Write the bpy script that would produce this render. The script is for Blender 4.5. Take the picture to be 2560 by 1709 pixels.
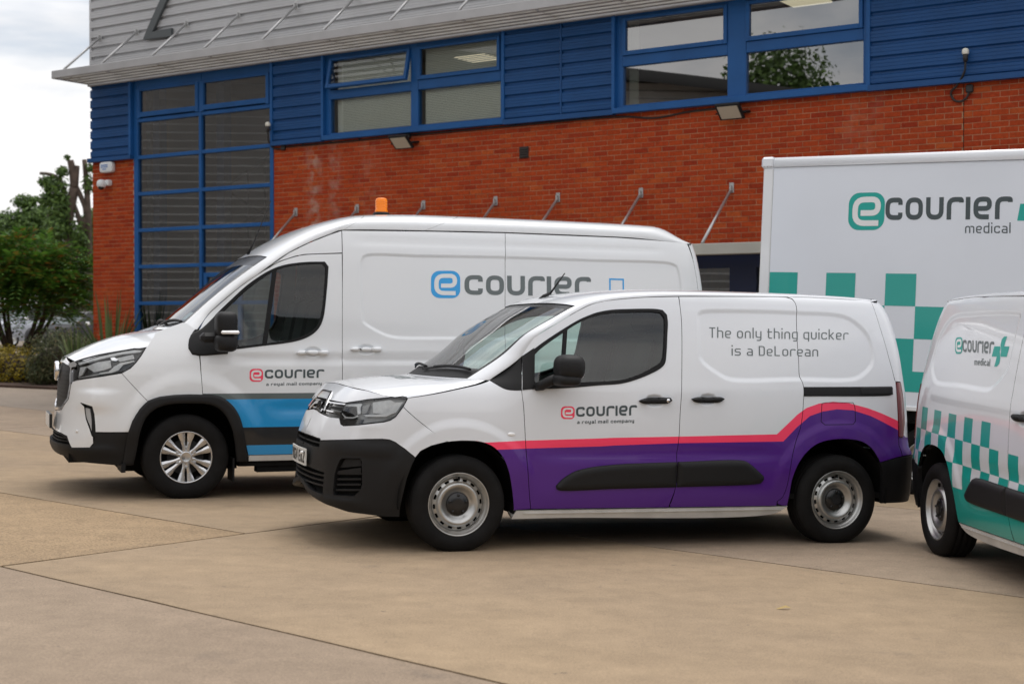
import bpy, math, random, json
import numpy as np
from mathutils import Matrix, Vector
from mathutils.geometry import delaunay_2d_cdt

sc = bpy.context.scene
for o in list(bpy.data.objects): bpy.data.objects.remove(o)

# ---------------------------------------------------------------- camera
cam = bpy.data.cameras.new('camera'); camo = bpy.data.objects.new('camera', cam); sc.collection.objects.link(camo)
camo.location = (0, 0, 1.5451); camo.rotation_euler = (math.pi/2-0.01599, 0, 0)
cam.lens = 50; cam.sensor_width = 36; cam.clip_end = 2000; cam.clip_start = .1
cam.dof.use_dof = True; cam.dof.focus_distance = 10.4; cam.dof.aperture_fstop = 2.8
sc.camera = camo

# ---------------------------------------------------------------- sky, clouds, sun
SUN_EL, SUN_AZ = math.radians(73), math.radians(20)      # azimuth from +Y clockwise
w = bpy.data.worlds.new('World'); sc.world = w; w.use_nodes = True
nt = w.node_tree; nt.nodes.clear()
def N(nt, t, **k):
    n = nt.nodes.new(t)
    for a, b in k.items(): setattr(n, a, b)
    return n
out = N(nt, 'ShaderNodeOutputWorld'); bg = N(nt, 'ShaderNodeBackground'); bg.inputs['Strength'].default_value = .1
sky = N(nt, 'ShaderNodeTexSky', sky_type='NISHITA', sun_disc=False, sun_elevation=SUN_EL, sun_rotation=SUN_AZ, air_density=1.0, dust_density=1.5)
tc = N(nt, 'ShaderNodeTexCoord')
mp = N(nt, 'ShaderNodeMapping'); mp.inputs['Scale'].default_value = (1.0, 1.0, 3.2); mp.inputs['Location'].default_value = (.35, .1, .2)
no = N(nt, 'ShaderNodeTexNoise'); no.inputs['Scale'].default_value = 2.6; no.inputs['Detail'].default_value = 9; no.inputs['Roughness'].default_value = .55; no.inputs['Distortion'].default_value = .3
ra = N(nt, 'ShaderNodeValToRGB'); ra.color_ramp.elements[0].position = .37; ra.color_ramp.elements[0].color = (.42, .42, .42, 1); ra.color_ramp.elements[1].position = .52; ra.color_ramp.elements[1].color = (1, 1, 1, 1)
n2 = N(nt, 'ShaderNodeTexNoise'); n2.inputs['Scale'].default_value = 4.5; n2.inputs['Detail'].default_value = 7
cr = N(nt, 'ShaderNodeMapRange'); cr.inputs['From Min'].default_value = .3; cr.inputs['From Max'].default_value = .72; cr.inputs['To Min'].default_value = .80; cr.inputs['To Max'].default_value = 1.12
CLOUD = N(nt, 'ShaderNodeRGB'); CLOUD.outputs[0].default_value = (9.5, 9.35, 9.3, 1)
mu = N(nt, 'ShaderNodeVectorMath', operation='SCALE')
mx = N(nt, 'ShaderNodeMix', data_type='RGBA')
L = nt.links.new
L(tc.outputs['Generated'], mp.inputs[0]); L(mp.outputs[0], no.inputs[0]); L(no.outputs[0], ra.inputs[0])
L(mp.outputs[0], n2.inputs[0]); L(n2.outputs[0], cr.inputs[0])
sx = N(nt, 'ShaderNodeSeparateXYZ'); L(tc.outputs['Generated'], sx.inputs[0])      # overcast: brighter towards the zenith
zr = N(nt, 'ShaderNodeMapRange'); zr.inputs['From Min'].default_value = .1; zr.inputs['From Max'].default_value = 1; zr.inputs['To Min'].default_value = 1; zr.inputs['To Max'].default_value = 1.5; L(sx.outputs[2], zr.inputs[0])
mz = N(nt, 'ShaderNodeMath', operation='MULTIPLY'); L(cr.outputs[0], mz.inputs[0]); L(zr.outputs[0], mz.inputs[1])
L(CLOUD.outputs[0], mu.inputs[0]); L(mz.outputs[0], mu.inputs['Scale'])
L(ra.outputs[0], mx.inputs['Factor']); L(sky.outputs[0], mx.inputs['A']); L(mu.outputs[0], mx.inputs['B'])
L(mx.outputs['Result'], bg.inputs[0]); L(bg.outputs[0], out.inputs[0])

sun = bpy.data.lights.new('sun', 'SUN'); suno = bpy.data.objects.new('sun', sun); sc.collection.objects.link(suno)
sun.energy = 1.5; sun.angle = math.radians(35); sun.color = (1, .97, .93)
dvec = Vector((math.sin(SUN_AZ)*math.cos(SUN_EL), math.cos(SUN_AZ)*math.cos(SUN_EL), math.sin(SUN_EL)))
suno.rotation_euler = dvec.to_track_quat('Z', 'Y').to_euler()
vs = sc.view_settings; vs.view_transform = 'Standard'; vs.look = 'None'; vs.exposure = .14; vs.gamma = 1; vs.use_curve_mapping = False
random.seed(7); RNG = np.random.default_rng(7)

# ---------------------------------------------------------------- materials (all procedural)
MATS = {}
def mat(name, color=(.5, .5, .5), rough=.5, metal=0, spec=.5, coat=0, bump=None, vary=None, emit=None, tint=None):
    """principled material; vary=(scale, amount) multiplies the colour by soft noise, bump=(scale, strength)"""
    m = bpy.data.materials.new(name); m.use_nodes = True
    nt = m.node_tree; b = nt.nodes['Principled BSDF']; L = nt.links.new
    b.inputs['Base Color'].default_value = (*color, 1); b.inputs['Roughness'].default_value = rough
    b.inputs['Metallic'].default_value = metal; b.inputs['Specular IOR Level'].default_value = spec
    if coat: b.inputs['Coat Weight'].default_value = coat; b.inputs['Coat Roughness'].default_value = .04
    geo = N(nt, 'ShaderNodeNewGeometry')
    if vary:
        n = N(nt, 'ShaderNodeTexNoise'); n.inputs['Scale'].default_value = vary[0]; n.inputs['Detail'].default_value = 6
        r = N(nt, 'ShaderNodeMapRange'); r.inputs['From Min'].default_value = .3; r.inputs['From Max'].default_value = .7
        r.inputs['To Min'].default_value = 1-vary[1]; r.inputs['To Max'].default_value = 1+vary[1]*.6
        s = N(nt, 'ShaderNodeVectorMath', operation='SCALE'); s.inputs[0].default_value = color
        L(geo.outputs['Position'], n.inputs[0]); L(n.outputs[0], r.inputs[0]); L(r.outputs[0], s.inputs['Scale']); L(s.outputs[0], b.inputs['Base Color'])
    if bump:
        n = N(nt, 'ShaderNodeTexNoise'); n.inputs['Scale'].default_value = bump[0]; n.inputs['Detail'].default_value = 4
        u = N(nt, 'ShaderNodeBump'); u.inputs['Strength'].default_value = bump[1]; u.inputs['Distance'].default_value = .01
        L(geo.outputs['Position'], n.inputs[0]); L(n.outputs[0], u.inputs['Height']); L(u.outputs[0], b.inputs['Normal'])
    if emit: b.inputs['Emission Color'].default_value = (*emit[0], 1); b.inputs['Emission Strength'].default_value = emit[1]
    MATS[name] = m
    return m

def glass(name, tint, refl=.04, rough=0.0):
    """a sheet of window glass: tinted see-through plus mirror reflection that grows at grazing angles"""
    m = bpy.data.materials.new(name); m.use_nodes = True; nt = m.node_tree; nt.nodes.clear(); L = nt.links.new
    o = N(nt, 'ShaderNodeOutputMaterial'); t = N(nt, 'ShaderNodeBsdfTransparent'); g = N(nt, 'ShaderNodeBsdfGlossy'); x = N(nt, 'ShaderNodeMixShader')
    t.inputs[0].default_value = (*tint, 1); g.inputs['Roughness'].default_value = rough
    f = N(nt, 'ShaderNodeFresnel'); f.inputs[0].default_value = 1.5
    a = N(nt, 'ShaderNodeMath', operation='ADD', use_clamp=True); a.inputs[1].default_value = refl
    L(f.outputs[0], a.inputs[0]); L(a.outputs[0], x.inputs[0]); L(t.outputs[0], x.inputs[1]); L(g.outputs[0], x.inputs[2]); L(x.outputs[0], o.inputs[0])
    MATS[name] = m
    return m

def brick_material():
    m = mat('brick_red', (.30, .052, .022), rough=.9, spec=.08); nt = m.node_tree; L = nt.links.new; b = nt.nodes['Principled BSDF']
    geo = N(nt, 'ShaderNodeNewGeometry'); oi = N(nt, 'ShaderNodeObjectInfo')
    ad = N(nt, 'ShaderNodeMath', operation='ADD'); fr = N(nt, 'ShaderNodeMath', operation='FRACT')
    L(geo.outputs['Random Per Island'], ad.inputs[0]); L(oi.outputs['Random'], ad.inputs[1]); L(ad.outputs[0], fr.inputs[0])
    ra = N(nt, 'ShaderNodeValToRGB'); e = ra.color_ramp.elements
    e[0].position = 0; e[0].color = (.29, .036, .015, 1); e[1].position = 1; e[1].color = (.44, .088, .025, 1)
    for p, c in ((.2, (.37, .055, .017, 1)), (.5, (.41, .064, .019, 1)), (.8, (.34, .046, .018, 1))):
        k = e.new(p); k.color = c
    L(fr.outputs[0], ra.inputs[0])
    n = N(nt, 'ShaderNodeTexNoise'); n.inputs['Scale'].default_value = 26; n.inputs['Detail'].default_value = 5
    mr = N(nt, 'ShaderNodeMapRange'); mr.inputs['From Min'].default_value = .3; mr.inputs['From Max'].default_value = .7; mr.inputs['To Min'].default_value = .78; mr.inputs['To Max'].default_value = 1.12
    L(geo.outputs['Position'], n.inputs[0]); L(n.outputs[0], mr.inputs[0])
    s = N(nt, 'ShaderNodeVectorMath', operation='SCALE'); L(ra.outputs[0], s.inputs[0]); L(mr.outputs[0], s.inputs['Scale'])
    # pale salt bloom running down from the sill in a few places (t runs along the wall)
    dt = N(nt, 'ShaderNodeVectorMath', operation='DOT_PRODUCT'); dt.inputs[1].default_value = (.83196, -.55483, 0)
    L(geo.outputs['Position'], dt.inputs[0])
    tot = None
    for t0, wd, a in ((-16.17, .16, .65), (-15.72, .13, .45), (-14.95, .22, .16), (-6.6, .3, .14)):
        c = N(nt, 'ShaderNodeMath', operation='SUBTRACT'); c.inputs[1].default_value = t0; L(dt.outputs['Value'], c.inputs[0])
        ab = N(nt, 'ShaderNodeMath', operation='ABSOLUTE'); L(c.outputs[0], ab.inputs[0])
        g = N(nt, 'ShaderNodeMapRange', interpolation_type='SMOOTHSTEP'); g.inputs['From Min'].default_value = 0; g.inputs['From Max'].default_value = wd*1.6; g.inputs['To Min'].default_value = a; g.inputs['To Max'].default_value = 0
        L(ab.outputs[0], g.inputs[0])
        if tot is None: tot = g
        else:
            q = N(nt, 'ShaderNodeMath', operation='ADD'); L(tot.outputs[0], q.inputs[0]); L(g.outputs[0], q.inputs[1]); tot = q
    n3 = N(nt, 'ShaderNodeTexNoise'); n3.inputs['Scale'].default_value = 7; n3.inputs['Detail'].default_value = 6
    L(geo.outputs['Position'], n3.inputs[0])
    m3 = N(nt, 'ShaderNodeMapRange'); m3.inputs['From Min'].default_value = .42; m3.inputs['From Max'].default_value = .62
    L(n3.outputs[0], m3.inputs[0])
    pr = N(nt, 'ShaderNodeMath', operation='MULTIPLY', use_clamp=True); L(tot.outputs[0], pr.inputs[0]); L(m3.outputs[0], pr.inputs[1])
    mx = N(nt, 'ShaderNodeMix', data_type='RGBA'); mx.inputs['B'].default_value = (.42, .30, .25, 1)
    L(pr.outputs[0], mx.inputs['Factor']); L(s.outputs[0], mx.inputs['A']); L(mx.outputs['Result'], b.inputs['Base Color'])
    u = N(nt, 'ShaderNodeBump'); u.inputs['Strength'].default_value = .35; u.inputs['Distance'].default_value = .004
    n4 = N(nt, 'ShaderNodeTexNoise'); n4.inputs['Scale'].default_value = 120; L(geo.outputs['Position'], n4.inputs[0]); L(n4.outputs[0], u.inputs['Height']); L(u.outputs[0], b.inputs['Normal'])
    return m

def concrete(name, c1, c2, grit, seed):
    m = mat(name, c1, rough=.88, spec=.3); nt = m.node_tree; L = nt.links.new; b = nt.nodes['Principled BSDF']
    geo = N(nt, 'ShaderNodeNewGeometry'); mp = N(nt, 'ShaderNodeMapping'); mp.inputs['Location'].default_value = (seed*3.1, seed*7.7, 0); L(geo.outputs['Position'], mp.inputs[0])
    def noise(scale, detail, stretch=None, rough=.55):
        n = N(nt, 'ShaderNodeTexNoise'); n.inputs['Scale'].default_value = scale; n.inputs['Detail'].default_value = detail; n.inputs['Roughness'].default_value = rough
        if stretch:
            q = N(nt, 'ShaderNodeMapping'); q.inputs['Scale'].default_value = stretch; q.inputs['Rotation'].default_value = (0, 0, math.radians(-35)); L(mp.outputs[0], q.inputs[0]); L(q.outputs[0], n.inputs[0])
        else: L(mp.outputs[0], n.inputs[0])
        return n
    def rng(n, a, b_, lo, hi):
        r = N(nt, 'ShaderNodeMapRange'); r.inputs['From Min'].default_value = a; r.inputs['From Max'].default_value = b_; r.inputs['To Min'].default_value = lo; r.inputs['To Max'].default_value = hi
        L(n.outputs[0], r.inputs[0]); return r
    big = rng(noise(.55, 5), .32, .68, 0, 1)
    mx = N(nt, 'ShaderNodeMix', data_type='RGBA'); mx.inputs['A'].default_value = (*c1, 1); mx.inputs['B'].default_value = (*c2, 1); L(big.outputs[0], mx.inputs['Factor'])
    cur = mx.outputs['Result']
    for n, a, b_, lo, hi in ((noise(1.6, 7, (1, 2.2, 1)), .3, .7, .92, 1.06), (noise(7, 6), .3, .7, .9, 1.08), (noise(grit[0], 3), .3, .72, 1-grit[1], 1+grit[1]), (noise(grit[0]*2.7, 2), .3, .75, 1-grit[1]*.8, 1+grit[1]*.8)):
        r = rng(n, a, b_, lo, hi); s = N(nt, 'ShaderNodeVectorMath', operation='SCALE'); L(cur, s.inputs[0]); L(r.outputs[0], s.inputs['Scale']); cur = s.outputs[0]
    # small dark oil and rubber marks
    st = rng(noise(1.5, 8, None, .7), .62, .72, 0, .35); s = N(nt, 'ShaderNodeMix', data_type='RGBA'); s.inputs['B'].default_value = (.10, .085, .075, 1)
    L(st.outputs[0], s.inputs['Factor']); L(cur, s.inputs['A'])
    sp = rng(noise(16, 2, None, .3), .77, .80, 0, .5); s2 = N(nt, 'ShaderNodeMix', data_type='RGBA'); s2.inputs['B'].default_value = (.07, .06, .055, 1)
    L(sp.outputs[0], s2.inputs['Factor']); L(s.outputs['Result'], s2.inputs['A'])
    L(s2.outputs['Result'], b.inputs['Base Color'])
    u = N(nt, 'ShaderNodeBump'); u.inputs['Strength'].default_value = .5; u.inputs['Distance'].default_value = .004
    L(noise(grit[0], 4).outputs[0], u.inputs['Height']); L(u.outputs[0], b.inputs['Normal'])
    return m

def leaf_material(name, c1, c2, c3=None):
    m = mat(name, c1, rough=.55, spec=.35); nt = m.node_tree; L = nt.links.new; b = nt.nodes['Principled BSDF']
    geo = N(nt, 'ShaderNodeNewGeometry'); ra = N(nt, 'ShaderNodeValToRGB'); e = ra.color_ramp.elements
    e[0].color = (*c1, 1); e[1].color = (*c2, 1); e[1].position = .8 if c3 else 1
    if c3: k = e.new(.97); k.color = (*c3, 1)
    L(geo.outputs['Random Per Island'], ra.inputs[0]); L(ra.outputs[0], b.inputs['Base Color'])
    b.inputs['Transmission Weight'].default_value = 0
    tr = N(nt, 'ShaderNodeBsdfTranslucent'); x = N(nt, 'ShaderNodeMixShader'); x.inputs[0].default_value = .25
    o = nt.nodes['Material Output']; L(ra.outputs[0], tr.inputs[0]); L(b.outputs[0], x.inputs[1]); L(tr.outputs[0], x.inputs[2]); L(x.outputs[0], o.inputs[0])
    return m

brick_material()
mat('mortar', (.47, .26, .155), .95, spec=.1, bump=(60, .4), vary=(5, .25))
mat('mortar_pale', (.36, .20, .13), .95, bump=(60, .4), vary=(5, .2))
concrete('concrete_warm', (.335, .248, .160), (.285, .213, .143), (110, .19), 1)
concrete('concrete_rough', (.335, .238, .142), (.28, .20, .122), (60, .32), 2)
concrete('concrete_grey', (.305, .235, .17), (.265, .202, .147), (90, .20), 3)
concrete('concrete_pale', (.31, .24, .176), (.265, .205, .15), (100, .19), 4)
concrete('concrete_far', (.27, .225, .18), (.235, .195, .16), (60, .12), 5)
mat('joint_filler', (.035, .03, .026), .9, bump=(80, .6))
mat('soil', (.06, .035, .025), .95, vary=(4, .4), bump=(20, .8))
mat('van_white', (.765, .785, .81), .30, spec=.5, coat=.9, vary=(1.3, .02))
mat('van_white_cool', (.74, .765, .81), .30, spec=.5, coat=.9, vary=(1.3, .02))
mat('box_white', (.73, .77, .84), .42, spec=.4, vary=(1.2, .03))
mat('vinyl_purple', (.080, .013, .225), .36, spec=.35, coat=.4)
mat('vinyl_pink', (1.0, .048, .135), .4, coat=.25)
mat('vinyl_teal', (.006, .34, .295), .35, coat=.4)
mat('vinyl_blue', (.016, .285, .62), .32, coat=.6)
mat('vinyl_grey', (.10, .125, .125), .35, coat=.4)
mat('vinyl_dark', (.018, .02, .023), .35, coat=.4)
mat('letter_grey', (.13, .155, .16), .4)
mat('letter_dark', (.055, .075, .082), .4)
mat('letter_white', (.78, .79, .80), .35)
mat('logo_blue', (.035, .36, .78), .4)
mat('logo_pink', (.92, .05, .115), .4)
mat('logo_teal', (.008, .36, .31), .4)
mat('plate_white', (.72, .72, .70), .35); mat('plate_black', (.012, .012, .012), .4)
mat('black_plastic', (.011, .011, .012), .55, spec=.28, bump=(900, .12))
mat('black_rubber', (.009, .009, .010), .6, spec=.25)
mat('gap_dark', (.01, .01, .01), .9, spec=.1)  # also paints shade into the turned-in panel edges along the shut lines
mat('tyre_rubber', (.0095, .009, .009), .75, spec=.2, bump=(160, .25), vary=(9, .35))
mat('steel_silver', (.50, .50, .49), .33, metal=.85, vary=(12, .12))
mat('alloy_silver', (.62, .62, .63), .26, metal=.9)
mat('chrome', (.80, .80, .82), .08, metal=1.0)
mat('lamp_grey', (.40, .405, .41), .3); mat('lamp_silver', (.82, .83, .84), .25, coat=.6, vary=(40, .12)); mat('lamp_white', (.88, .89, .90), .2, coat=.8); mat('lamp_black', (.012, .012, .013), .25)
mat('lamp_red', (.15, .008, .012), .12, coat=1)
mat('amber', (.86, .21, .003), .3, spec=.3, coat=.3, emit=((1, .22, .0), .06))
mat('interior_dark', (.022, .022, .023), .8); mat('interior_grey', (.17, .21, .20), .8); mat('seat_grey', (.045, .046, .05), .9); mat('liner_pale', (.30, .31, .30), .8)
mat('sill_white', (.62, .61, .59), .45, vary=(6, .15))
glass('van_glass', (.68, .82, .77), .05); glass('screen_glass', (.80, .90, .86), .13); glass('lamp_glass', (.95, .96, .96), .03)
glass('cab_glass', (.58, .66, .63), .03)
mat('cladding_blue', (.010, .068, .215), .45, spec=.3, vary=(1.1, .16))
mat('frame_blue', (.012, .092, .29), .42, spec=.3, vary=(2.2, .12))
mat('cladding_grey', (.49, .495, .51), .42, metal=.25, vary=(.9, .08))
mat('canopy_grey', (.42, .42, .43), .45, metal=.3, vary=(2.5, .10))
mat('louvre_pale', (.42, .41, .385), .5, vary=(3, .15))
mat('rod_steel', (.50, .50, .50), .35, metal=.7)
mat('digit_dark', (.075, .085, .09), .5)
mat('fascia_pale', (.42, .42, .38), .6, vary=(3, .08))
mat('door_blue', (.008, .022, .085), .4)
glass('window_glass', (.50, .53, .50), .30); glass('window_dark', (.50, .52, .50), .16); glass('window_clear', (.86, .89, .86), .03)
mat('blind_slat', (.86, .88, .82), .6); mat('room_dark', (.045, .045, .042), .9); mat('room_grey', (.15, .15, .14), .9); mat('room_pale', (.34, .35, .33), .9)
mat('lamp_lens', (.50, .46, .36), .3, coat=.6); mat('ceiling_light', (.9, .8, .6), .5, emit=((1, .86, .62), 1.1))
mat('cable_black', (.02, .018, .018), .6); mat('sensor_white', (.75, .74, .66), .4); mat('alarm_white', (.72, .74, .76), .4); mat('alarm_blue', (.08, .22, .55), .5)
mat('vent_dark', (.03, .022, .02), .7)
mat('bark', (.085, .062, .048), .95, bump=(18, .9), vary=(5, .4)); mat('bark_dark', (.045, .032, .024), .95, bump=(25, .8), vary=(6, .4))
leaf_material('leaf_bush', (.022, .075, .012), (.115, .25, .032), (.22, .10, .02))
leaf_material('leaf_tree', (.030, .065, .014), (.13, .22, .045))
leaf_material('leaf_hedge', (.10, .085, .006), (.36, .27, .014))
leaf_material('leaf_shrub', (.035, .050, .018), (.095, .11, .045), (.15, .13, .06))
leaf_material('leaf_flax', (.040, .080, .025), (.17, .23, .09))
mat('fence_wood', (.085, .075, .06), .9, vary=(7, .35), bump=(30, .5)); mat('sign_white', (.7, .72, .75), .5)
mat('car_grey', (.022, .022, .026), .5, spec=.25); mat('car_silver', (.36, .39, .45), .35, coat=.4); mat('car_black', (.012, .012, .013), .3, coat=.8)
mat('dead_leaf', (.38, .27, .10), .8)
mat('warehouse_grey', (.46, .46, .45), .7, vary=(.4, .1)); mat('warehouse_dark', (.03, .03, .03), .8)
# ---------------------------------------------------------------- shape helpers
def catmull(pts, n):
    """smooth curve through the points, n samples evenly spaced by length"""
    p = np.asarray(pts, float)
    q = np.vstack([2*p[0]-p[1], p, 2*p[-1]-p[-2]])
    out = []
    for i in range(1, len(q)-2):
        p0, p1, p2, p3 = q[i-1], q[i], q[i+1], q[i+2]
        t0 = 0.; t1 = t0+np.linalg.norm(p1-p0)**.5+1e-9
        t2 = t1+np.linalg.norm(p2-p1)**.5+1e-9; t3 = t2+np.linalg.norm(p3-p2)**.5+1e-9
        t = np.linspace(t1, t2, 24, endpoint=False)[:, None]
        A1 = (t1-t)/(t1-t0)*p0+(t-t0)/(t1-t0)*p1
        A2 = (t2-t)/(t2-t1)*p1+(t-t1)/(t2-t1)*p2
        A3 = (t3-t)/(t3-t2)*p2+(t-t2)/(t3-t2)*p3
        B1 = (t2-t)/(t2-t0)*A1+(t-t0)/(t2-t0)*A2
        B2 = (t3-t)/(t3-t1)*A2+(t-t1)/(t3-t1)*A3
        out.append((t2-t)/(t2-t1)*B1+(t-t1)/(t2-t1)*B2)
    out.append(p[-1:])
    c = np.vstack(out)
    d = np.r_[0, np.cumsum(np.linalg.norm(np.diff(c, axis=0), axis=1))]
    s = np.linspace(0, d[-1], n)
    return np.stack([np.interp(s, d, c[:, k]) for k in range(c.shape[1])], 1)

def pchip(xs, ys):
    x = np.asarray(xs, float); y = np.asarray(ys, float)
    h = np.diff(x); d = np.diff(y)/h
    m = np.zeros_like(y)
    for i in range(1, len(x)-1):
        if d[i-1]*d[i] > 0:
            w1 = 2*h[i]+h[i-1]; w2 = h[i]+2*h[i-1]
            m[i] = (w1+w2)/(w1/d[i-1]+w2/d[i])
    m[0] = d[0]; m[-1] = d[-1]
    def f(t):
        t = np.asarray(t, float)
        i = np.clip(np.searchsorted(x, t)-1, 0, len(x)-2)
        tt = t-x[i]; u = np.clip(tt/h[i], 0, 1); o = np.where((t < x[0]) | (t > x[-1]), tt-u*h[i], 0)
        v = (2*u**3-3*u**2+1)*y[i]+(u**3-2*u**2+u)*h[i]*m[i]+(-2*u**3+3*u**2)*y[i+1]+(u**3-u**2)*h[i]*m[i+1]
        return v+o*np.where(t < x[0], m[0], m[-1])
    return f

def sstep(t):
    t = np.clip(t, 0, 1); return t*t*(3-2*t)

def resample(pts, step, closed=True):
    p = np.asarray(pts, float)
    if closed: p = np.vstack([p, p[:1]])
    out = []
    for a, b in zip(p[:-1], p[1:]):
        n = max(1, int(math.ceil(np.linalg.norm(b-a)/step)))
        out += [a+(b-a)*k/n for k in range(n)]
    if not closed: out.append(p[-1])
    return np.array(out)

def in_poly(P, poly):
    poly = np.asarray(poly); x, y = P[:, 0], P[:, 1]
    c = np.zeros(len(P), bool); j = len(poly)-1
    for i in range(len(poly)):
        xi, yi = poly[i]; xj, yj = poly[j]
        if yi != yj:
            c ^= ((yi > y) != (yj > y)) & (x < (xj-xi)*(y-yi)/(yj-yi)+xi)
        j = i
    return c

def poly_dist(P, poly, closed=True):
    """unsigned distance to the polyline"""
    q = np.asarray(poly, float); d = np.full(len(P), 1e9)
    m = len(q) if closed else len(q)-1
    for i in range(m):
        a = q[i]; b = q[(i+1) % len(q)]; ab = b-a; L = ab@ab+1e-12
        t = np.clip(((P-a)@ab)/L, 0, 1)
        d = np.minimum(d, np.hypot(*(P-a-t[:, None]*ab).T))
    return d

# ---------------------------------------------------------------- a van body as three charts
class Body:
    """local axes: x to the rear, z up, side wall at y = -w (near side); wall(s, z), hood(u, v), top(u, v)"""
    def __init__(self, plan, half, side, front, rear, fender, xs_front, xs_rear, fend_range):
        c = catmull(plan, 1200)
        d = np.r_[0, np.cumsum(np.linalg.norm(np.diff(c, axis=0), axis=1))]
        i0 = np.argmin(np.abs(c[:, 0])); d = d-d[i0]
        self.sd, self.cx, self.cw = d, c[:, 0], c[:, 1]
        self.half = half
        self.Ds, self.Df, self.Dr, self.Dfen = pchip(*zip(*side)), pchip(*zip(*front)), pchip(*zip(*rear)), pchip(*zip(*fender))
        self.xf, self.xr = xs_front, xs_rear
        self.fr = fend_range
        self.bumps = []
    def wall(self, a, b):
        s, z = np.asarray(a, float), np.asarray(b, float)
        X = np.interp(s, self.sd, self.cx); W = np.interp(s, self.sd, self.cw)
        bf = np.clip((self.xf-X)/(self.xf-self.cx[0]), 0, 1)
        bf = bf**1.15
        br = sstep((X-self.xr)/(self.cx[-1]-self.xr))
        k = sstep((X-self.fr[0])/(self.fr[1]-self.fr[0]))
        ds = self.Ds(z)*k+self.Dfen(z)*(1-k)
        x = X+self.Df(z)*bf-self.Dr(z)*br
        w = W*(1-ds/self.half)
        for f in self.bumps:
            o = f(s, z)
            w = w+o
        return np.stack([x, -w, z], -1)
    def set_hood(self, E, M, pz=2.2, px=2.0):
        self.hE, self.hM = catmull(E, 200), catmull(M, 200); self.hp = (pz, px)
    def hood(self, a, b):
        u, v = np.asarray(a, float), np.asarray(b, float)
        t = np.linspace(0, 1, 200)
        E = [np.interp(u, t, self.hE[:, k]) for k in range(3)]; M = [np.interp(u, t, self.hM[:, k]) for k in range(2)]
        v = np.abs(v)*np.sign(v+1e-12)
        av = np.abs(v)
        x = M[0]+(E[0]-M[0])*av**self.hp[1]
        z = M[1]+(E[2]-M[1])*av**self.hp[0]
        return np.stack([x, v*np.abs(E[1])*-1, z], -1)
    def set_top(self, E, M, P):
        """E 3D edge curve, M centre curve (x,z), both as (knots u, points); P exponent knots"""
        self.tE = [pchip(E[0], np.array(E[1])[:, k]) for k in range(3)]
        self.tM = [pchip(M[0], np.array(M[1])[:, k]) for k in range(2)]
        self.tP = pchip(*P)
    def top(self, a, b):
        u, v = np.asarray(a, float), np.asarray(b, float)
        ex, ey, ez = [f(u) for f in self.tE]; mx, mz = [f(u) for f in self.tM]; p = self.tP(u)
        ph = np.clip(np.abs(v), 0, 1)*np.pi/2
        sw = np.sin(ph)**(2/p); cw = np.maximum(np.cos(ph), 0)**(2/p)
        return np.stack([ex+(mx-ex)*cw, -np.abs(ey)*sw*np.sign(v+1e-12), ez+(mz-ez)*cw], -1)
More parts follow.
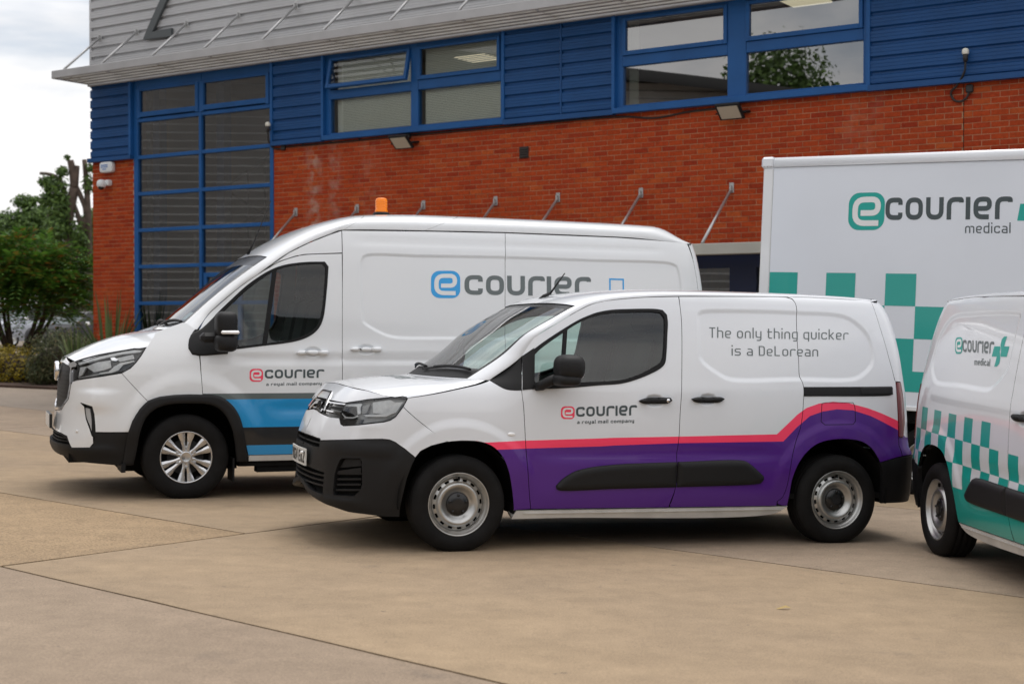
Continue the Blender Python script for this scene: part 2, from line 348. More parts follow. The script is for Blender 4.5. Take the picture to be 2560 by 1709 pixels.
# ---------------------------------------------------------------- mesh building
class MB:
    """collects geometry; build() links it as ONE mesh object"""
    def __init__(self): self.v = []; self.f = []; self.m = []; self.s = []; self.n = []; self.nv = 0
    def add(self, verts, faces, mats=0, smooth=False, normals=None):
        verts = np.asarray(verts, float).reshape(-1, 3)
        o = self.nv; self.v.append(verts); self.nv += len(verts)
        self.f += [tuple(int(i)+o for i in f) for f in faces]
        self.m += (list(mats) if hasattr(mats, '__len__') else [mats]*len(faces))
        self.s += (list(smooth) if hasattr(smooth, '__len__') else [smooth]*len(faces))
        self.n.append(np.zeros_like(verts) if normals is None else normals)
        return self
    def box(self, x0, x1, y0, y1, z0, z1, mat=0, M=None):
        v = np.array([(x, y, z) for x in (x0, x1) for y in (y0, y1) for z in (z0, z1)], float)
        if M is not None: v = (np.c_[v, np.ones(8)] @ np.array(M).T)[:, :3]
        return self.add(v, [(0, 1, 3, 2), (4, 6, 7, 5), (0, 4, 5, 1), (2, 3, 7, 6), (0, 2, 6, 4), (1, 5, 7, 3)], mat)
    def bbox(self, x0, x1, y0, y1, z0, z1, r=.01, mat=0, M=None):
        """box with chamfered edges"""
        c = [((x0+x1)/2, (y0+y1)/2, (z0+z1)/2), ((x1-x0)/2, (y1-y0)/2, (z1-z0)/2)]
        r = min(r, *[h*.98 for h in c[1]])
        v = []; idx = {}
        for sx in (-1, 1):
            for sy in (-1, 1):
                for sz in (-1, 1):
                    for k in range(3):
                        p = [c[0][i]+(sx, sy, sz)[i]*(c[1][i]-(0 if i == k else r)) for i in range(3)]
                        idx[(sx, sy, sz, k)] = len(v); v.append(p)
        F = []
        for k in range(3):
            a, b = [(1, 2), (2, 0), (0, 1)][k]
            for s in (-1, 1):
                q = []
                for (p1, p2) in ((-1, -1), (1, -1), (1, 1), (-1, 1)):
                    t = [0, 0, 0]; t[k] = s; t[a] = p1; t[b] = p2; q.append(idx[(*t, k)])
                F.append(tuple(q) if s > 0 else tuple(q[::-1]))
        for k in range(3):
            a, b = [(1, 2), (2, 0), (0, 1)][k]
            for sa in (-1, 1):
                for sb in (-1, 1):
                    def g(sk, kk):
                        t = [0, 0, 0]; t[k] = sk; t[a] = sa; t[b] = sb; return idx[(*t, kk)]
                    q = (g(-1, a), g(1, a), g(1, b), g(-1, b)); F.append(q if sa*sb < 0 else q[::-1])
        for sx in (-1, 1):
            for sy in (-1, 1):
                for sz in (-1, 1):
                    q = tuple(idx[(sx, sy, sz, k)] for k in range(3)); F.append(q if sx*sy*sz > 0 else q[::-1])
        v = np.array(v)
        if M is not None: v = (np.c_[v, np.ones(len(v))] @ np.array(M).T)[:, :3]
        return self.add(v, F, mat)
    def tube(self, pts, r, n=8, mat=0, cap=True):
        p = np.asarray(pts, float); r = np.broadcast_to(r, len(p))
        V = []; up = np.array([0, 0, 1.])
        for i in range(len(p)):
            d = p[min(i+1, len(p)-1)]-p[max(i-1, 0)]; d = d/(np.linalg.norm(d)+1e-12)
            a = np.cross(d, up)
            if np.linalg.norm(a) < .05: a = np.cross(d, (1., 0, 0))
            a /= np.linalg.norm(a); b = np.cross(d, a)
            t = np.linspace(0, 2*np.pi, n, endpoint=False)[:, None]
            V.append(p[i]+r[i]*(np.cos(t)*a+np.sin(t)*b))
        F = []
        for i in range(len(p)-1):
            for j in range(n): F.append((i*n+j, (i+1)*n+j, (i+1)*n+(j+1) % n, i*n+(j+1) % n))
        sm = [True]*len(F)
        if cap: F += [tuple(range(n)), tuple(range((len(p)-1)*n, len(p)*n))[::-1]]; sm += [False]*2
        return self.add(np.vstack(V), F, mat, sm)
    def lathe(self, prof, axis='y', n=48, mats=0, M=None, smooth=True, close=False):
        """prof: list of (r, h); revolved about the axis; mats per profile segment"""
        pr = np.asarray(prof, float); t = np.linspace(0, 2*np.pi, n, endpoint=False)
        V = []
        for r, h in pr:
            V.append(np.stack([r*np.cos(t), np.full(n, -h), r*np.sin(t)], 1) if axis == 'y' else np.stack([r*np.cos(t), r*np.sin(t), np.full(n, h)], 1))
        F = []; mm = []
        for i in range(len(pr)-1):
            for j in range(n):
                F.append((i*n+j, i*n+(j+1) % n, (i+1)*n+(j+1) % n, (i+1)*n+j)); mm.append(mats if not hasattr(mats, '__len__') else mats[i])
        V = np.vstack(V)
        if M is not None: V = (np.c_[V, np.ones(len(V))] @ np.array(M).T)[:, :3]
        return self.add(V, F, mm, smooth)
    def quad_prism(self, poly, z0, z1, mat=0, M=None):
        """vertical prism over an xy polygon"""
        p = np.asarray(poly, float); n = len(p)
        if ((p[:, 0]*np.roll(p[:, 1], -1)-np.roll(p[:, 0], -1)*p[:, 1]).sum()) < 0: p = p[::-1]
        z0 = np.broadcast_to(z0, n); z1 = np.broadcast_to(z1, n)
        v = np.vstack([np.c_[p, z0], np.c_[p, z1]])
        F = [tuple(range(n))[::-1], tuple(range(n, 2*n))]+[(i, (i+1) % n, n+(i+1) % n, n+i) for i in range(n)]
        if M is not None: v = (np.c_[v, np.ones(len(v))] @ np.array(M).T)[:, :3]
        return self.add(v, F, mat)
    def ellipsoid(self, c, r, p=2.0, nu=24, nv=14, mat=0, M=None):
        """superellipsoid: p=2 round, larger = boxier"""
        u = np.linspace(-np.pi, np.pi, nu, endpoint=False); v = np.linspace(-np.pi/2, np.pi/2, nv+1)
        f = lambda x: np.sign(x)*np.abs(x)**(2/p)
        V = [[c[0]+r[0]*f(np.cos(b))*f(np.cos(a)), c[1]+r[1]*f(np.cos(b))*f(np.sin(a)), c[2]+r[2]*f(np.sin(b))] for b in v for a in u]
        F = [(i*nu+j, i*nu+(j+1) % nu, (i+1)*nu+(j+1) % nu, (i+1)*nu+j) for i in range(nv) for j in range(nu)]
        V = np.array(V)
        if M is not None: V = (np.c_[V, np.ones(len(V))] @ np.array(M).T)[:, :3]
        return self.add(V, F, mat, True)
    def data(self, name, mats):
        me = bpy.data.meshes.new(name)
        V = np.vstack(self.v) if self.v else np.zeros((0, 3))
        me.from_pydata(V.tolist(), [], self.f)
        for m in mats: me.materials.append(MATS[m])
        me.polygons.foreach_set('material_index', self.m)
        me.polygons.foreach_set('use_smooth', self.s)
        nn = np.vstack(self.n) if self.n else np.zeros((0, 3))
        if np.abs(nn).sum() > 0:
            me.normals_split_custom_set_from_vertices(nn.tolist())
        me.update()
        return me
    def build(self, name, mats, parent=None):
        if isinstance(mats, str): mats = [mats]
        o = bpy.data.objects.new(name, self.data(name, mats)); sc.collection.objects.link(o)
        if parent is not None: o.parent = parent
        return o

def thing(name, label, cat, group=None, M=None, loc=None):
    o = bpy.data.objects.new(name, None); sc.collection.objects.link(o); o.empty_display_size = .1
    o['label'] = label; o['category'] = cat
    if group: o['group'] = group
    if M is not None: o.matrix_world = Matrix(M)
    if loc is not None: o.location = loc
    return o
def tag(o, label=None, cat=None, group=None, kind=None):
    for k, v in (('label', label), ('category', cat), ('group', group), ('kind', kind)):
        if v: o[k] = v
    return o
def kids(o): return [c for c in bpy.data.objects if c.parent == o]
def copy_tree(o, parent=None):
    c = o.copy(); sc.collection.objects.link(c); c.parent = parent
    for ch in kids(o): copy_tree(ch, c)
    return c

def inset_poly(p, d):
    p = np.asarray(p, float); a = np.roll(p, 1, 0); b = np.roll(p, -1, 0)
    ccw = ((p[:, 0]*np.roll(p[:, 1], -1)-np.roll(p[:, 0], -1)*p[:, 1]).sum()) > 0
    e1 = p-a; e2 = b-p
    e1 /= np.linalg.norm(e1, axis=1)[:, None]+1e-12; e2 /= np.linalg.norm(e2, axis=1)[:, None]+1e-12
    n1 = np.stack([-e1[:, 1], e1[:, 0]], 1); n2 = np.stack([-e2[:, 1], e2[:, 0]], 1)
    n = n1+n2; L = (n*n1).sum(1); n = n/np.maximum(L, .45)[:, None]
    return p+n*(d if ccw else -d)

def smooth_poly(pts, step=.02, sharp=38):
    """closed outline through pts: rounds gentle bends, keeps corners sharper than `sharp` degrees"""
    p = np.asarray(pts, float); keep = []
    q = [p[0]]
    for k in p[1:]:
        if np.linalg.norm(k-q[-1]) > 1e-4: q.append(k)
    if np.linalg.norm(q[0]-q[-1]) < 1e-4: q.pop()
    p = np.array(q); n = len(p)
    e = np.roll(p, -1, 0)-p; ang = np.degrees(np.arctan2(e[:, 1], e[:, 0]))
    turn = np.abs((ang-np.roll(ang, 1)+180) % 360-180)
    cor = [i for i in range(n) if turn[i] > sharp]
    if not cor:
        c = catmull(np.vstack([p[-2:], p, p[:2]]), 600)
        i0 = np.argmin(np.hypot(*(c-p[0]).T)); 
        d = np.hypot(*(c-p[0]).T); d[:i0+60] = 9; i1 = np.argmin(d)
        return resample(c[i0:i1][::1], step)
    out = []
    for a, b in zip(cor, cor[1:]+[cor[0]+n]):
        seg = p[[k % n for k in range(a, b+1)]]
        L = np.linalg.norm(np.diff(seg, axis=0), axis=1).sum()
        m = max(2, int(math.ceil(L/step))+1)
        out.append((catmull(seg, m) if len(seg) > 2 else seg[0]+(seg[1]-seg[0])*np.linspace(0, 1, m)[:, None])[:-1])
    return np.vstack(out)

def panel(mb, chart, poly, step=.04, gap=.0021, depth=.016, off=0., bevel=None, holes=(), regions=(), rings=(), scale=(1, 1), sgn=1, side=1,
          mat=0, gapmat=None, smooth=True, center=None, flange=True, bstep=None):
    """a sheet cut to `poly` on a curved chart, edges turned inwards by `depth`.  regions: (polygon, material index) printed on it.
    bevel=(height, width) raises it with rounded rim.  center: chart coordinate of the vehicle's centre line (edge left open there)"""
    S = np.array(scale, float)
    bs = bstep or min(step*.6, .03)
    P = smooth_poly(np.asarray(poly, float)*S, bs) if smooth else resample(np.asarray(poly, float)*S, bs)
    if gap:
        Q = inset_poly(P, gap)
        if center is not None:
            m = np.abs(P[:, 0]-center) < 1e-3; Q[m, 0] = P[m, 0]
        P = Q
    H = []
    for h in holes:
        h = np.asarray(h, float)*S
        H.append(inset_poly(smooth_poly(h, bs) if smooth else resample(h, bs), -.0005))
    pts = [P]; edges = []; base = 0
    def loop(n):
        nonlocal base
        edges.extend((base+i, base+(i+1) % n) for i in range(n)); base += n
    loop(len(P))
    for h in H: pts.append(h); loop(len(h))
    for r, _ in regions:
        q = resample(np.asarray(r, float)*S, step); pts.append(q); loop(len(q))
    x0, y0 = P.min(0); x1, y1 = P.max(0)
    nx = max(1, int((x1-x0)/step)); ny = max(1, int((y1-y0)/step))
    gx, gy = np.meshgrid(np.linspace(x0, x1, nx+1), np.linspace(y0, y1, ny+1)); G = np.stack([gx.ravel(), gy.ravel()], 1)
    extra = [G]
    bands = []
    for r in rings:      # rings: (outline, width) of a pressed-in field; even rows of points follow its rim
        q, wd = r; bands.append((q, wd))
        for k in (-.12, .0, .12, .27, .42, .58, .73, .88, 1.0, 1.15): extra.append(resample(inset_poly(q, wd*k), .02))
    if bands:
        keep = np.ones(len(G), bool)
        for q, wd in bands: keep &= ~((poly_dist(G, q) < wd*.3) | (in_poly(G, q) & (poly_dist(G, q) < wd*1.3)))
        extra[0] = G[keep]
    if bevel:
        for k in (.12, .35, .65, 1.0): extra.append(inset_poly(P, bevel[1]*k))
    G = np.vstack(extra)
    G = G[in_poly(G, P)]
    for h in H: G = G[~in_poly(G, h)]
    bd = np.full(len(G), 1e9)
    for q in [P]+H: bd = np.minimum(bd, poly_dist(G, q))
    G = G[bd > (bevel[1]*.1 if bevel else min(step*.35, .012))]
    allp = np.vstack(pts+[G])
    vv, ee, ff, *_ = delaunay_2d_cdt([Vector(p) for p in allp], edges, [], 0, 1e-5)
    V2 = np.array([tuple(v) for v in vv]); F = np.array([f for f in ff if len(f) == 3])
    c = V2[F].mean(1); ok = in_poly(c, P)
    for h in H: ok &= ~in_poly(c, h)
    F = F[ok]; c = c[ok]
    a = V2[F]; ar = (a[:, 1, 0]-a[:, 0, 0])*(a[:, 2, 1]-a[:, 0, 1])-(a[:, 2, 0]-a[:, 0, 0])*(a[:, 1, 1]-a[:, 0, 1])
    F = F[np.abs(ar) > 1e-9]; c = c[np.abs(ar) > 1e-9]; ar = ar[np.abs(ar) > 1e-9]
    F[ar < 0] = F[ar < 0][:, ::-1]
    mi = np.full(len(F), mat)
    for r, k in regions: mi[in_poly(c, np.asarray(r, float)*S)] = k
    used = np.unique(F); re = np.full(len(V2), -1); re[used] = np.arange(len(used)); V2 = V2[used]; F = re[F]
    h = 1.5e-3
    def base_fn(q):
        return chart(q[:, 0]/S[0], q[:, 1]/S[1])
    def nrm(fn, q):
        da = fn(q+[h, 0])-fn(q-[h, 0]); db = fn(q+[0, h])-fn(q-[0, h])
        n = np.cross(da, db)*sgn; return n/(np.linalg.norm(n, axis=1)[:, None]+1e-12)
    if bevel:
        def offs(q):
            d = poly_dist(q, P); t = np.clip(d/bevel[1], 0, 1)
            return bevel[0]*np.sqrt(np.maximum(1-(1-t)**2, 0))
        def fn(q):
            b = base_fn(q); return b+nrm(base_fn, q)*(off+offs(q))[:, None]
        Pw = fn(V2); hh = bevel[1]*.1
        n0 = nrm(base_fn, V2)
        d = poly_dist(V2, P); g = np.stack([offs(V2+[hh, 0])-offs(V2-[hh, 0]), offs(V2+[0, hh])-offs(V2-[0, hh])], 1)/(2*hh)
        da = base_fn(V2+[h, 0])-base_fn(V2-[h, 0]); db = base_fn(V2+[0, h])-base_fn(V2-[0, h])
        Nn = n0-da/(2*h)*np.clip(g[:, :1], -2, 2)-db/(2*h)*np.clip(g[:, 1:], -2, 2); Nn /= np.linalg.norm(Nn, axis=1)[:, None]
    else:
        n0 = nrm(base_fn, V2); Pw = base_fn(V2)+n0*off; Nn = n0
    faces = [tuple(f) for f in F]; sm = [True]*len(faces)
    if sgn < 0: faces = [f[::-1] for f in faces]
    nv = len(Pw); verts = Pw; norms = Nn; mats = list(mi)
    if flange and depth:
        es = {}
        for f in F:
            for i in range(3): es[(int(f[i]), int(f[(i+1) % 3]))] = 1
        be = [(i, j) for (i, j) in es if (j, i) not in es]
        if center is not None: be = [(i, j) for i, j in be if not (abs(V2[i, 0]-center) < 2e-3 and abs(V2[j, 0]-center) < 2e-3)]
        ids = {}
        top = []; 
        for e in be:
            for k in e:
                if k not in ids: ids[k] = len(top); top.append(k)
        top = np.array(top, int); m = len(top)
        dd = depth+(0 if not bevel else 0)
        A = Pw[top]; Bq = Pw[top]-n0[top]*dd
        verts = np.vstack([verts, A, Bq]); norms = np.vstack([norms, np.zeros((2*m, 3))])
        for i, j in be:
            q = (nv+ids[i], nv+m+ids[i], nv+m+ids[j], nv+ids[j])
            faces.append(q if sgn > 0 else q[::-1]); mats.append(mat if gapmat is None else gapmat); sm.append(False)
    def put(vs, ns, fl):
        if fl:
            vs = vs*[1, -1, 1]; ns = ns*[1, -1, 1]; mb.add(vs, [f[::-1] for f in faces], mats, sm, ns)
        else: mb.add(vs, faces, mats, sm, ns)
    if side == 0: put(verts, norms, False); put(verts, norms, True)
    else: put(verts, norms, side < 0)
    return mb

# ---------------------------------------------------------------- lettering: rounded-square strokes
def fillet(pts, r, closed=False):
    p = [np.array(q, float) for q in pts]; n = len(p); out = []
    for i in range(n):
        if not closed and i in (0, n-1): out.append(p[i]); continue
        a, b, c = p[i-1], p[i], p[(i+1) % n]
        u = a-b; v = c-b; lu, lv = np.linalg.norm(u), np.linalg.norm(v); u /= lu; v /= lv
        d = min(r, lu*.49, lv*.49)
        if abs(u@v+1) < 1e-3 or d < 1e-4: out.append(b); continue
        for t in np.linspace(0, 1, 6):
            out.append((1-t)**2*(b+u*d)+2*t*(1-t)*b+t*t*(b+v*d))
    return np.array(out)
def glyph(ch, w, x, t):
    """strokes in a box w wide, x tall (x-height), ascender at 1; returns (strokes, advance width)"""
    a, h, r = 1.0, t/2, .30*x
    W = w
    def arc(*p, closed=False, rr=None): return (fillet(p, r if rr is None else rr, closed), closed)
    L, R, B, T, M, A = h, W-h, h, x-h, x/2, a-h
    D = {
     'o': [arc((L, B), (R, B), (R, T), (L, T), closed=True)],
     'c': [arc((R, T-.22*x), (R, T), (L, T), (L, B), (R, B), (R, B+.22*x))],
     'u': [arc((L, x), (L, B), (R, B), (R, x))],
     'e': [arc((R-.02, B), (L, B), (L, T), (R, T), (R, M-.02), (L+h, M-.02))],
     'r': [arc((L, 0), (L, T), (R-.05*W, T), (R-.05*W, T-.14*x))],
     'i': [arc((h, 0), (h, x)), arc((h, a-t*.9), (h, a+.06))], 'ı': [arc((h, 0), (h, x))],
     'l': [arc((h, 0), (h, a+.05))],
     'n': [arc((L, 0), (L, T), (R, T), (R, 0))],
     'h': [arc((L, 0), (L, a+.05)), arc((L+h, T), (R, T), (R, 0))],
     'm': [arc((L, 0), (L, T), (W*.8, T), (W*.8, 0)), arc((W*.8+h, T), (W*1.6-h, T), (W*1.6-h, 0))],
     'a': [arc((L+.05*W, T), (R, T), (R, 0)), arc((R-h, M), (L, M), (L, B), (R-h, B), rr=.2*x)],
     't': [arc((L+.12*W, a-.02), (L+.12*W, B), (W*.8, B)), arc((L+.12*W+h, T), (W*.8, T)), arc((0, T), (L+.12*W-h, T))],
     'y': [arc((L, x), (L, B+.06), (R-h, B+.06)), arc((R, x), (R, -.26*x), (L+.1*W, -.26*x))],
     'g': [arc((R-h, B), (L, B), (L, T), (R-h, T)), arc((R, x), (R, -.26*x), (L+.1*W, -.26*x))],
     'q': [arc((R-h, B), (L, B), (L, T), (R-h, T)), arc((R, x), (R, -.30*x))],
     'p': [arc((L, -.30*x), (L, x)), arc((L+h, T), (R, T), (R, B), (L+h, B))],
     'd': [arc((R-h, B), (L, B), (L, T), (R-h, T)), arc((R, 0), (R, a+.05))],
     'k': [arc((L, 0), (L, a+.05)), (np.array([(L+h, M*.95), (R-.02, x)]), False), (np.array([(L+.22*W, M*1.05), (R, 0)]), False)],
     'T': [arc((0, A), (W, A)), arc((W/2, 0), (W/2, A-h))],
     'D': [(np.vstack([[(L, B)], fillet([(L, B), (R, B), (R, A), (L, A)], .3)[1:-1], [(L, A)], [(L, B-h*0)]]), False)],
     's': [arc((R, T-.1*x), (R, T), (L, T), (L, M), (R, M), (R, B), (L, B), (L, B+.1*x), rr=.2*x)],
     'L': [arc((L, a), (L, B), (R, B), rr=.02)],
     'E': [arc((R, A), (L, A), (L, B), (R, B), rr=.02), arc((L+h, a/2), (R*.9, a/2))],
     'K': [arc((L, 0), (L, a)), (np.array([(L+h, .45), (R, a)]), False), (np.array([(L+.25*W, .55), (R, 0)]), False)],
     'Z': [arc((L, A), (R, A), (L, B), (R, B), rr=.02)], 'X': [(np.array([(L, 0), (R, a)]), False), (np.array([(L, a), (W*.42, .56)]), False), (np.array([(W*.58, .44), (R, 0)]), False)],
     '2': [arc((L, A-.15), (L, A), (R, A), (R, .55), (L, B+.12), (L, B), (R, B), rr=.14)],
     '4': [arc((R-.1, 0), (R-.1, a), (L, .28), (R-.1-h, .28), rr=.01)],
     'Y': [arc((L, a), (W/2, .5), (W/2, 0), rr=.02), (np.array([(R, a), (W/2+h*.6, .5)]), False)],
     'F': [arc((R, A), (L, A), (L, 0), rr=.02), arc((L+h, a/2), (R*.9, a/2))],
     'N': [arc((L, 0), (L, a), (R, 0), (R, a), rr=.01)],
    }
    wid = {'i': t, 'ı': t, 'l': t, 'm': W*1.6, 't': W*.8, 'r': W*.88}
    return D.get(ch, []), wid.get(ch, W)
def stroke_mesh(p, t, closed):
    p = np.asarray(p, float)
    out = [p[0]]
    for a, b in zip(p[:-1], p[1:]):
        L = np.linalg.norm(b-a); m = max(1, int(L/.35)); out += [a+(b-a)*k/m for k in range(1, m+1)]
    p = np.array(out); n = len(p)
    if closed:
        e = np.roll(p, -1, 0)-np.roll(p, 1, 0)
    else:
        e = np.gradient(p, axis=0)
    e1 = np.roll(p, -1, 0)-p; e0 = p-np.roll(p, 1, 0)
    if not closed: e1[-1] = e0[-1]; e0[0] = e1[0]
    u1 = e1/(np.linalg.norm(e1, axis=1)[:, None]+1e-9); u0 = e0/(np.linalg.norm(e0, axis=1)[:, None]+1e-9)
    nn = np.stack([-(u0+u1)[:, 1], (u0+u1)[:, 0]], 1); nn /= np.linalg.norm(nn, axis=1)[:, None]+1e-9
    k = 1/np.maximum((nn*np.stack([-u1[:, 1], u1[:, 0]], 1)).sum(1), .6)
    q = nn*(t/2*k)[:, None]
    V = np.vstack([p+q, p-q]); m = n if closed else n-1
    F = [(i, n+i, n+(i+1) % n, (i+1) % n) for i in range(m)]
    return V, F
def lay_text(s, x=.72, t=.16, w=.62, gap=.12, space=.42):
    """list of (verts2d, faces) and total width, height 1 = ascender"""
    out = []; pen = 0
    for ch in s:
        if ch == ' ': pen += space; continue
        st, adv = glyph(ch, w, x, t)
        for p, closed in st:
            V, F = stroke_mesh(p, t, closed); V[:, 0] += pen; out.append((V, F))
        pen += adv+gap
    return out, pen-gap
def put_text(mb, strokes, place, mat=0, lift=.0012):
    """place(x, y, lift) -> 3D points; every stroke a hair further out so that none share a plane"""
    for k, (V, F) in enumerate(strokes):
        mb.add(place(V[:, 0], V[:, 1], lift+.00012*(k % 6)), F, mat)
def rounded_square(n=8, r=.3):
    out = []
    for cx, cy, a0 in ((1-r, 1-r, 0), (r, 1-r, 90), (r, r, 180), (1-r, r, 270)):
        for k in range(n+1):
            a = math.radians(a0+90*k/n); out.append((cx+r*math.cos(a), cy+r*math.sin(a)))
    return np.array(out)
def put_logo(mb, place, m_box=0, m_e=1, lift=.0012, flip=False):
    """the rounded square with an e inside, in a unit square"""
    q = rounded_square(); c = np.array([[.5, .5]]); V = np.vstack([q, c]); n = len(q)
    mb.add(place(V[:, 0], V[:, 1], lift), [(i, (i+1) % n, n) for i in range(n)], m_box)
    e = fillet([(.84, .185), (.185, .185), (.185, .815), (.815, .815), (.815, .455), (.34, .455)], .26)
    V, F = stroke_mesh(e, .15, False); mb.add(place(V[:, 0], V[:, 1], lift+.0008), F, m_e)
def chart_place(chart, quad, w, h=1.0, sgn=1, side=1, off=0.):
    """maps text units (0..w, 0..h) onto the chart quad given as bottom-left, bottom-right, top-right, top-left"""
    q = np.asarray(quad, float)
    def f(x, y, lift):
        u = (np.asarray(x)/w)[:, None]; v = (np.asarray(y)/h)[:, None]
        s = (1-u)*(1-v)*q[0]+u*(1-v)*q[1]+u*v*q[2]+(1-u)*v*q[3]
        P = chart(s[:, 0], s[:, 1]); e = 1e-3
        n = np.cross(chart(s[:, 0]+e, s[:, 1])-chart(s[:, 0]-e, s[:, 1]), chart(s[:, 0], s[:, 1]+e)-chart(s[:, 0], s[:, 1]-e))*sgn
        n /= np.linalg.norm(n, axis=1)[:, None]
        P = P+n*(lift+off)
        return P*[1, side, 1]
    return f
def ground_z(x, y):
    x = np.clip(np.asarray(x, float), -45, 45); yy = np.clip(np.asarray(y, float), -40, 60)
    z = GX*np.where(np.abs(x) > 25, np.sign(x)*(25+(np.abs(x)-25)*.2), x)+GY*(np.where(yy < -10, -10, yy)-11)
    return z+.00226*np.maximum(yy-13, 0)**1.6
GX, GY = -0.02425, -0.01848
def ground_frame(x, y, yaw, rake=0.):
    ez = np.array([-GX, -GY, 1.]); ez /= np.linalg.norm(ez)
    ex = np.array([math.cos(yaw), math.sin(yaw), 0]); ex -= ez*(ex@ez); ex /= np.linalg.norm(ex)
    ex, ez = ex*math.cos(rake)+ez*math.sin(rake), ez*math.cos(rake)-ex*math.sin(rake)
    ey = np.cross(ez, ex)
    M = np.eye(4); M[:3, 0] = ex; M[:3, 1] = ey; M[:3, 2] = ez; M[:3, 3] = (x, y, GX*x+GY*(y-11))
    return M
# ---------------------------------------------------------------- the compact van's body shape
def compact_body():
    B = Body(plan=[(-.893,0),(-.886,.22),(-.866,.42),(-.815,.60),(-.72,.735),(-.58,.820),(-.40,.868),(-.2,.892),(0,.904),(.4,.917),(.8,.922),(1.6,.924),(2.4,.920),(2.9,.908),(3.2,.888),(3.36,.862),(3.45,.80),(3.49,.70),(3.512,.45),(3.518,0)],
        half=.924,
        side=[(.15,.075),(.22,.05),(.30,.03),(.42,.012),(.6,.0),(.8,.003),(.95,.010),(1.05,.018),(1.14,.034),(1.3,.064),(1.5,.108),(1.65,.15),(1.72,.18),(1.77,.25)],
        front=[(.15,.10),(.22,.05),(.29,.0),(.45,.012),(.6,.02),(.70,.035),(.80,.07),(.88,.105),(.95,.145),(1.0,.185),(1.06,.25),(1.12,.36)],
        rear=[(.2,.03),(.35,.0),(.62,.0),(.70,.04),(.9,.05),(1.2,.075),(1.4,.10),(1.6,.15),(1.72,.21),(1.78,.28)],
        fender=[(.15,.075),(.22,.05),(.30,.03),(.42,.012),(.6,.0),(.8,.006),(.9,.016),(.98,.032),(1.04,.052),(1.09,.08),(1.13,.12),(1.2,.2)],
        xs_front=-.22, xs_rear=3.0, fend_range=(.15,.55))
    return B

# ---------------------------------------------------------------- the tall van's body shape
def tall_body():
    B = Body(plan=[(-1.03,0),(-1.02,.30),(-.985,.55),(-.91,.74),(-.78,.87),(-.6,.945),(-.4,.98),(-.15,1.0),(0,1.006),(.6,1.02),(1.5,1.03),(3,1.03),(4.4,1.022),(4.78,1.0),(4.93,.95),(5.0,.85),(5.02,.6),(5.025,0)],
        half=1.03,
        side=[(.15,.07),(.25,.05),(.4,.02),(.6,.0),(.8,.0),(1.0,.006),(1.15,.015),(1.3,.032),(1.6,.058),(1.9,.088),(2.1,.115),(2.25,.15),(2.35,.19),(2.45,.27)],
        front=[(.15,.15),(.25,.09),(.34,.03),(.42,.0),(.5,.01),(.6,.03),(.75,.045),(1.0,.06),(1.12,.09),(1.2,.14),(1.28,.22),(1.4,.42)],
        rear=[(.2,.05),(.35,.02),(.6,.0),(1.0,.0),(1.4,.02),(1.8,.05),(2.1,.09),(2.3,.14),(2.4,.2),(2.5,.3)],
        fender=[(.15,.07),(.25,.05),(.4,.02),(.6,.0),(.8,.006),(1.0,.02),(1.1,.034),(1.2,.06),(1.3,.10),(1.4,.15),(1.5,.2),(1.8,.3),(2.4,.5)],
        xs_front=-.2, xs_rear=4.3, fend_range=(.1,.75))
    return B
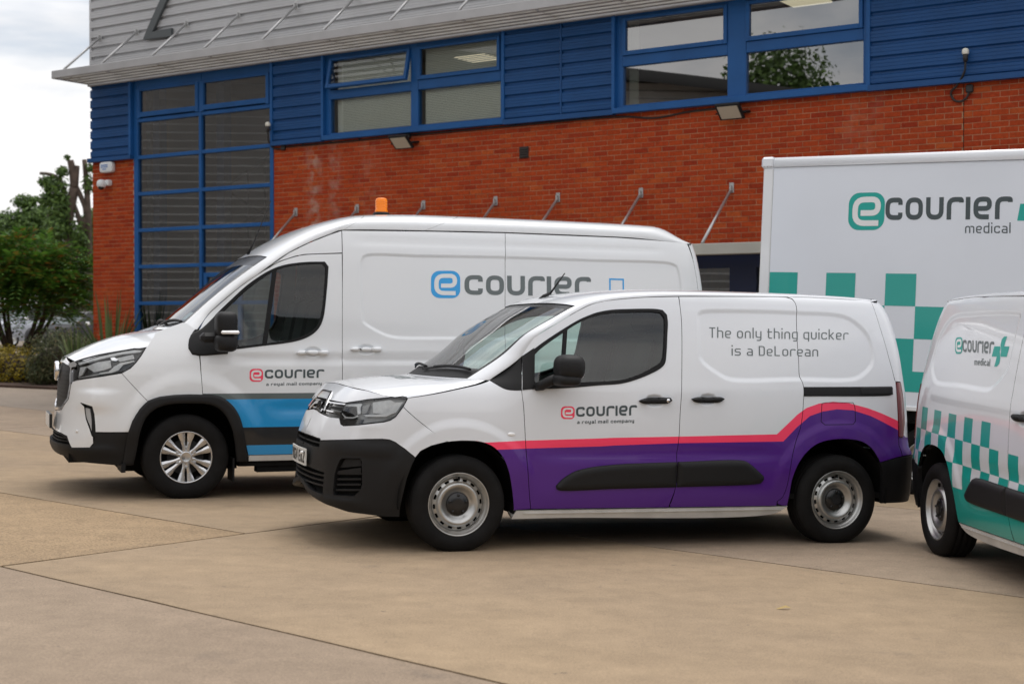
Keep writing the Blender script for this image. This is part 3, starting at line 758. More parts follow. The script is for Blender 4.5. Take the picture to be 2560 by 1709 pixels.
# ---------------------------------------------------------------- outlines of the panels on the two van bodies (metres)
CP = json.loads('''{"door_front":[[0.411,1.049],[0.421,0.952],[0.429,0.835],[0.437,0.718],[0.454,0.543],[0.475,0.389],[0.493,0.279]],
"door_top":[[0.431,1.271],[0.437,1.299],[0.455,1.338],[0.49,1.38],[0.552,1.426],[0.69,1.506],[0.832,1.587],[0.939,1.635],[1.032,1.658],[1.152,1.675],[1.331,1.693],[1.584,1.709]],
"split":[[1.585,1.707],[1.584,1.635],[1.585,1.549],[1.58,1.45],[1.563,1.206],[1.551,1.036],[1.54,0.903],[1.534,0.758],[1.529,0.703],[1.522,0.6],[1.527,0.527],[1.528,0.478],[1.52,0.405],[1.49,0.297]],
"slide_top":[[1.909,1.718],[2.191,1.727],[2.377,1.731],[2.434,1.729],[2.471,1.717]],
"slide_rear":[[2.49,1.689],[2.493,1.645],[2.478,1.473],[2.475,1.284],[2.473,1.172],[2.486,1.137],[2.494,1.097],[2.486,0.973],[2.477,0.885],[2.462,0.81],[2.428,0.723],[2.401,0.636],[2.384,0.524],[2.37,0.398],[2.345,0.329],[2.307,0.3]],
"quarter_top":[[2.627,1.737],[2.919,1.732],[3.202,1.724]],
"rear_shut":[[3.202,1.724],[3.209,1.646],[3.225,1.543],[3.249,1.44],[3.273,1.324],[3.297,1.222],[3.312,1.152]],
"lamp_left":[[3.32,1.145],[3.31,1.043],[3.312,0.902],[3.314,0.748]],
"lamp_right":[[3.383,1.143],[3.388,1.055],[3.394,0.952],[3.392,0.849],[3.369,0.749]],
"seal":[[0.507,1.32],[0.548,1.353],[0.687,1.442],[0.827,1.522],[0.898,1.553],[0.969,1.578],[1.074,1.598],[1.179,1.606],[1.392,1.614],[1.448,1.608],[1.477,1.577],[1.48,1.531],[1.468,1.433],[1.452,1.303],[1.438,1.244],[1.404,1.211],[1.325,1.171],[1.218,1.131],[1.113,1.104],[0.94,1.089],[0.737,1.07],[0.479,1.057]],
"glass":[[0.511,1.289],[0.547,1.321],[0.616,1.37],[0.713,1.433],[0.748,1.456],[0.826,1.503],[0.897,1.535],[0.967,1.559],[1.072,1.579],[1.178,1.586],[1.39,1.594],[1.432,1.589],[1.454,1.563],[1.458,1.524],[1.448,1.432],[1.432,1.302],[1.418,1.263],[1.385,1.237],[1.312,1.198],[1.212,1.156],[1.107,1.128],[0.942,1.114],[0.84,1.109],[0.511,1.092],[0.501,1.107]],
"divider":[[0.717,1.443],[0.745,1.459],[0.732,1.351],[0.721,1.262],[0.708,1.098],[0.677,1.097],[0.694,1.261],[0.706,1.35]],
"sail_fender":[[0.21,1.11],[0.305,1.173],[0.428,1.269],[0.41,1.049],[0.346,1.049],[0.303,1.056],[0.267,1.074]],
"sail_door":[[0.433,1.272],[0.507,1.33],[0.511,1.289],[0.501,1.107],[0.485,1.057],[0.415,1.049]],
"arch_front":[[-0.299,0.611],[-0.267,0.651],[-0.196,0.686],[-0.103,0.71],[0.015,0.719],[0.134,0.711],[0.219,0.677],[0.281,0.613],[0.32,0.531],[0.35,0.425],[0.373,0.306],[0.379,0.258]],
"arch_front_low":[[-0.299,0.611],[-0.323,0.553],[-0.348,0.473],[-0.365,0.368],[-0.375,0.298],[-0.386,0.221]],
"arch_rear":[[2.392,0.268],[2.4,0.347],[2.41,0.461],[2.446,0.561],[2.514,0.648],[2.599,0.705],[2.714,0.733],[2.86,0.736],[2.965,0.717],[3.041,0.672],[3.088,0.615],[3.117,0.572],[3.139,0.518],[3.155,0.428],[3.163,0.271]],
"bumper_top":[[-1.087,0.684],[-0.838,0.705],[-0.627,0.72],[-0.526,0.724],[-0.476,0.72],[-0.438,0.706],[-0.374,0.666],[-0.298,0.608]],
"bumper_bot":[[-0.379,0.225],[-0.481,0.221],[-0.636,0.235],[-0.731,0.242],[-0.828,0.265],[-0.988,0.293],[-1.156,0.312],[-1.374,0.34]],
"upper_slot":[[-1.093,0.696],[-1.088,0.636],[-1.283,0.636],[-1.467,0.642]],
"upper_slot_top":[[-1.284,0.701],[-1.58,0.703]],
"fog":[[-0.841,0.522],[-0.814,0.578],[-0.792,0.59],[-0.662,0.596],[-0.65,0.575],[-0.638,0.427],[-0.646,0.391],[-0.685,0.35],[-0.843,0.349],[-0.852,0.378],[-0.854,0.474]],
"low_grille":[[-0.973,0.485],[-0.959,0.341],[-1.059,0.347],[-1.17,0.354],[-1.334,0.375],[-1.395,0.497],[-1.181,0.494]],
"headlight":[[-0.91,0.834],[-0.923,0.881],[-0.921,0.935],[-0.794,0.957],[-0.715,0.97],[-0.526,0.99],[-0.427,1.001],[-0.39,0.996],[-0.377,0.986],[-0.406,0.933],[-0.452,0.867],[-0.489,0.843],[-0.533,0.831],[-0.718,0.807],[-0.842,0.795],[-0.881,0.805]],
"hl_housing_dark":[[-0.9,0.873],[-0.888,0.918],[-0.8,0.928],[-0.759,0.871],[-0.785,0.858],[-0.856,0.854]],
"hl_T":[[-0.924,0.932],[-0.753,0.945],[-0.746,0.933],[-0.753,0.924],[-0.731,0.883],[-0.752,0.874],[-0.787,0.923],[-0.909,0.923]],
"hl_lens":[[-0.662,0.956],[-0.52,0.975],[-0.469,0.955],[-0.509,0.896],[-0.541,0.883],[-0.63,0.887]],
"hl_white":[[-0.41,0.962],[-0.456,0.894],[-0.489,0.884],[-0.527,0.866],[-0.679,0.862],[-0.705,0.873],[-0.545,0.883],[-0.509,0.896],[-0.469,0.958]],
"hl_L":[[-0.915,0.878],[-0.856,0.854],[-0.784,0.855],[-0.749,0.868],[-0.739,0.862],[-0.78,0.847],[-0.857,0.847],[-0.916,0.872]],
"grille_black":[[-0.927,0.94],[-0.933,0.898],[-0.916,0.842],[-1.045,0.841],[-1.273,0.853],[-1.449,0.866]],
"grille_black_top":[[-1.232,0.944],[-0.927,0.94]],
"bar_up":[[-1.24,0.937],[-0.921,0.935],[-0.922,0.924],[-1.217,0.926]],
"bar_low":[[-1.208,0.885],[-0.936,0.881],[-0.931,0.87],[-1.197,0.873]],
"chev":[[-1.361,0.987],[-1.339,0.997],[-1.209,0.903],[-1.186,0.873],[-1.242,0.877],[-1.282,0.912]],
"lead":[[-0.377,0.986],[-0.528,0.995],[-0.766,1.026],[-1.506,1.052]],
"hood_edge":[[-0.382,0.987],[-0.194,1.012],[-0.014,1.049],[0.147,1.086],[0.206,1.107]],
"seam":[[-0.406,0.93],[-0.091,0.71]],
"mould":[[0.686,0.39],[0.66,0.399],[0.655,0.423],[0.694,0.465],[0.779,0.518],[0.878,0.544],[0.963,0.55],[0.806,0.542],[1.06,0.565],[1.522,0.582],[1.972,0.593],[2.041,0.585],[2.09,0.556],[2.185,0.481],[2.189,0.456],[2.168,0.431],[2.134,0.423],[1.533,0.405],[1.07,0.396],[0.69,0.39]],
"mould_ridge":[[0.684,0.477],[1.524,0.546],[2.069,0.562]],
"handle_f":[[1.235,0.99],[1.274,1.006],[1.392,1.014],[1.464,1.013],[1.477,0.993],[1.444,0.975],[1.365,0.971],[1.261,0.973]],
"handle_s":[[1.624,1.007],[1.664,1.019],[1.751,1.02],[1.846,1.021],[1.87,1.01],[1.839,0.988],[1.711,0.98],[1.644,0.989]],
"dish_f":[[1.294,1.009],[1.307,1.027],[1.353,1.036],[1.392,1.032],[1.416,1.01],[1.405,0.962],[1.352,0.947],[1.3,0.961]],
"dish_s":[[1.687,1.02],[1.705,1.041],[1.752,1.051],[1.786,1.045],[1.805,1.025],[1.802,0.976],[1.744,0.963],[1.69,0.977]],
"rail":[[2.495,1.1],[3.261,1.113],[3.273,1.1],[3.261,1.055],[3.241,1.049],[2.492,1.035]],
"railcover":[[2.952,1.103],[3.261,1.11],[3.261,1.055],[2.951,1.049]],
"flap":[[2.634,0.987],[2.655,0.993],[2.89,0.997],[2.904,0.976],[2.911,0.863],[2.888,0.84],[2.655,0.836],[2.626,0.861]],
"emboss":[[1.698,1.595],[1.728,1.621],[1.798,1.632],[2.314,1.643],[2.499,1.641],[2.79,1.637],[2.92,1.613],[3.031,1.539],[3.098,1.45],[3.112,1.296],[3.087,1.245],[2.975,1.161],[2.898,1.138],[2.448,1.132],[1.919,1.124],[1.853,1.15],[1.723,1.233],[1.685,1.281]],
"pink_up":[[0.159,0.708],[0.425,0.721],[0.959,0.738],[1.056,0.742],[1.532,0.752],[2.279,0.77],[2.384,0.86],[2.44,0.908],[2.512,0.954],[2.612,0.986],[2.728,1.0],[2.86,0.991],[3.009,0.958],[3.14,0.921],[3.302,0.87],[3.336,0.85]],
"pink_low":[[0.244,0.662],[0.438,0.669],[0.96,0.684],[1.057,0.69],[1.532,0.707],[2.329,0.72],[2.44,0.823],[2.54,0.898],[2.64,0.93],[2.756,0.947],[2.889,0.941],[3.039,0.901],[3.305,0.802],[3.335,0.789]],
"sill_line":[[0.701,0.26],[1.475,0.259],[2.389,0.268]],
"sill_bot":[[0.37,0.203],[0.709,0.205],[2.286,0.214]],
"rear_bumper_top":[[3.117,0.572],[3.261,0.603],[3.318,0.61]],
"tx_logo":[[0.68,0.949],[0.776,0.95],[0.777,0.864],[0.68,0.863]],
"tx_courier":[[0.784,0.946],[1.219,0.963],[1.219,0.891],[0.784,0.878]],
"tx_royal":[[0.793,0.855],[1.202,0.867],[1.203,0.84],[0.794,0.828]],
"tx_only":[[1.795,1.5],[2.903,1.51],[2.894,1.436],[1.788,1.428]],
"tx_is":[[1.955,1.378],[2.642,1.386],[2.635,1.313],[1.95,1.309]],
"marker":[[0.31,0.762],[0.368,0.762],[0.339,0.776],[0.339,0.748]],
"plate":[[-1.22,0.616],[-1.183,0.503]],
"arch_crease":[[-0.273,0.863],[-0.14,0.899],[-0.009,0.906],[0.134,0.896],[0.242,0.857],[0.296,0.799]],
"screen":[[0.029,0.689],[0.322,0.815]],
"antenna":[[0.341,0.026],[0.366,0.058]],
"wiper":[[0.025,0.561],[0.03,0.63]]}''')
TP = json.loads('''{"headlight":[[-1.106,1.135],[-0.807,1.2],[-0.474,1.252],[-0.357,1.248],[-0.389,1.191],[-0.432,1.131],[-0.477,1.085],[-0.523,1.059],[-0.713,1.02],[-0.994,0.982],[-1.003,1.065],[-1.029,1.118]],
"hl_drl":[[-1.029,1.124],[-0.792,1.178],[-0.625,1.213],[-0.469,1.236],[-0.386,1.233],[-0.41,1.218],[-0.575,1.202],[-0.781,1.159],[-0.996,1.107]],
"hl_lensbox":[[-0.906,1.097],[-0.789,1.136],[-0.671,1.152],[-0.649,1.092],[-0.72,1.069],[-0.804,1.053]],
"hl_chrome":[[-0.678,1.171],[-0.645,1.177],[-0.595,1.157],[-0.617,1.145],[-0.658,1.151]],
"hl_low":[[-0.75,1.046],[-0.668,1.058],[-0.625,1.1],[-0.572,1.13],[-0.451,1.152],[-0.446,1.142],[-0.545,1.115],[-0.58,1.07],[-0.65,1.047],[-0.748,1.035]],
"hl_leds":[[-0.965,1.005],[-0.749,1.042],[-0.748,1.031],[-0.957,0.99]],
"grille_right":[[-1.184,1.123],[-1.119,1.082],[-1.076,0.949],[-1.119,0.825],[-1.305,0.733]],
"chrome_top":[[-1.77,1.163],[-1.426,1.165],[-1.155,1.096],[-1.049,1.117],[-1.018,1.095],[-1.121,1.084]],
"bumper_top":[[-0.744,0.559],[-0.642,0.561],[-0.479,0.563]],
"white_chin":[[-0.968,0.426],[-0.785,0.433],[-0.757,0.47],[-0.768,0.523]],
"grille_low":[[-1.213,0.537],[-1.06,0.519],[-0.968,0.426]],
"bumper_bot":[[-0.446,0.289],[-0.539,0.282],[-0.736,0.297],[-1.005,0.314],[-1.137,0.36]],
"fog":[[-0.931,0.801],[-0.803,0.771],[-0.777,0.707],[-0.749,0.564],[-0.76,0.523],[-0.778,0.53],[-0.854,0.668],[-0.882,0.769]],
"foglens":[[-0.876,0.761],[-0.824,0.751],[-0.804,0.669],[-0.791,0.571],[-0.817,0.623],[-0.85,0.675]],
"flare_out":[[-0.451,0.653],[-0.39,0.754],[-0.32,0.82],[-0.229,0.851],[-0.105,0.866],[0.02,0.87],[0.123,0.867],[0.208,0.864],[0.272,0.847],[0.335,0.808],[0.392,0.747],[0.431,0.676],[0.457,0.592],[0.486,0.461],[0.511,0.31]],
"flare_out_low":[[-0.479,0.563],[-0.506,0.375],[-0.535,0.282]],
"flare_in":[[-0.438,0.291],[-0.402,0.412],[-0.389,0.527],[-0.368,0.615],[-0.331,0.69],[-0.268,0.747],[-0.185,0.781],[-0.074,0.795],[0.051,0.795],[0.13,0.793],[0.208,0.777],[0.272,0.742],[0.329,0.67],[0.368,0.58],[0.396,0.463],[0.413,0.345],[0.417,0.312]],
"door_front":[[0.11,1.185],[0.117,0.994],[0.125,0.87],[0.13,0.793]],
"sail":[[0.018,1.251],[0.027,1.326],[0.058,1.38],[0.126,1.41],[0.239,1.513],[0.264,1.543],[0.418,1.248],[0.344,1.236],[0.34,1.207],[0.105,1.19],[0.048,1.201]],
"seal":[[0.256,1.535],[0.371,1.65],[0.531,1.804],[0.692,1.916],[0.811,1.965],[1.001,1.997],[1.176,2.005],[1.207,1.963],[1.189,1.763],[1.15,1.505],[1.105,1.419],[1.027,1.358],[0.905,1.315],[0.633,1.276],[0.418,1.248]],
"glass":[[0.296,1.539],[0.386,1.633],[0.538,1.778],[0.708,1.898],[0.819,1.945],[1.001,1.977],[1.155,1.987],[1.182,1.953],[1.168,1.763],[1.129,1.513],[1.088,1.436],[1.01,1.38],[0.897,1.335],[0.634,1.296],[0.436,1.27]],
"divider":[[0.716,1.903],[0.759,1.926],[0.667,1.293],[0.627,1.289]],
"door_top":[[0.127,1.427],[0.155,1.478],[0.208,1.546],[0.452,1.77],[0.611,1.89],[0.692,1.942],[0.777,1.992],[0.916,2.042],[1.003,2.061],[1.328,2.082]],
"split":[[1.342,2.348],[1.345,2.286],[1.335,2.083],[1.326,1.726],[1.319,1.283]],
"slide_rear":[[2.891,2.439],[2.868,2.315],[2.853,2.106],[2.835,1.598]],
"seam":[[1.345,2.286],[2.078,2.304],[2.868,2.315],[3.744,2.309],[5.011,2.35]],
"rear_shut":[[4.886,2.374],[5.011,2.35],[4.841,2.083],[4.814,1.845]],
"emboss":[[1.487,1.58],[1.487,2.027],[1.5,2.057],[1.54,2.085],[2.062,2.094],[2.853,2.103],[3.72,2.097],[4.578,2.088],[4.657,2.061],[4.677,1.98],[4.673,1.841]],
"emboss_bot":[[2.377,1.336],[1.778,1.342],[1.671,1.374],[1.534,1.447],[1.496,1.491]],
"grey_top":[[0.125,0.875],[0.596,0.876],[1.152,0.877]],
"blue_top":[[0.297,0.827],[1.126,0.829]],
"band_top":[[0.455,0.592],[0.963,0.587]],
"band_bot":[[0.492,0.439],[0.959,0.432]],
"sill_top":[[0.507,0.35],[0.963,0.343]],
"sill_bot":[[0.514,0.305],[0.965,0.298]],
"handle_f":[[0.917,1.216],[1.194,1.217],[1.195,1.244],[1.194,1.196]],
"dish_f":[[0.998,1.216],[1.128,1.217],[1.06,1.273],[1.058,1.171]],
"handle_s":[[1.386,1.246],[1.668,1.247],[1.669,1.273],[1.667,1.225]],
"dish_s":[[1.466,1.247],[1.599,1.247],[1.531,1.294],[1.529,1.192]],
"lg_door_e":[[0.517,1.082],[0.63,1.082],[0.63,0.973],[0.516,0.973]],
"lg_door_c":[[0.644,1.074],[1.152,1.077],[1.152,1.005],[0.643,1.0]],
"lg_door_r":[[0.655,0.964],[1.134,0.969],[1.134,0.94],[0.655,0.934]],
"lg_side_e":[[2.141,1.95],[2.416,1.956],[2.409,1.711],[2.134,1.707]],
"lg_side_c":[[2.455,1.919],[3.685,1.926],[3.68,1.791],[2.859,1.745],[2.45,1.742]],
"lg_side_b":[[3.885,1.919],[4.038,1.919],[4.034,1.821],[3.881,1.818]],
"seam_front":[[-0.55,1.048],[-0.328,0.818]],
"hood_side":[[-1.106,1.135],[-0.807,1.2],[-0.474,1.252],[-0.357,1.248],[-0.282,1.352],[-0.275,1.37]],
"cowl":[[-0.263,1.377],[-0.018,1.471],[0.007,1.471],[0.085,1.41]],
"crease_arch":[[-0.495,0.987],[-0.36,1.028],[-0.19,1.061],[0.036,1.069],[0.265,1.064],[0.397,1.027],[0.496,0.943],[0.563,0.842]],
"belt_crease":[[0.129,1.185],[0.598,1.192],[1.311,1.197]],
"screen":[[0.043,0.616],[0.312,0.692]],
"beacon":[[0.547,0.365]],
"antenna":[[0.315,-0.223]]}''')
# ---------------------------------------------------------------- the yard
def grid_sheet(xs, ys, dz, matfn):
    X, Y = np.meshgrid(xs, ys, indexing='ij'); Z = ground_z(X, Y)+dz
    n, m = X.shape; V = np.stack([X, Y, Z], -1).reshape(-1, 3); F = []; mm = []
    for i in range(n-1):
        for j in range(m-1):
            F.append((i*m+j, (i+1)*m+j, (i+1)*m+j+1, i*m+j+1)); mm.append(matfn((X[i, j]+X[i+1, j])/2, (Y[i, j]+Y[i, j+1])/2))
    return V, F, mm
mb = MB(); xs = np.r_[-900, -400, -200, -120, np.arange(-90, 91, 3), 120, 200, 400, 900]; ys = np.r_[-900, -300, -120, np.arange(-60, 121, 3), 200, 400, 900]
V, F, mm = grid_sheet(xs, ys, -.035, lambda x, y: 1 if (-26 < x < 14 and 0 < y < 33) else 0); mb.add(V, F, mm, True)
yard = mb.build('ground', ['concrete_far', 'joint_filler']); yard['kind'] = 'structure'
JO = np.array([-2.949, 8.171]); JU = np.array([.753, -.658]); JV = np.array([.5636, .826])
def slab(u0, u1, v0, v1, m):
    rng = np.random.default_rng(int(abs(u0*7+v0*31)*10)+3)
    nu, nv = max(6, int((u1-u0)/.35)), max(6, int((v1-v0)/.35)); g = .008
    uu = np.linspace(u0+g, u1-g, nu+1); vv = np.linspace(v0+g, v1-g, nv+1)
    U, Vv = np.meshgrid(uu, vv, indexing='ij')
    # worn arrises: edges wander by a few millimetres
    U[0] += np.abs(rng.normal(0, .004, nv+1)); U[-1] -= np.abs(rng.normal(0, .004, nv+1)); Vv[:, 0] += np.abs(rng.normal(0, .004, nu+1)); Vv[:, -1] -= np.abs(rng.normal(0, .004, nu+1))
    P = JO+U[..., None]*JU+Vv[..., None]*JV
    Z = ground_z(P[..., 0], P[..., 1])
    T = np.concatenate([P, Z[..., None]], -1); n, k = U.shape
    B = T.copy(); B[..., 2] -= .03
    V = np.vstack([T.reshape(-1, 3), B.reshape(-1, 3)]); o = n*k
    F = [(i*k+j, (i+1)*k+j, (i+1)*k+j+1, i*k+j+1) for i in range(n-1) for j in range(k-1)]
    ring = [(i, 0) for i in range(n)]+[(n-1, j) for j in range(1, k)]+[(i, k-1) for i in range(n-2, -1, -1)]+[(0, j) for j in range(k-2, 0, -1)]
    r = [i*k+j for i, j in ring]
    F += [(r[i], o+r[i], o+r[(i+1) % len(r)], r[(i+1) % len(r)]) for i in range(len(r))]
    b = MB().add(V, F, 0); b.build('slab', m, yard)
for v0, v1, m in ((-3.7, 0, 'concrete_grey'), (0, 3.69, 'concrete_warm'), (3.69, 7.45, 'concrete_grey'), (7.45, 11.1, 'concrete_warm')):
    slab(0, 9.7, v0, v1, m)
slab(-9.7, 0, -1.73, 1.97, 'concrete_rough'); slab(-9.7, 0, -5.43, -1.73, 'concrete_grey')
for i, (v0, v1) in enumerate(((1.97, 5.67), (5.67, 9.37), (9.37, 13.0))): slab(-9.7, 0, v0, v1, ('concrete_warm', 'concrete_pale', 'concrete_grey')[i])
for i, (v0, v1) in enumerate(((-1.8, 2.0), (2.0, 4.6), (4.6, 8.3), (8.3, 12.0))): slab(-19.4, -9.7, v0, v1, ('concrete_grey', 'concrete_far', 'concrete_grey', 'concrete_far')[i])
b = MB(); rr = np.random.default_rng(5)
a = np.array([[0, 0], [.055, .012], [.085, .004], [.05, -.016], [.015, -.012]]); z0 = float(ground_z(1.376, 7.404))
b.add(np.c_[a+[1.376, 7.404], z0+np.array([.002, .018, .006, .012, .003])], [(0, 4, 3, 1), (1, 3, 2)], 0)
tag(b.build('leaf', 'dead_leaf'), 'curled dry leaf lying alone on the concrete in front of the purple van', 'leaf')
# ---------------------------------------------------------------- compact panel van
def coons_hood(B, lead, edge, rear_fn, crown=.018):
    """bonnet surface between its front shut line, its side shut line and the foot of the windscreen"""
    C0 = B.wall(*np.array(lead, float).T); w0 = np.abs(C0[:, 1]); w0 = w0/w0[-1]; o = np.argsort(w0)
    c0x, c0z = pchip(w0[o], C0[o, 0]), pchip(w0[o], C0[o, 2])
    E = catmull(B.wall(*np.array(edge, float).T), 120); t = np.linspace(0, 1, 120)
    v = np.linspace(0, 1, 60); R = rear_fn(v); wr = np.abs(R[:, 1])/np.abs(R[-1, 1]); wr = np.maximum.accumulate(wr+np.arange(60)*1e-7)
    def fn(a, b):
        u = np.asarray(a, float); vv = np.abs(np.asarray(b, float)); uc = np.clip(u, 0, 1)
        ex, ey, ez = [np.interp(uc, t, E[:, k]) for k in range(3)]
        L = lambda p0, p1: (1-u)*p0+u*p1
        x = L(c0x(vv), np.interp(vv, wr, R[:, 0]))+vv**2*(ex-L(E[0, 0], E[-1, 0]))
        z = L(c0z(vv), np.interp(vv, wr, R[:, 2]))+vv**2*(ez-L(E[0, 2], E[-1, 2]))+crown*np.sin(np.pi*uc)*(1-vv**2)
        return np.stack([x, -np.abs(ey)*np.asarray(b, float), z], -1)
    return fn

def recess(poly, depth, width):
    """pressed-in field: offset function for the wall chart"""
    q = smooth_poly(poly, .05); x0, y0 = q.min(0)-.01; x1, y1 = q.max(0)+.01
    def f(s, z):
        s, z = np.broadcast_arrays(s, z); P = np.stack([s.ravel(), z.ravel()], 1); o = np.zeros(len(P))
        m = (P[:, 0] > x0) & (P[:, 0] < x1) & (P[:, 1] > y0) & (P[:, 1] < y1)
        if m.any():
            k = np.where(m)[0]; k = k[in_poly(P[k], q)]
            if len(k): o[k] = -depth*sstep(poly_dist(P[k], q)/width)
        return o.reshape(s.shape)
    f.rings = [(q, width)]
    return f

def steel_wheel(parent, loc, side, name='wheel', R=.206, Rt=.3175, wt=.195, axle=.305, cap='lamp_black'):
    """tyre with a slotted steel rim and black centre cap; face towards y = -1 * side"""
    M = Matrix.Translation(loc) @ Matrix.Diagonal((1, side, 1, 1)); 
    t = MB(); k = R/.206
    prof = [(R-.004, -.02), (R+.001, .006), (R+.012, .013), (R+(Rt-R)*.36, .021), (R+(Rt-R)*.62, .019), (Rt-.022, .008), (Rt-.008, -.004), (Rt-.002, -.016)]
    x = -.016
    for g in (.035, .075, .115, .150):
        prof += [(Rt, -g+.012), (Rt, -g), (Rt-.007, -g-.002), (Rt-.007, -g-.007), (Rt, -g-.009)]
    prof += [(Rt-.004, -wt+.03), (Rt-.02, -wt+.01), (Rt-.06, -wt), (R, -wt+.01)]
    t.lathe(prof, n=72)
    V = t.v[0]; low = V[:, 2] < -axle; 
    V[low, 2] = -axle; 
    bul = np.clip((-V[:, 2]-axle+.07)/.07, 0, 1); V[:, 1] -= bul*.010*np.sign(V[:, 1]*0+1)*(V[:, 1] < .03)*0
    tyre = t.build(name, 'tyre_rubber', parent); tyre.matrix_local = M
    r = MB()
    lip = [(R-.006, -.03), (R-.001, -.002), (R+.002, .004), (R-.003, .0065), (R-.008, .002), (R-.011, -.012), (R-.020, -.020), (R-.028, -.030), (R-.033, -.042)]
    r.lathe([(a, b) for a, b in lip], n=72)
    # disc: 16 slots
    rings = [(R-.033, -.044), (R-.037, -.036), (R-.041, -.032), (R-.056, -.028), (R-.061, -.024), (R-.068, -.010), (R-.076, -.004), (R-.086, -.005), (R-.098, -.014), (R-.110, -.026), (R-.122, -.034), (R-.135, -.036)]
    n = 16*6; th = np.linspace(0, 2*np.pi, n, endpoint=False)
    VV = np.vstack([np.stack([a*np.cos(th), np.full(n, -b), a*np.sin(th)], 1) for a, b in rings]); FF = []
    for i in range(len(rings)-1):
        for j in range(n):
            slot = (i == 2 and j % 6 in (0, 1, 2)) or (i == 3 and j % 6 == 1 and False)
            if not slot: FF.append((i*n+j, i*n+(j+1) % n, (i+1)*n+(j+1) % n, (i+1)*n+j))
    r.add(VV, FF, 0, True)
    # slot rims turned in
    for s_ in range(16):
        js = [s_*6, s_*6+1, s_*6+2, s_*6+3]
        loop = [(2, j % n) for j in js]+[(3, j % n) for j in js[::-1]]
        P = np.array([VV[i*n+j] for i, j in loop]); Q = P+[0, .012, 0]; m = len(P)
        r.add(np.vstack([P, Q]), [(a, (a+1) % m, m+(a+1) % m, m+a) for a in range(m)], 0)
    # dark drum behind
    r.lathe([(R-.034, -.075), (.03, -.078), (.0, -.078)], n=32, mats=1)
    # valve
    r.box(-.006, .006, .004, .02, R-.052, R-.028, 1)
    rim = r.build('rim', ['steel_silver', 'gap_dark'], tyre)
    h = MB(); h.lathe([(R-.128, -.040), (R-.129, -.026), (R-.135, -.018), (.052, -.012), (.046, -.009), (.030, -.008), (.0, -.008)], n=40)
    for a in range(5):
        an = 2*math.pi*a/5+.3; h.lathe([(.0085, -.016), (.0085, -.006), (.0, -.005)], n=10, M=Matrix.Translation((.058*math.cos(an), 0, .058*math.sin(an))))
    h.build('hub_cap', cap, tyre)
    return tyre

def wheel_house(mb, x, r, side, y_out, mat=0, axle=.33, y_in=.45):
    th = np.linspace(math.radians(-8), math.radians(188), 30)
    A = np.stack([x+r*np.cos(th), np.full(30, -y_out), axle+r*np.sin(th)], 1); Bv = A.copy(); Bv[:, 1] = -y_in
    A[:, 1] *= side; Bv[:, 1] *= side
    mb.add(np.vstack([A, Bv]), [(i, i+1, 30+i+1, 30+i) for i in range(29)], mat, True)
    c = np.array([[x, -y_in*side, axle]]); mb.add(np.vstack([Bv, c]), [(i, i+1, 30) for i in range(29)], mat)

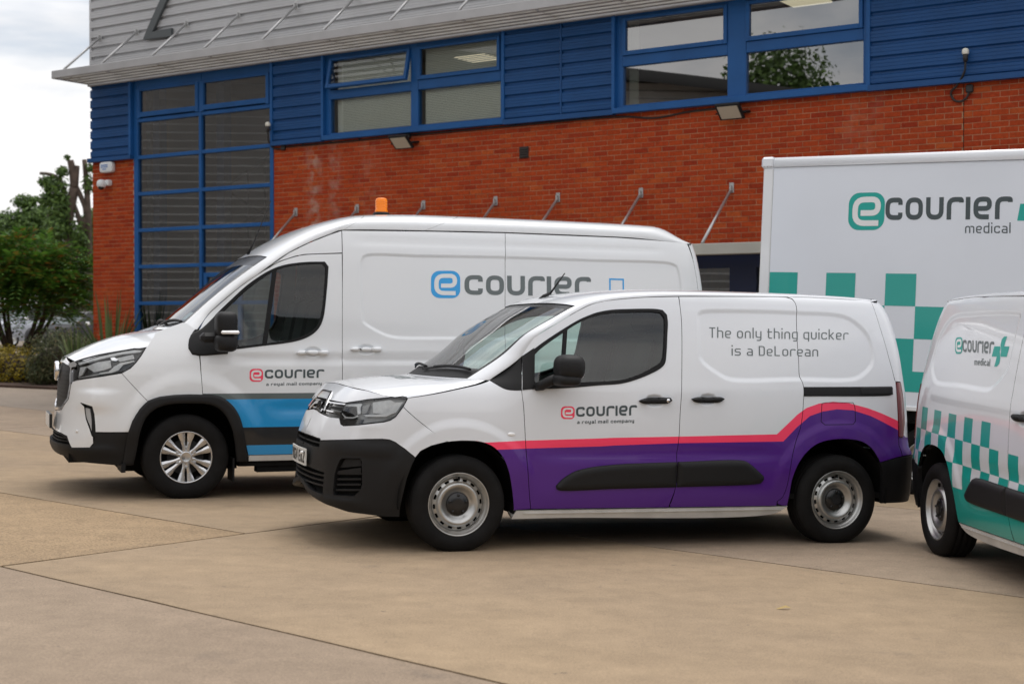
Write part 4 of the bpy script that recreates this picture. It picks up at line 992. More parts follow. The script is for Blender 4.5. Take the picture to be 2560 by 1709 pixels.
def compact_van(M, side, livery, label, cat, group, detail):
    """side = 1: seen from its left, -1: seen from its right"""
    B = compact_body(); S0, S1 = float(B.sd[0]), float(B.sd[-1])
    k = [0, .1, .17, .25, .31, .35, .43, .55, .63, .70, .76, .805, .88, 1.]
    E = [B.wall(*p) for p in [(.210, 1.110), (.431, 1.271), (.55, 1.4256), (.69, 1.5057), (.832, 1.587), (.939, 1.635), (1.152, 1.675), (1.584, 1.709), (1.909, 1.719), (2.191, 1.727), (2.434, 1.732), (2.627, 1.736), (2.92, 1.732), (3.203, 1.724)]]
    B.set_top((k, E), ([0, .1, .175, .27, .35, .40, .46, .55, .75, .9, 1.], [(-.07, 1.112), (.18, 1.29), (.37, 1.43), (.61, 1.585), (.82, 1.685), (.95, 1.718), (1.12, 1.743), (1.5, 1.767), (2.3, 1.772), (2.95, 1.765), (3.27, 1.742)]), ([0, .3, .45, 1], [2.2, 2.4, 3, 3.2]))
    hood = coons_hood(B, [(S0, 1.052), (-1.506, 1.052), (-1.1, 1.043), (-.766, 1.026), (-.528, .995), (-.382, .987)], [(-.382, .987)]+CP['hood_edge'][1:], lambda v: B.top(np.zeros(60), v))
    emb = recess(CP['emboss'], .011, .042)
    df = recess([(1.27, 1.0), (1.30, 1.03), (1.353, 1.040), (1.40, 1.032), (1.43, 1.0), (1.41, .955), (1.352, .942), (1.295, .955)], .016, .03)
    ds = recess([(1.67, 1.01), (1.70, 1.042), (1.752, 1.052), (1.80, 1.045), (1.825, 1.01), (1.805, .972), (1.744, .957), (1.69, .970)], .016, .03)
    def flare(s, z):
        o = 0
        for x0, z0, r0 in ((0, .315, .555), (2.785, .325, .56)):
            r = np.hypot(s-x0, z-z0); o = o+.011*(1-sstep((r-(r0-.075))/.075))*sstep((z-.35)/.2)*(r < r0+.01)
        return o
    fth = np.linspace(0, 2*np.pi, 72, endpoint=False)
    fr1 = [(np.stack([x0+r0*np.cos(fth), z0+r0*np.sin(fth)], 1), .075) for x0, z0, r0 in ((0, .315, .555), (2.785, .325, .56))]
    def waist(s, z):   # shallow scallop along the doors, swaged above the sill
        m = sstep((s-.45)/.3)*sstep((2.4-s)/.3)
        return -.010*m*np.exp(-((z-.635)/.045)**2)+.007*m*np.exp(-((z-.34)/.09)**2)
    def lamp_brow(s, z): return .006*np.exp(-((z-(.80+.02*(s+.7)))/.03)**2)*sstep((-.45-s)/.2)
    B.bumps = [emb, df, flare, waist]+([ds] if side > 0 else [])
    W = B.wall
    root = thing('panel_van', label, cat, group, M)
    fine, mid = (.03, .05) if detail else (.045, .08)
    wm = 'van_white_cool'
    lm, regs = livery(CP, S0, S1)      # livery materials and regions; index 0 is white, 1 the gap
    mats = [wm, 'gap_dark']+lm
    def P(mb, poly, **kw):
        kw.setdefault('step', mid); kw.setdefault('side', side); kw.setdefault('gapmat', 1)
        return panel(mb, kw.pop('chart', W), poly, **kw)
    rA, rB = emb.rings, ds.rings
    handle_bevel = dict(gap=0, depth=.03, gapmat=0, step=.012, bstep=.012, bevel=(.02, .017), off=.012)
    # front wing
    af, al = CP['arch_front'], CP['arch_front_low']
    wing = [(-.406, .93), (-.25, .82), (-.091, .712), (-.06, .714)]+af[4:]+[(.395, .262), (.493, .268)]+CP['door_front'][::-1]+[(.346, 1.049), (.303, 1.056), (.267, 1.074), (.210, 1.110)]+CP['hood_edge'][::-1]+[(-.377, .986), (-.39, .96)]
    mb = MB(); P(mb, wing, step=fine, regions=regs, rings=fr1[:1]); fw = mb.build('front_wing', mats, root)
    mk = CP['marker']; th = np.linspace(0, 2*np.pi, 16, endpoint=False)
    mb = MB(); P(mb, np.stack([.339+.028*np.cos(th), .762+.013*np.sin(th)], 1), step=.01, bstep=.008, gap=0, depth=.008, gapmat=0, bevel=(.008, .012), smooth=False); mb.build('side_repeater', 'lamp_white', fw)
    # bonnet and roof
    mb = MB(); panel(mb, hood, [(0, -1), (1, -1), (1, 1), (0, 1)], step=.05, scale=(.62, .72), sgn=-1, side=side, gapmat=1); mb.build('bonnet', [wm, 'gap_dark'], root)
    bon = [o for o in kids(root) if o.name.startswith('bonnet')][0]
    if side > 0:
        st, tw = lay_text('courıer', x=1.0, t=.22, w=.86, gap=.15, space=.3); mb = MB(); put_text(mb, st, chart_place(hood, [(.60, -.42), (.60, .52), (.78, .50), (.78, -.40)], tw, 1, -1)); mb.build('lettering', 'letter_grey', bon)
    scr = [(.003, -.70), (.003, .70), (.32, .827), (.316, .5), (.314, 0), (.316, -.5), (.32, -.827)]
    SC = (4.2, .75)
    mb = MB(); panel(mb, B.top, [(0, -1), (1, -1), (1, 1), (0, 1)], step=.05, holes=[scr], scale=SC, sgn=-1, side=side, gapmat=1, depth=.03, smooth=False); roof = mb.build('roof', [wm, 'gap_dark'], root)
    mb = MB(); frit = [(.045, -.66), (.045, .66), (.300, .775), (.297, 0), (.300, -.775)]
    panel(mb, B.top, inset_poly(np.array(scr)*[1, 1], 0).tolist(), step=.06, scale=SC, sgn=-1, side=side, gap=-.004, off=-.006, flange=False, mat=1, regions=[(frit, 0)]); mb.build('windscreen', ['screen_glass', 'lamp_black'], root)
    mb = MB(); panel(mb, B.top, [(.004, -.70), (.004, .70), (.036, .70), (.036, -.70)], step=.05, scale=SC, sgn=-1, side=side, gap=0, off=-.002, depth=.02, gapmat=0); mb.build('scuttle', 'black_plastic', root)
    for v0, v1 in ((-.62, .0), (-.02, .64)):
        mb = MB(); t = np.linspace(0, 1, 14); u = .022+.016*np.sin(t*2.6); pts = B.top(u, v0+(v1-v0)*t); pts[:, 2] += .012; pts[:, 0] -= .010; pts[:, 1] *= side
        mb.tube(pts, .007, 6); mb.tube(pts[3:]+[-.006, 0, .004], .010, 5); mb.build('wiper', 'black_plastic', root)
    mb = MB(); ar = [(1.016, 1.877), (.905, 1.725)]
    mb.tube([(.905, 0, 1.722), (1.016, 0, 1.877)], [.008, .004], 8); mb.tube([(.82, 0, 1.672), (.86, 0, 1.70), (.905, 0, 1.728)], [.012, .018, .009], 8)
    mb.build('roof_aerial', 'black_rubber', root)
    # doors
    sp = CP['split']
    fd = CP['door_front'][::-1]+[(.425, 1.2), (.431, 1.262)]+CP['door_top'][1:-1]+[(1.583, 1.707)]+sp[1:-1]+[(1.49, .300), (1.484, .268), (.493, .268)]
    mb = MB(); P(mb, fd, step=fine, regions=regs, holes=[CP['seal']], rings=df.rings+fr1[:1], depth=.02); door = mb.build('front_door', mats, root)
    mb = MB(); P(mb, CP['seal'], holes=[CP['glass']], gap=-.001, off=.003, depth=.03, gapmat=0, step=.03, bevel=None); mb.build('window_seal', 'black_rubber', door)
    mb = MB(); P(mb, CP['glass'], gap=-.006, off=-.008, flange=False, step=.06); mb.build('window', 'van_glass', door)
    mb = MB(); P(mb, CP['divider'], gap=0, off=.001, depth=.02, gapmat=0, step=.04, smooth=False); mb.build('window_bar', 'black_rubber', door)
    mb = MB(); P(mb, CP['sail_door'], gap=.001, off=.004, depth=.01, gapmat=0, smooth=False); mb.build('corner_cover', 'black_plastic', door)
    mb = MB(); P(mb, CP['sail_fender'], gap=.001, off=.002, depth=.02, gapmat=0, smooth=False); mb.build('corner_cover', 'black_plastic', root)
    mb = MB(); P(mb, CP['handle_f'], **handle_bevel); mb.build('handle', 'black_plastic', door)
    if side > 0:
        p = W(1.440, .995); mb = MB(); mb.lathe([(.012, -.01), (.012, .004), (0, .004)], n=14, M=Matrix.Translation((p[0], p[1]-.030, p[2]))); mb.build('door_lock', 'chrome', door)
    # mirror
    mb = MB(); c = (.680, -1.06, 1.187)
    mb.ellipsoid((c[0]-.005, c[1], c[2]+.02), (.093, .115, .085), 3.0, 28, 16); mb.ellipsoid((c[0]-.022, c[1]+.01, c[2]-.062), (.085, .12, .040), 3.2, 28, 12)
    mb.tube([(.50, -.91, 1.072), (.53, -.945, 1.085), (.57, -.99, 1.115), (.62, -1.02, 1.14)], [.026, .034, .034, .034], 12)
    V = [v for v in mb.v]
    if side < 0:
        for v in V: v[:, 1] *= -1
        mb.f = [f[::-1] for f in mb.f]
    mir = mb.build('wing_mirror', 'black_plastic', root)
    mb = MB(); mb.ellipsoid((.745, -1.06*side, 1.20), (.012, .085, .06), 4, 20, 10); mb.build('mirror_glass', 'chrome', mir)
    # load side
    sd = sp[::-1][0:1]+[(1.495, .30)]+sp[::-1][1:]+CP['slide_top'][:-1]+[(2.471, 1.719)]+CP['slide_rear']+[(2.307, .268), (1.492, .268)]
    qt = [(2.474, 1.7205), (2.437, 1.733), (2.44, 1.738), (2.627, 1.741), (2.919, 1.737), (3.19, 1.729)]+CP['rear_shut']+[(3.318, 1.146), (3.312, 1.043), (3.312, .902), (3.314, .748), (3.318, .612), (3.261, .603)]+CP['arch_rear'][::-1][3:]+[(2.36, .268), (2.315, .28)]+CP['slide_rear'][::-1]
    if side > 0:
        mb = MB(); P(mb, sd, step=fine, regions=regs, rings=rA+rB+fr1[1:], depth=.02); sdoor = mb.build('sliding_door', mats, root)
        mb = MB(); P(mb, CP['handle_s'], **handle_bevel); mb.build('handle', 'black_plastic', sdoor)
        mb = MB(); P(mb, qt, step=fine, regions=regs, rings=rA+fr1[1:], depth=.02); quarter = mb.build('rear_quarter', mats, root)
        mb = MB(); P(mb, CP['rail'], off=.003, depth=.012, gapmat=0, step=.04, gap=0, bevel=(.006, .008)); P(mb, [(2.55, 1.082), (2.95, 1.085), (2.95, 1.060), (2.55, 1.058)], off=-.001, gap=0, depth=.004, gapmat=0); mb.build('door_rail', 'black_plastic', quarter)
        mb = MB(); P(mb, CP['railcover'], off=.009, depth=.012, gapmat=0, step=.04, gap=0, bevel=(.007, .010)); mb.build('rail_cover', 'black_plastic', quarter)
        fl = smooth_poly(CP['flap'], .02); mb = MB(); P(mb, fl, holes=[inset_poly(fl, .0042)], gap=0, off=.0014, depth=.003, smooth=False, step=.2); mb.build('fuel_flap', 'gap_dark', quarter)
    else:
        full = sp[::-1][0:1]+[(1.495, .30)]+sp[::-1][1:]+CP['slide_top'][:-1]+[(2.471, 1.728)]+qt[1:-17]
        full = [(1.49, .268), (1.495, .30)]+sp[::-1][1:]+CP['slide_top'][:-1]+[(2.474, 1.733), (2.627, 1.737), (2.919, 1.732)]+CP['rear_shut']+[(3.318, 1.146), (3.312, 1.043), (3.312, .902), (3.314, .748), (3.318, .612), (3.261, .603)]+CP['arch_rear'][::-1][3:]+[(2.37, .268)]
        mb = MB(); P(mb, full, step=fine, regions=regs, rings=rA+fr1[1:], depth=.02); quarter = mb.build('rear_quarter', mats, root)
    mo = CP['mould']; gx = 1.526
    front_m = [p for p in mo if p[0] < gx-.01]; fm = [(.686, .39), (.66, .399), (.655, .423), (.694, .465), (.779, .518), (.878, .544), (1.06, .565), (gx, .582), (gx, .406), (1.07, .398)]
    rm = [(gx, .582), (1.972, .593), (2.041, .585), (2.09, .556), (2.185, .481), (2.189, .456), (2.168, .431), (2.134, .423), (gx, .406)]
    for q, par in ((fm, door), (rm, sdoor if side > 0 else quarter)):
        mb = MB(); P(mb, q, gap=.002, step=.03, off=.004, depth=.022, gapmat=0, bevel=(.022, .045)); mb.build('side_moulding', 'black_plastic', par)
    # sill
    mb = MB(); P(mb, [(.372, .200), (.70, .204), (2.30, .212), (2.40, .262), (2.30, .262), (.40, .256)], gap=0, off=-.004, depth=.10, gapmat=0); P(mb, [(.45, .235), (2.35, .24), (2.35, .247), (.45, .242)], gap=0, off=.002, depth=.01, gapmat=0)
    mb.build('sill', 'sill_white', root)
    # nose
    cap_ = [(-.40, .992), (-.528, .9955), (-.766, 1.026), (-1.1, 1.043), (-1.506, 1.052), (S0, 1.052), (S0, .948), (-1.232, .946), (-.93, .941), (-.794, .959), (-.715, .972), (-.526, .992)]
    cap_ = [(-.53, .9955), (-.766, 1.026), (-1.1, 1.043), (-1.4, 1.051), (S0, 1.052), (S0, .948), (-1.232, .946), (-.93, .941), (-.794, .959), (-.715, .972), (-.53, .9905)]
    mb = MB(); P(mb, cap_, center=S0, side=0, step=.04, smooth=False); mb.build('nose_panel', [wm, 'gap_dark'], root)
    skin = [(-.406, .93), (-.452, .867), (-.489, .843), (-.533, .831), (-.718, .807), (-.842, .795), (-.881, .805), (-.91, .834), (-.918, .842), (-1.045, .841), (-1.273, .853), (-1.449, .866), (S0, .868), (S0, .703), (-1.284, .701), (-1.093, .697), (-1.087, .686)]+CP['bumper_top'][1:]+[(-.297, .614), (-.267, .651), (-.196, .686), (-.103, .710), (-.091, .712), (-.25, .82)]
    B.bumps.append(lamp_brow); mb = MB(); P(mb, skin, center=S0, side=0, step=.035, smooth=False, rings=fr1[:1]); mb.build('bumper_skin', [wm, 'gap_dark'], root); B.bumps.pop()
    slot = [(-1.095, .692), (-1.090, .640), (-1.283, .640), (S0, .644), (S0, .698), (-1.284, .697)]
    lowg = [(-.973, .485), (-.959, .341), (-1.059, .347), (-1.17, .352), (-1.30, .372), (-1.42, .398), (S0, .405), (S0, .497), (-1.395, .497), (-1.181, .494)]
    bump = [(S0, .7025), (-1.284, .7005), (-1.094, .696), (-1.087, .685)]+CP['bumper_top'][1:]+al[1:]+CP['bumper_bot'][1:-2]+[(-1.156, .316), (-1.30, .340), (-1.42, .368), (S0, .376)]
    def chin(s, z): return .014*np.exp(-((z-np.interp(s, [-1.53, -1.42, -1.156, -.99], [.388, .380, .330, .310]))/.020)**2)*sstep((-.55-s)/.3)
    def hump(s, z): return .012*sstep((-.35-s)/.2)*sstep((z-.60)/.05)*(1-sstep((z-.68)/.04))
    B.bumps += [chin, hump]
    mb = MB(); P(mb, bump, center=S0, side=0, step=.035, holes=[slot, lowg, CP['fog']], smooth=False, gap=.002, depth=.05, gapmat=0); fb = mb.build('front_bumper', 'black_plastic', root)
    for h, o, ss in ((slot, -.045, 0), (lowg, -.05, 0), (CP['fog'], -.045, 1), (CP['fog'], -.045, -1)):
        mb = MB(); P(mb, h, center=S0, side=ss, gap=-.01, off=o, flange=False, step=.06, smooth=False); mb.build('grille_backing', 'gap_dark', fb)
    def slat(z0, z1, sa, sb, dz=0., off=-.012, t=.03, ss=0):
        mb = MB(); P(mb, [(sa, z0), (sb, z0+dz), (sb, z1+dz), (sa, z1)], center=S0, side=ss, gap=0, off=off, depth=t, gapmat=0, step=.05, smooth=False); mb.build('grille_slat', 'black_plastic', fb)
    slat(.664, .674, S0, -1.10)
    for z in (.392, .424, .456): slat(z, z+.011, S0, -.97)
    for ss in (side, -side):
        for z in (.375, .41, .445, .48): slat(z, z+.012, -.84, -.65, .01, -.014, ss=ss)
        mb = MB(); P(mb, [(-.835, .505), (-.655, .535), (-.655, .50), (-.845, .485)], side=ss, gap=0, off=-.012, depth=.03, gapmat=0, step=.05, smooth=False); mb.build('fog_blank', 'black_plastic', fb)
        mb = MB(); P(mb, [(-.79, .585), (-.665, .590), (-.655, .545), (-.83, .525)], side=ss, gap=0, off=-.022, depth=.02, gapmat=0, step=.05, smooth=False); mb.build('fog_blank', 'black_plastic', fb)
    B.bumps.pop(); B.bumps.pop()
    # number plate
    pl = [(S0-.0, .503), (S0, .616)]
    mb = MB(); wdt = .262
    xs_ = np.interp(np.linspace(-wdt, wdt, 13), [-1, 1], [0, 0]); yy = np.linspace(-wdt, wdt, 13)
    px_ = np.interp(np.abs(yy), np.array(B.cw[:400]), np.array(B.cx[:400]))-.014
    V = np.array([(px_[i], yy[i], z) for i in range(13) for z in (.503, .616)]+[(px_[i]+.008, yy[i], z) for i in range(13) for z in (.503, .616)])
    F = [(2*i, 2*i+1, 2*i+3, 2*i+2) for i in range(12)]+[(26+2*i, 26+2*i+2, 26+2*i+3, 26+2*i+1) for i in range(12)]+[(0, 26, 27, 1), (24, 25, 51, 50)]+[(2*i+1, 27+2*i, 29+2*i, 2*i+3) for i in range(12)]+[(2*i, 2*i+2, 28+2*i, 26+2*i) for i in range(12)]
    mb.add(V, F, 0); plate = mb.build('number_plate', 'plate_white', root)
    if side > 0:
        st, tw = lay_text('YD24 EKZ', .72, .17, .58, .15, .30)
        def on_plate(x, y, lift):
            y3 = .245-np.asarray(x)/tw*.49; return np.stack([np.interp(np.abs(y3), B.cw[:400], B.cx[:400])-.014-lift-.001, y3, .520+np.asarray(y)*.079], -1)
        mb = MB(); put_text(mb, st, on_plate); mb.build('lettering', 'plate_black', plate)
        mb = MB(); mb.ellipsoid((px_[6]-.012, -.25, .592), (.012, .012, .012), 2, 10, 6); mb.build('plate_screw', 'lamp_white', plate)
    # headlamps
    for sd_ in (side, -side):
     hl = CP['headlight']
     mb = MB(); P(mb, hl, side=sd_, gap=.001, off=-.03, flange=False, step=.04, smooth=False); hb = mb.build('headlight', 'lamp_grey', root)
     for nm, poly, o, mt in (('reflector', CP['hl_lens'], -.005, 'lamp_silver'), ('reflector', CP['hl_white'], -.003, 'lamp_white'), ('lamp_bezel', CP['hl_T'], -.004, 'lamp_white'), ('lamp_housing', CP['hl_housing_dark'], -.014, 'lamp_black'), ('lamp_bezel', CP['hl_L'], -.003, 'lamp_white'),
         ('lamp_housing', [(-.905, .84), (-.76, .855), (-.70, .845), (-.71, .815), (-.84, .803), (-.89, .815)], -.015, 'lamp_black'), ('reflector', [(-.74, .93), (-.68, .945), (-.68, .885), (-.72, .88)], -.007, 'lamp_grey')):
         mb = MB(); P(mb, poly, side=sd_, gap=0, off=o, depth=.014, gapmat=0, step=.03, smooth=False); mb.build(nm, mt, hb)
     mb = MB(); P(mb, hl, side=sd_, gap=.002, off=.001, depth=.03, step=.04, smooth=False, mat=0, gapmat=1); mb.build('lens', ['lamp_glass', 'lamp_black'], hb)
     mb = MB(); hi = inset_poly(resample(hl, .02), .0075); P(mb, hl, holes=[hi], side=sd_, gap=.001, off=.002, depth=.006, gapmat=0, step=.2, smooth=False); mb.build('lamp_rim', 'lamp_black', hb)
    # grille with two bars and the double chevron
    gb = [(-.928, .938), (-.935, .898), (-.918, .844), (-1.045, .8425), (-1.273, .855), (-1.449, .868), (S0, .870), (S0, .947), (-1.232, .944)]
    mb = MB(); P(mb, gb, center=S0, side=0, gap=.001, off=-.022, flange=False, step=.05, smooth=False); gr = mb.build('grille', 'lamp_black', root)
    for q in ([(S0, .938), (-1.24, .937), (-.921, .937), (-.922, .928), (-1.217, .9295), (S0, .931)], [(S0, .886), (-1.208, .883), (-.936, .880), (-.933, .871), (-1.197, .875), (S0, .878)]):
        mb = MB(); P(mb, q, center=S0, side=0, gap=0, off=.0, depth=.02, gapmat=0, step=.04, smooth=False); mb.build('grille_bar', 'chrome', gr)
    for z in (.903, .912): 
        mb = MB(); P(mb, [(S0, z), (-.94, z-.002), (-.94, z+.003), (S0, z+.005)], center=S0, side=0, gap=0, off=-.012, depth=.01, gapmat=0, step=.05, smooth=False); mb.build('grille_slat', 'black_plastic', gr)
    for q in ([(S0, 1.0), (-1.36, .999), (-1.340, .997), (-1.222, .903), (-1.200, .874), (-1.242, .876), (-1.280, .915), (-1.365, .987), (S0, .990)], [(S0, .930), (-1.42, .926), (-1.29, .862), (-1.335, .862), (-1.43, .902), (S0, .906)]):
        mb = MB(); P(mb, q, center=S0, side=0, gap=0, off=.006, depth=.02, gapmat=0, step=.04, smooth=False); mb.build('chevron', 'chrome', gr)
    # tail
    for sd_ in (side, -side):
        mb = MB(); P(mb, [(3.322, 1.144)]+CP['lamp_right']+CP['lamp_left'][::-1], off=.006, depth=.02, gapmat=0, step=.04, smooth=False, side=sd_); mb.build('tail_lamp', 'lamp_red', root)
    rl = [(3.204, 1.729)]+CP['rear_shut'][1:]+[(3.318, 1.148), (3.385, 1.146)]+CP['lamp_right'][1:]+[(3.316, .746), (3.320, .614), (3.45, .622), (S1, .622), (S1, 1.752), (3.6, 1.752), (3.3, 1.742)]
    mb = MB(); P(mb, rl, center=S1, side=0, step=.06, smooth=False, regions=regs, depth=.02); mb.build('rear_door', mats, root)
    rb = [(3.117, .570), (3.261, .601), (3.33, .610), (3.45, .618), (S1, .618), (S1, .30), (3.6, .285), (3.4, .275), (3.163, .271), (3.155, .428), (3.139, .518)]
    def rbump(s, z): return .006*sstep((s-3.2)/.15)
    B.bumps.append(rbump); mb = MB(); P(mb, rb, center=S1, side=0, step=.06, smooth=False, gapmat=0, depth=.03); mb.build('rear_bumper', 'black_plastic', root); B.bumps.pop()
    # the other flank, cabin, floor
    saved = B.bumps; B.bumps = [emb, flare]
    mb = MB()
    for q, hs in ((wing, []), (fd, [CP['seal']]), ([(1.49, .268), (1.495, .30)]+sp[::-1][1:]+CP['slide_top'][:-1]+[(2.474, 1.733), (2.627, 1.737), (2.919, 1.732)]+CP['rear_shut']+[(3.318, 1.146), (3.312, .902), (3.318, .612)]+CP['arch_rear'][::-1][3:]+[(2.37, .268)], [])):
        panel(mb, W, q, step=.12, holes=hs, side=-side, gapmat=1, smooth=False)
    panel(mb, W, CP['seal'], holes=[CP['glass']], side=-side, step=.1, mat=2, gapmat=2, off=.003, depth=.03)
    panel(mb, W, CP['sail_fender'], side=-side, step=.1, mat=2, gapmat=2, smooth=False)
    mb.build('offside_flank', [wm, 'gap_dark', 'black_rubber'], root)
    mb = MB(); panel(mb, W, CP['glass'], gap=-.006, off=-.008, flange=False, step=.1, side=-side); mb.build('window', 'van_glass', root)
    B.bumps = saved
    mb = MB()
    for s_ in (1, -1):
        wheel_house(mb, 0, .40, s_, .88); wheel_house(mb, 2.785, .405, s_, .88)
    mb.box(-.42, .42, -.46, .46, .18, .80); mb.box(.38, 2.36, -.86, .86, .235, .30); mb.box(2.3, 3.25, -.46, .46, .25, .32); mb.box(3.19, 3.40, -.80, .80, .28, .34); mb.box(-.60, -.42, -.50, .50, .28, .36); mb.box(1.55, 3.2, -.84, .84, .31, .345)
    mb.build('underbody', 'gap_dark', root)
    mb = MB(); mb.bbox(.02, .62, -.76, .76, .70, 1.06, .05); mb.bbox(.15, .45, -.70, .70, 1.0, 1.10, .04); mb.bbox(.30, .70, .18*side, .60*side, .98, 1.13, .04) if side > 0 else mb.bbox(.30, .70, -.60, -.18, .98, 1.13, .04)
    mb.build('dashboard', 'interior_dark', root)
    mb = MB(); st_y = .38*side; T = Matrix.Translation((.74, .38 if side > 0 else .38, 1.12)) @ Matrix.Rotation(math.radians(-66), 4, 'Y')
    a = np.linspace(0, 2*np.pi, 29); ring = np.stack([.185*np.cos(a), .185*np.sin(a), 0*a], 1); ring = (np.c_[ring, np.ones(29)] @ np.array(T).T)[:, :3]
    mb.tube(ring, .015, 8, cap=False); 
    for a_ in (0, 2.2, -2.2): mb.tube((np.c_[np.array([(0, 0, 0), (.18*math.cos(a_), .18*math.sin(a_), 0)]), np.ones(2)] @ np.array(T).T)[:, :3], .014, 6)
    mb.build('steering_wheel', 'interior_dark', root)
    for y in (-.40, .38):
        mb = MB(); Ms = Matrix.Translation((1.30, y, .86)) @ Matrix.Rotation(math.radians(14), 4, 'Y')
        mb.bbox(.92, 1.38, y-.23, y+.23, .66, .84, .06); mb.bbox(-.07, .07, -.22, .22, 0, .60, .05, M=Ms); mb.bbox(-.05, .05, -.13, .13, .62, .80, .04, M=Ms); mb.build('seat', 'seat_grey', root)
    mb = MB(); mb.box(1.535, 1.56, -.72, .72, .31, 1.62); mb.build('bulkhead', 'interior_grey', root)
    ax = .305
    for x, y in ((0, .885), (2.785, .885)):
        steel_wheel(root, (x, -y*side, ax), side); 
    for x in (0, 2.785): steel_wheel(root, (x, .885*side, ax), -side)
    return root, B

def livery_purple(CP, S0, S1):
    up, lo = CP['pink_up'], CP['pink_low']
    pink = [(.10, .72)]+up[:-1]+[(3.34, .85), (3.34, .785)]+lo[::-1][1:]+[(.20, .64)]
    purple = [(.20, .66)]+lo[:-1]+[(3.34, .785), (3.42, .745), (3.65, .74), (3.65, .60), (3.0, .50), (3.0, .262), (.2, .262)]
    return ['vinyl_pink', 'vinyl_purple'], [(pink, 2), (purple, 3)]
def livery_teal(CP, S0, S1):
    regs = []
    col = lambda i: 3.275-.1455*i
    zr = lambda r, s: .965-.151*r-(2.5-s)*.034-(.004*r)
    cut = (9.98, 13, 17)
    def q(i, r, k=1): a, b = col(i), col(i+k); return [(a, zr(r+1, a)), (b, zr(r+1, b)), (b, zr(r, b)), (a, zr(r, a))]
    for i in range(1, 11, 2): regs.append((q(i, 0), 2))
    for i in range(0, 13, 2): regs.append((q(i, 1), 2))
    for i in range(-1, 17, 2): regs.append((q(i, 2), 2))
    lowp = [(3.5, .25), (3.5, zr(3, 3.5)), (.2, zr(3, .2)), (.2, .25)]
    regs.append((lowp, 2))
    return ['vinyl_teal'], regs

MB1 = ground_frame(-.62624, 10.03281, .31402)
van1, CB = compact_van(MB1, 1, livery_purple, 'white and purple small van with a pink stripe in the centre', 'van', None, True)
Wc = CB.wall
def decal(parent, strokes, tw, quad, m, h=1., name='lettering', chart=Wc, side=1):
    mb = MB(); put_text(mb, strokes, chart_place(chart, quad, tw, h, 1, side)); return mb.build(name, m, parent)
LOGOTYPE = dict(x=1.0, t=.22, w=.86, gap=.15, space=.3)
SMALL = dict(x=.72, t=.17, w=.56, gap=.15, space=.36)
def logo(parent, quad, m, chart, side=1, ew='letter_white'):
    mb = MB(); put_logo(mb, chart_place(chart, quad, 1, 1, 1, side)); return mb.build('logo', [m, ew], parent)
d1 = [o for o in kids(van1) if o.name.startswith('front_door')][0]; s1 = [o for o in kids(van1) if o.name.startswith('sliding_door')][0]
logo(d1, [(.680, .864), (.776, .864), (.777, .949), (.680, .948)], 'logo_pink', Wc)
st, tw = lay_text('courıer', **LOGOTYPE); decal(d1, st, tw, [(.786, .880), (1.219, .893), (1.219, .962), (.786, .944)], 'letter_dark')
st, tw = lay_text('a royal mail company', **SMALL); decal(d1, st, tw, [(.793, .833), (1.202, .845), (1.202, .869), (.793, .857)], 'letter_dark')
st, tw = lay_text('The only thing quicker', x=.72, t=.10, w=.50, gap=.15, space=.34); decal(s1, st, tw, [(1.790, 1.428), (2.894, 1.440), (2.902, 1.510), (1.796, 1.500)], 'letter_grey')
st, tw = lay_text('is a DeLorean', x=.72, t=.10, w=.50, gap=.15, space=.34); decal(s1, st, tw, [(1.952, 1.309), (2.635, 1.316), (2.641, 1.386), (1.956, 1.377)], 'letter_grey')
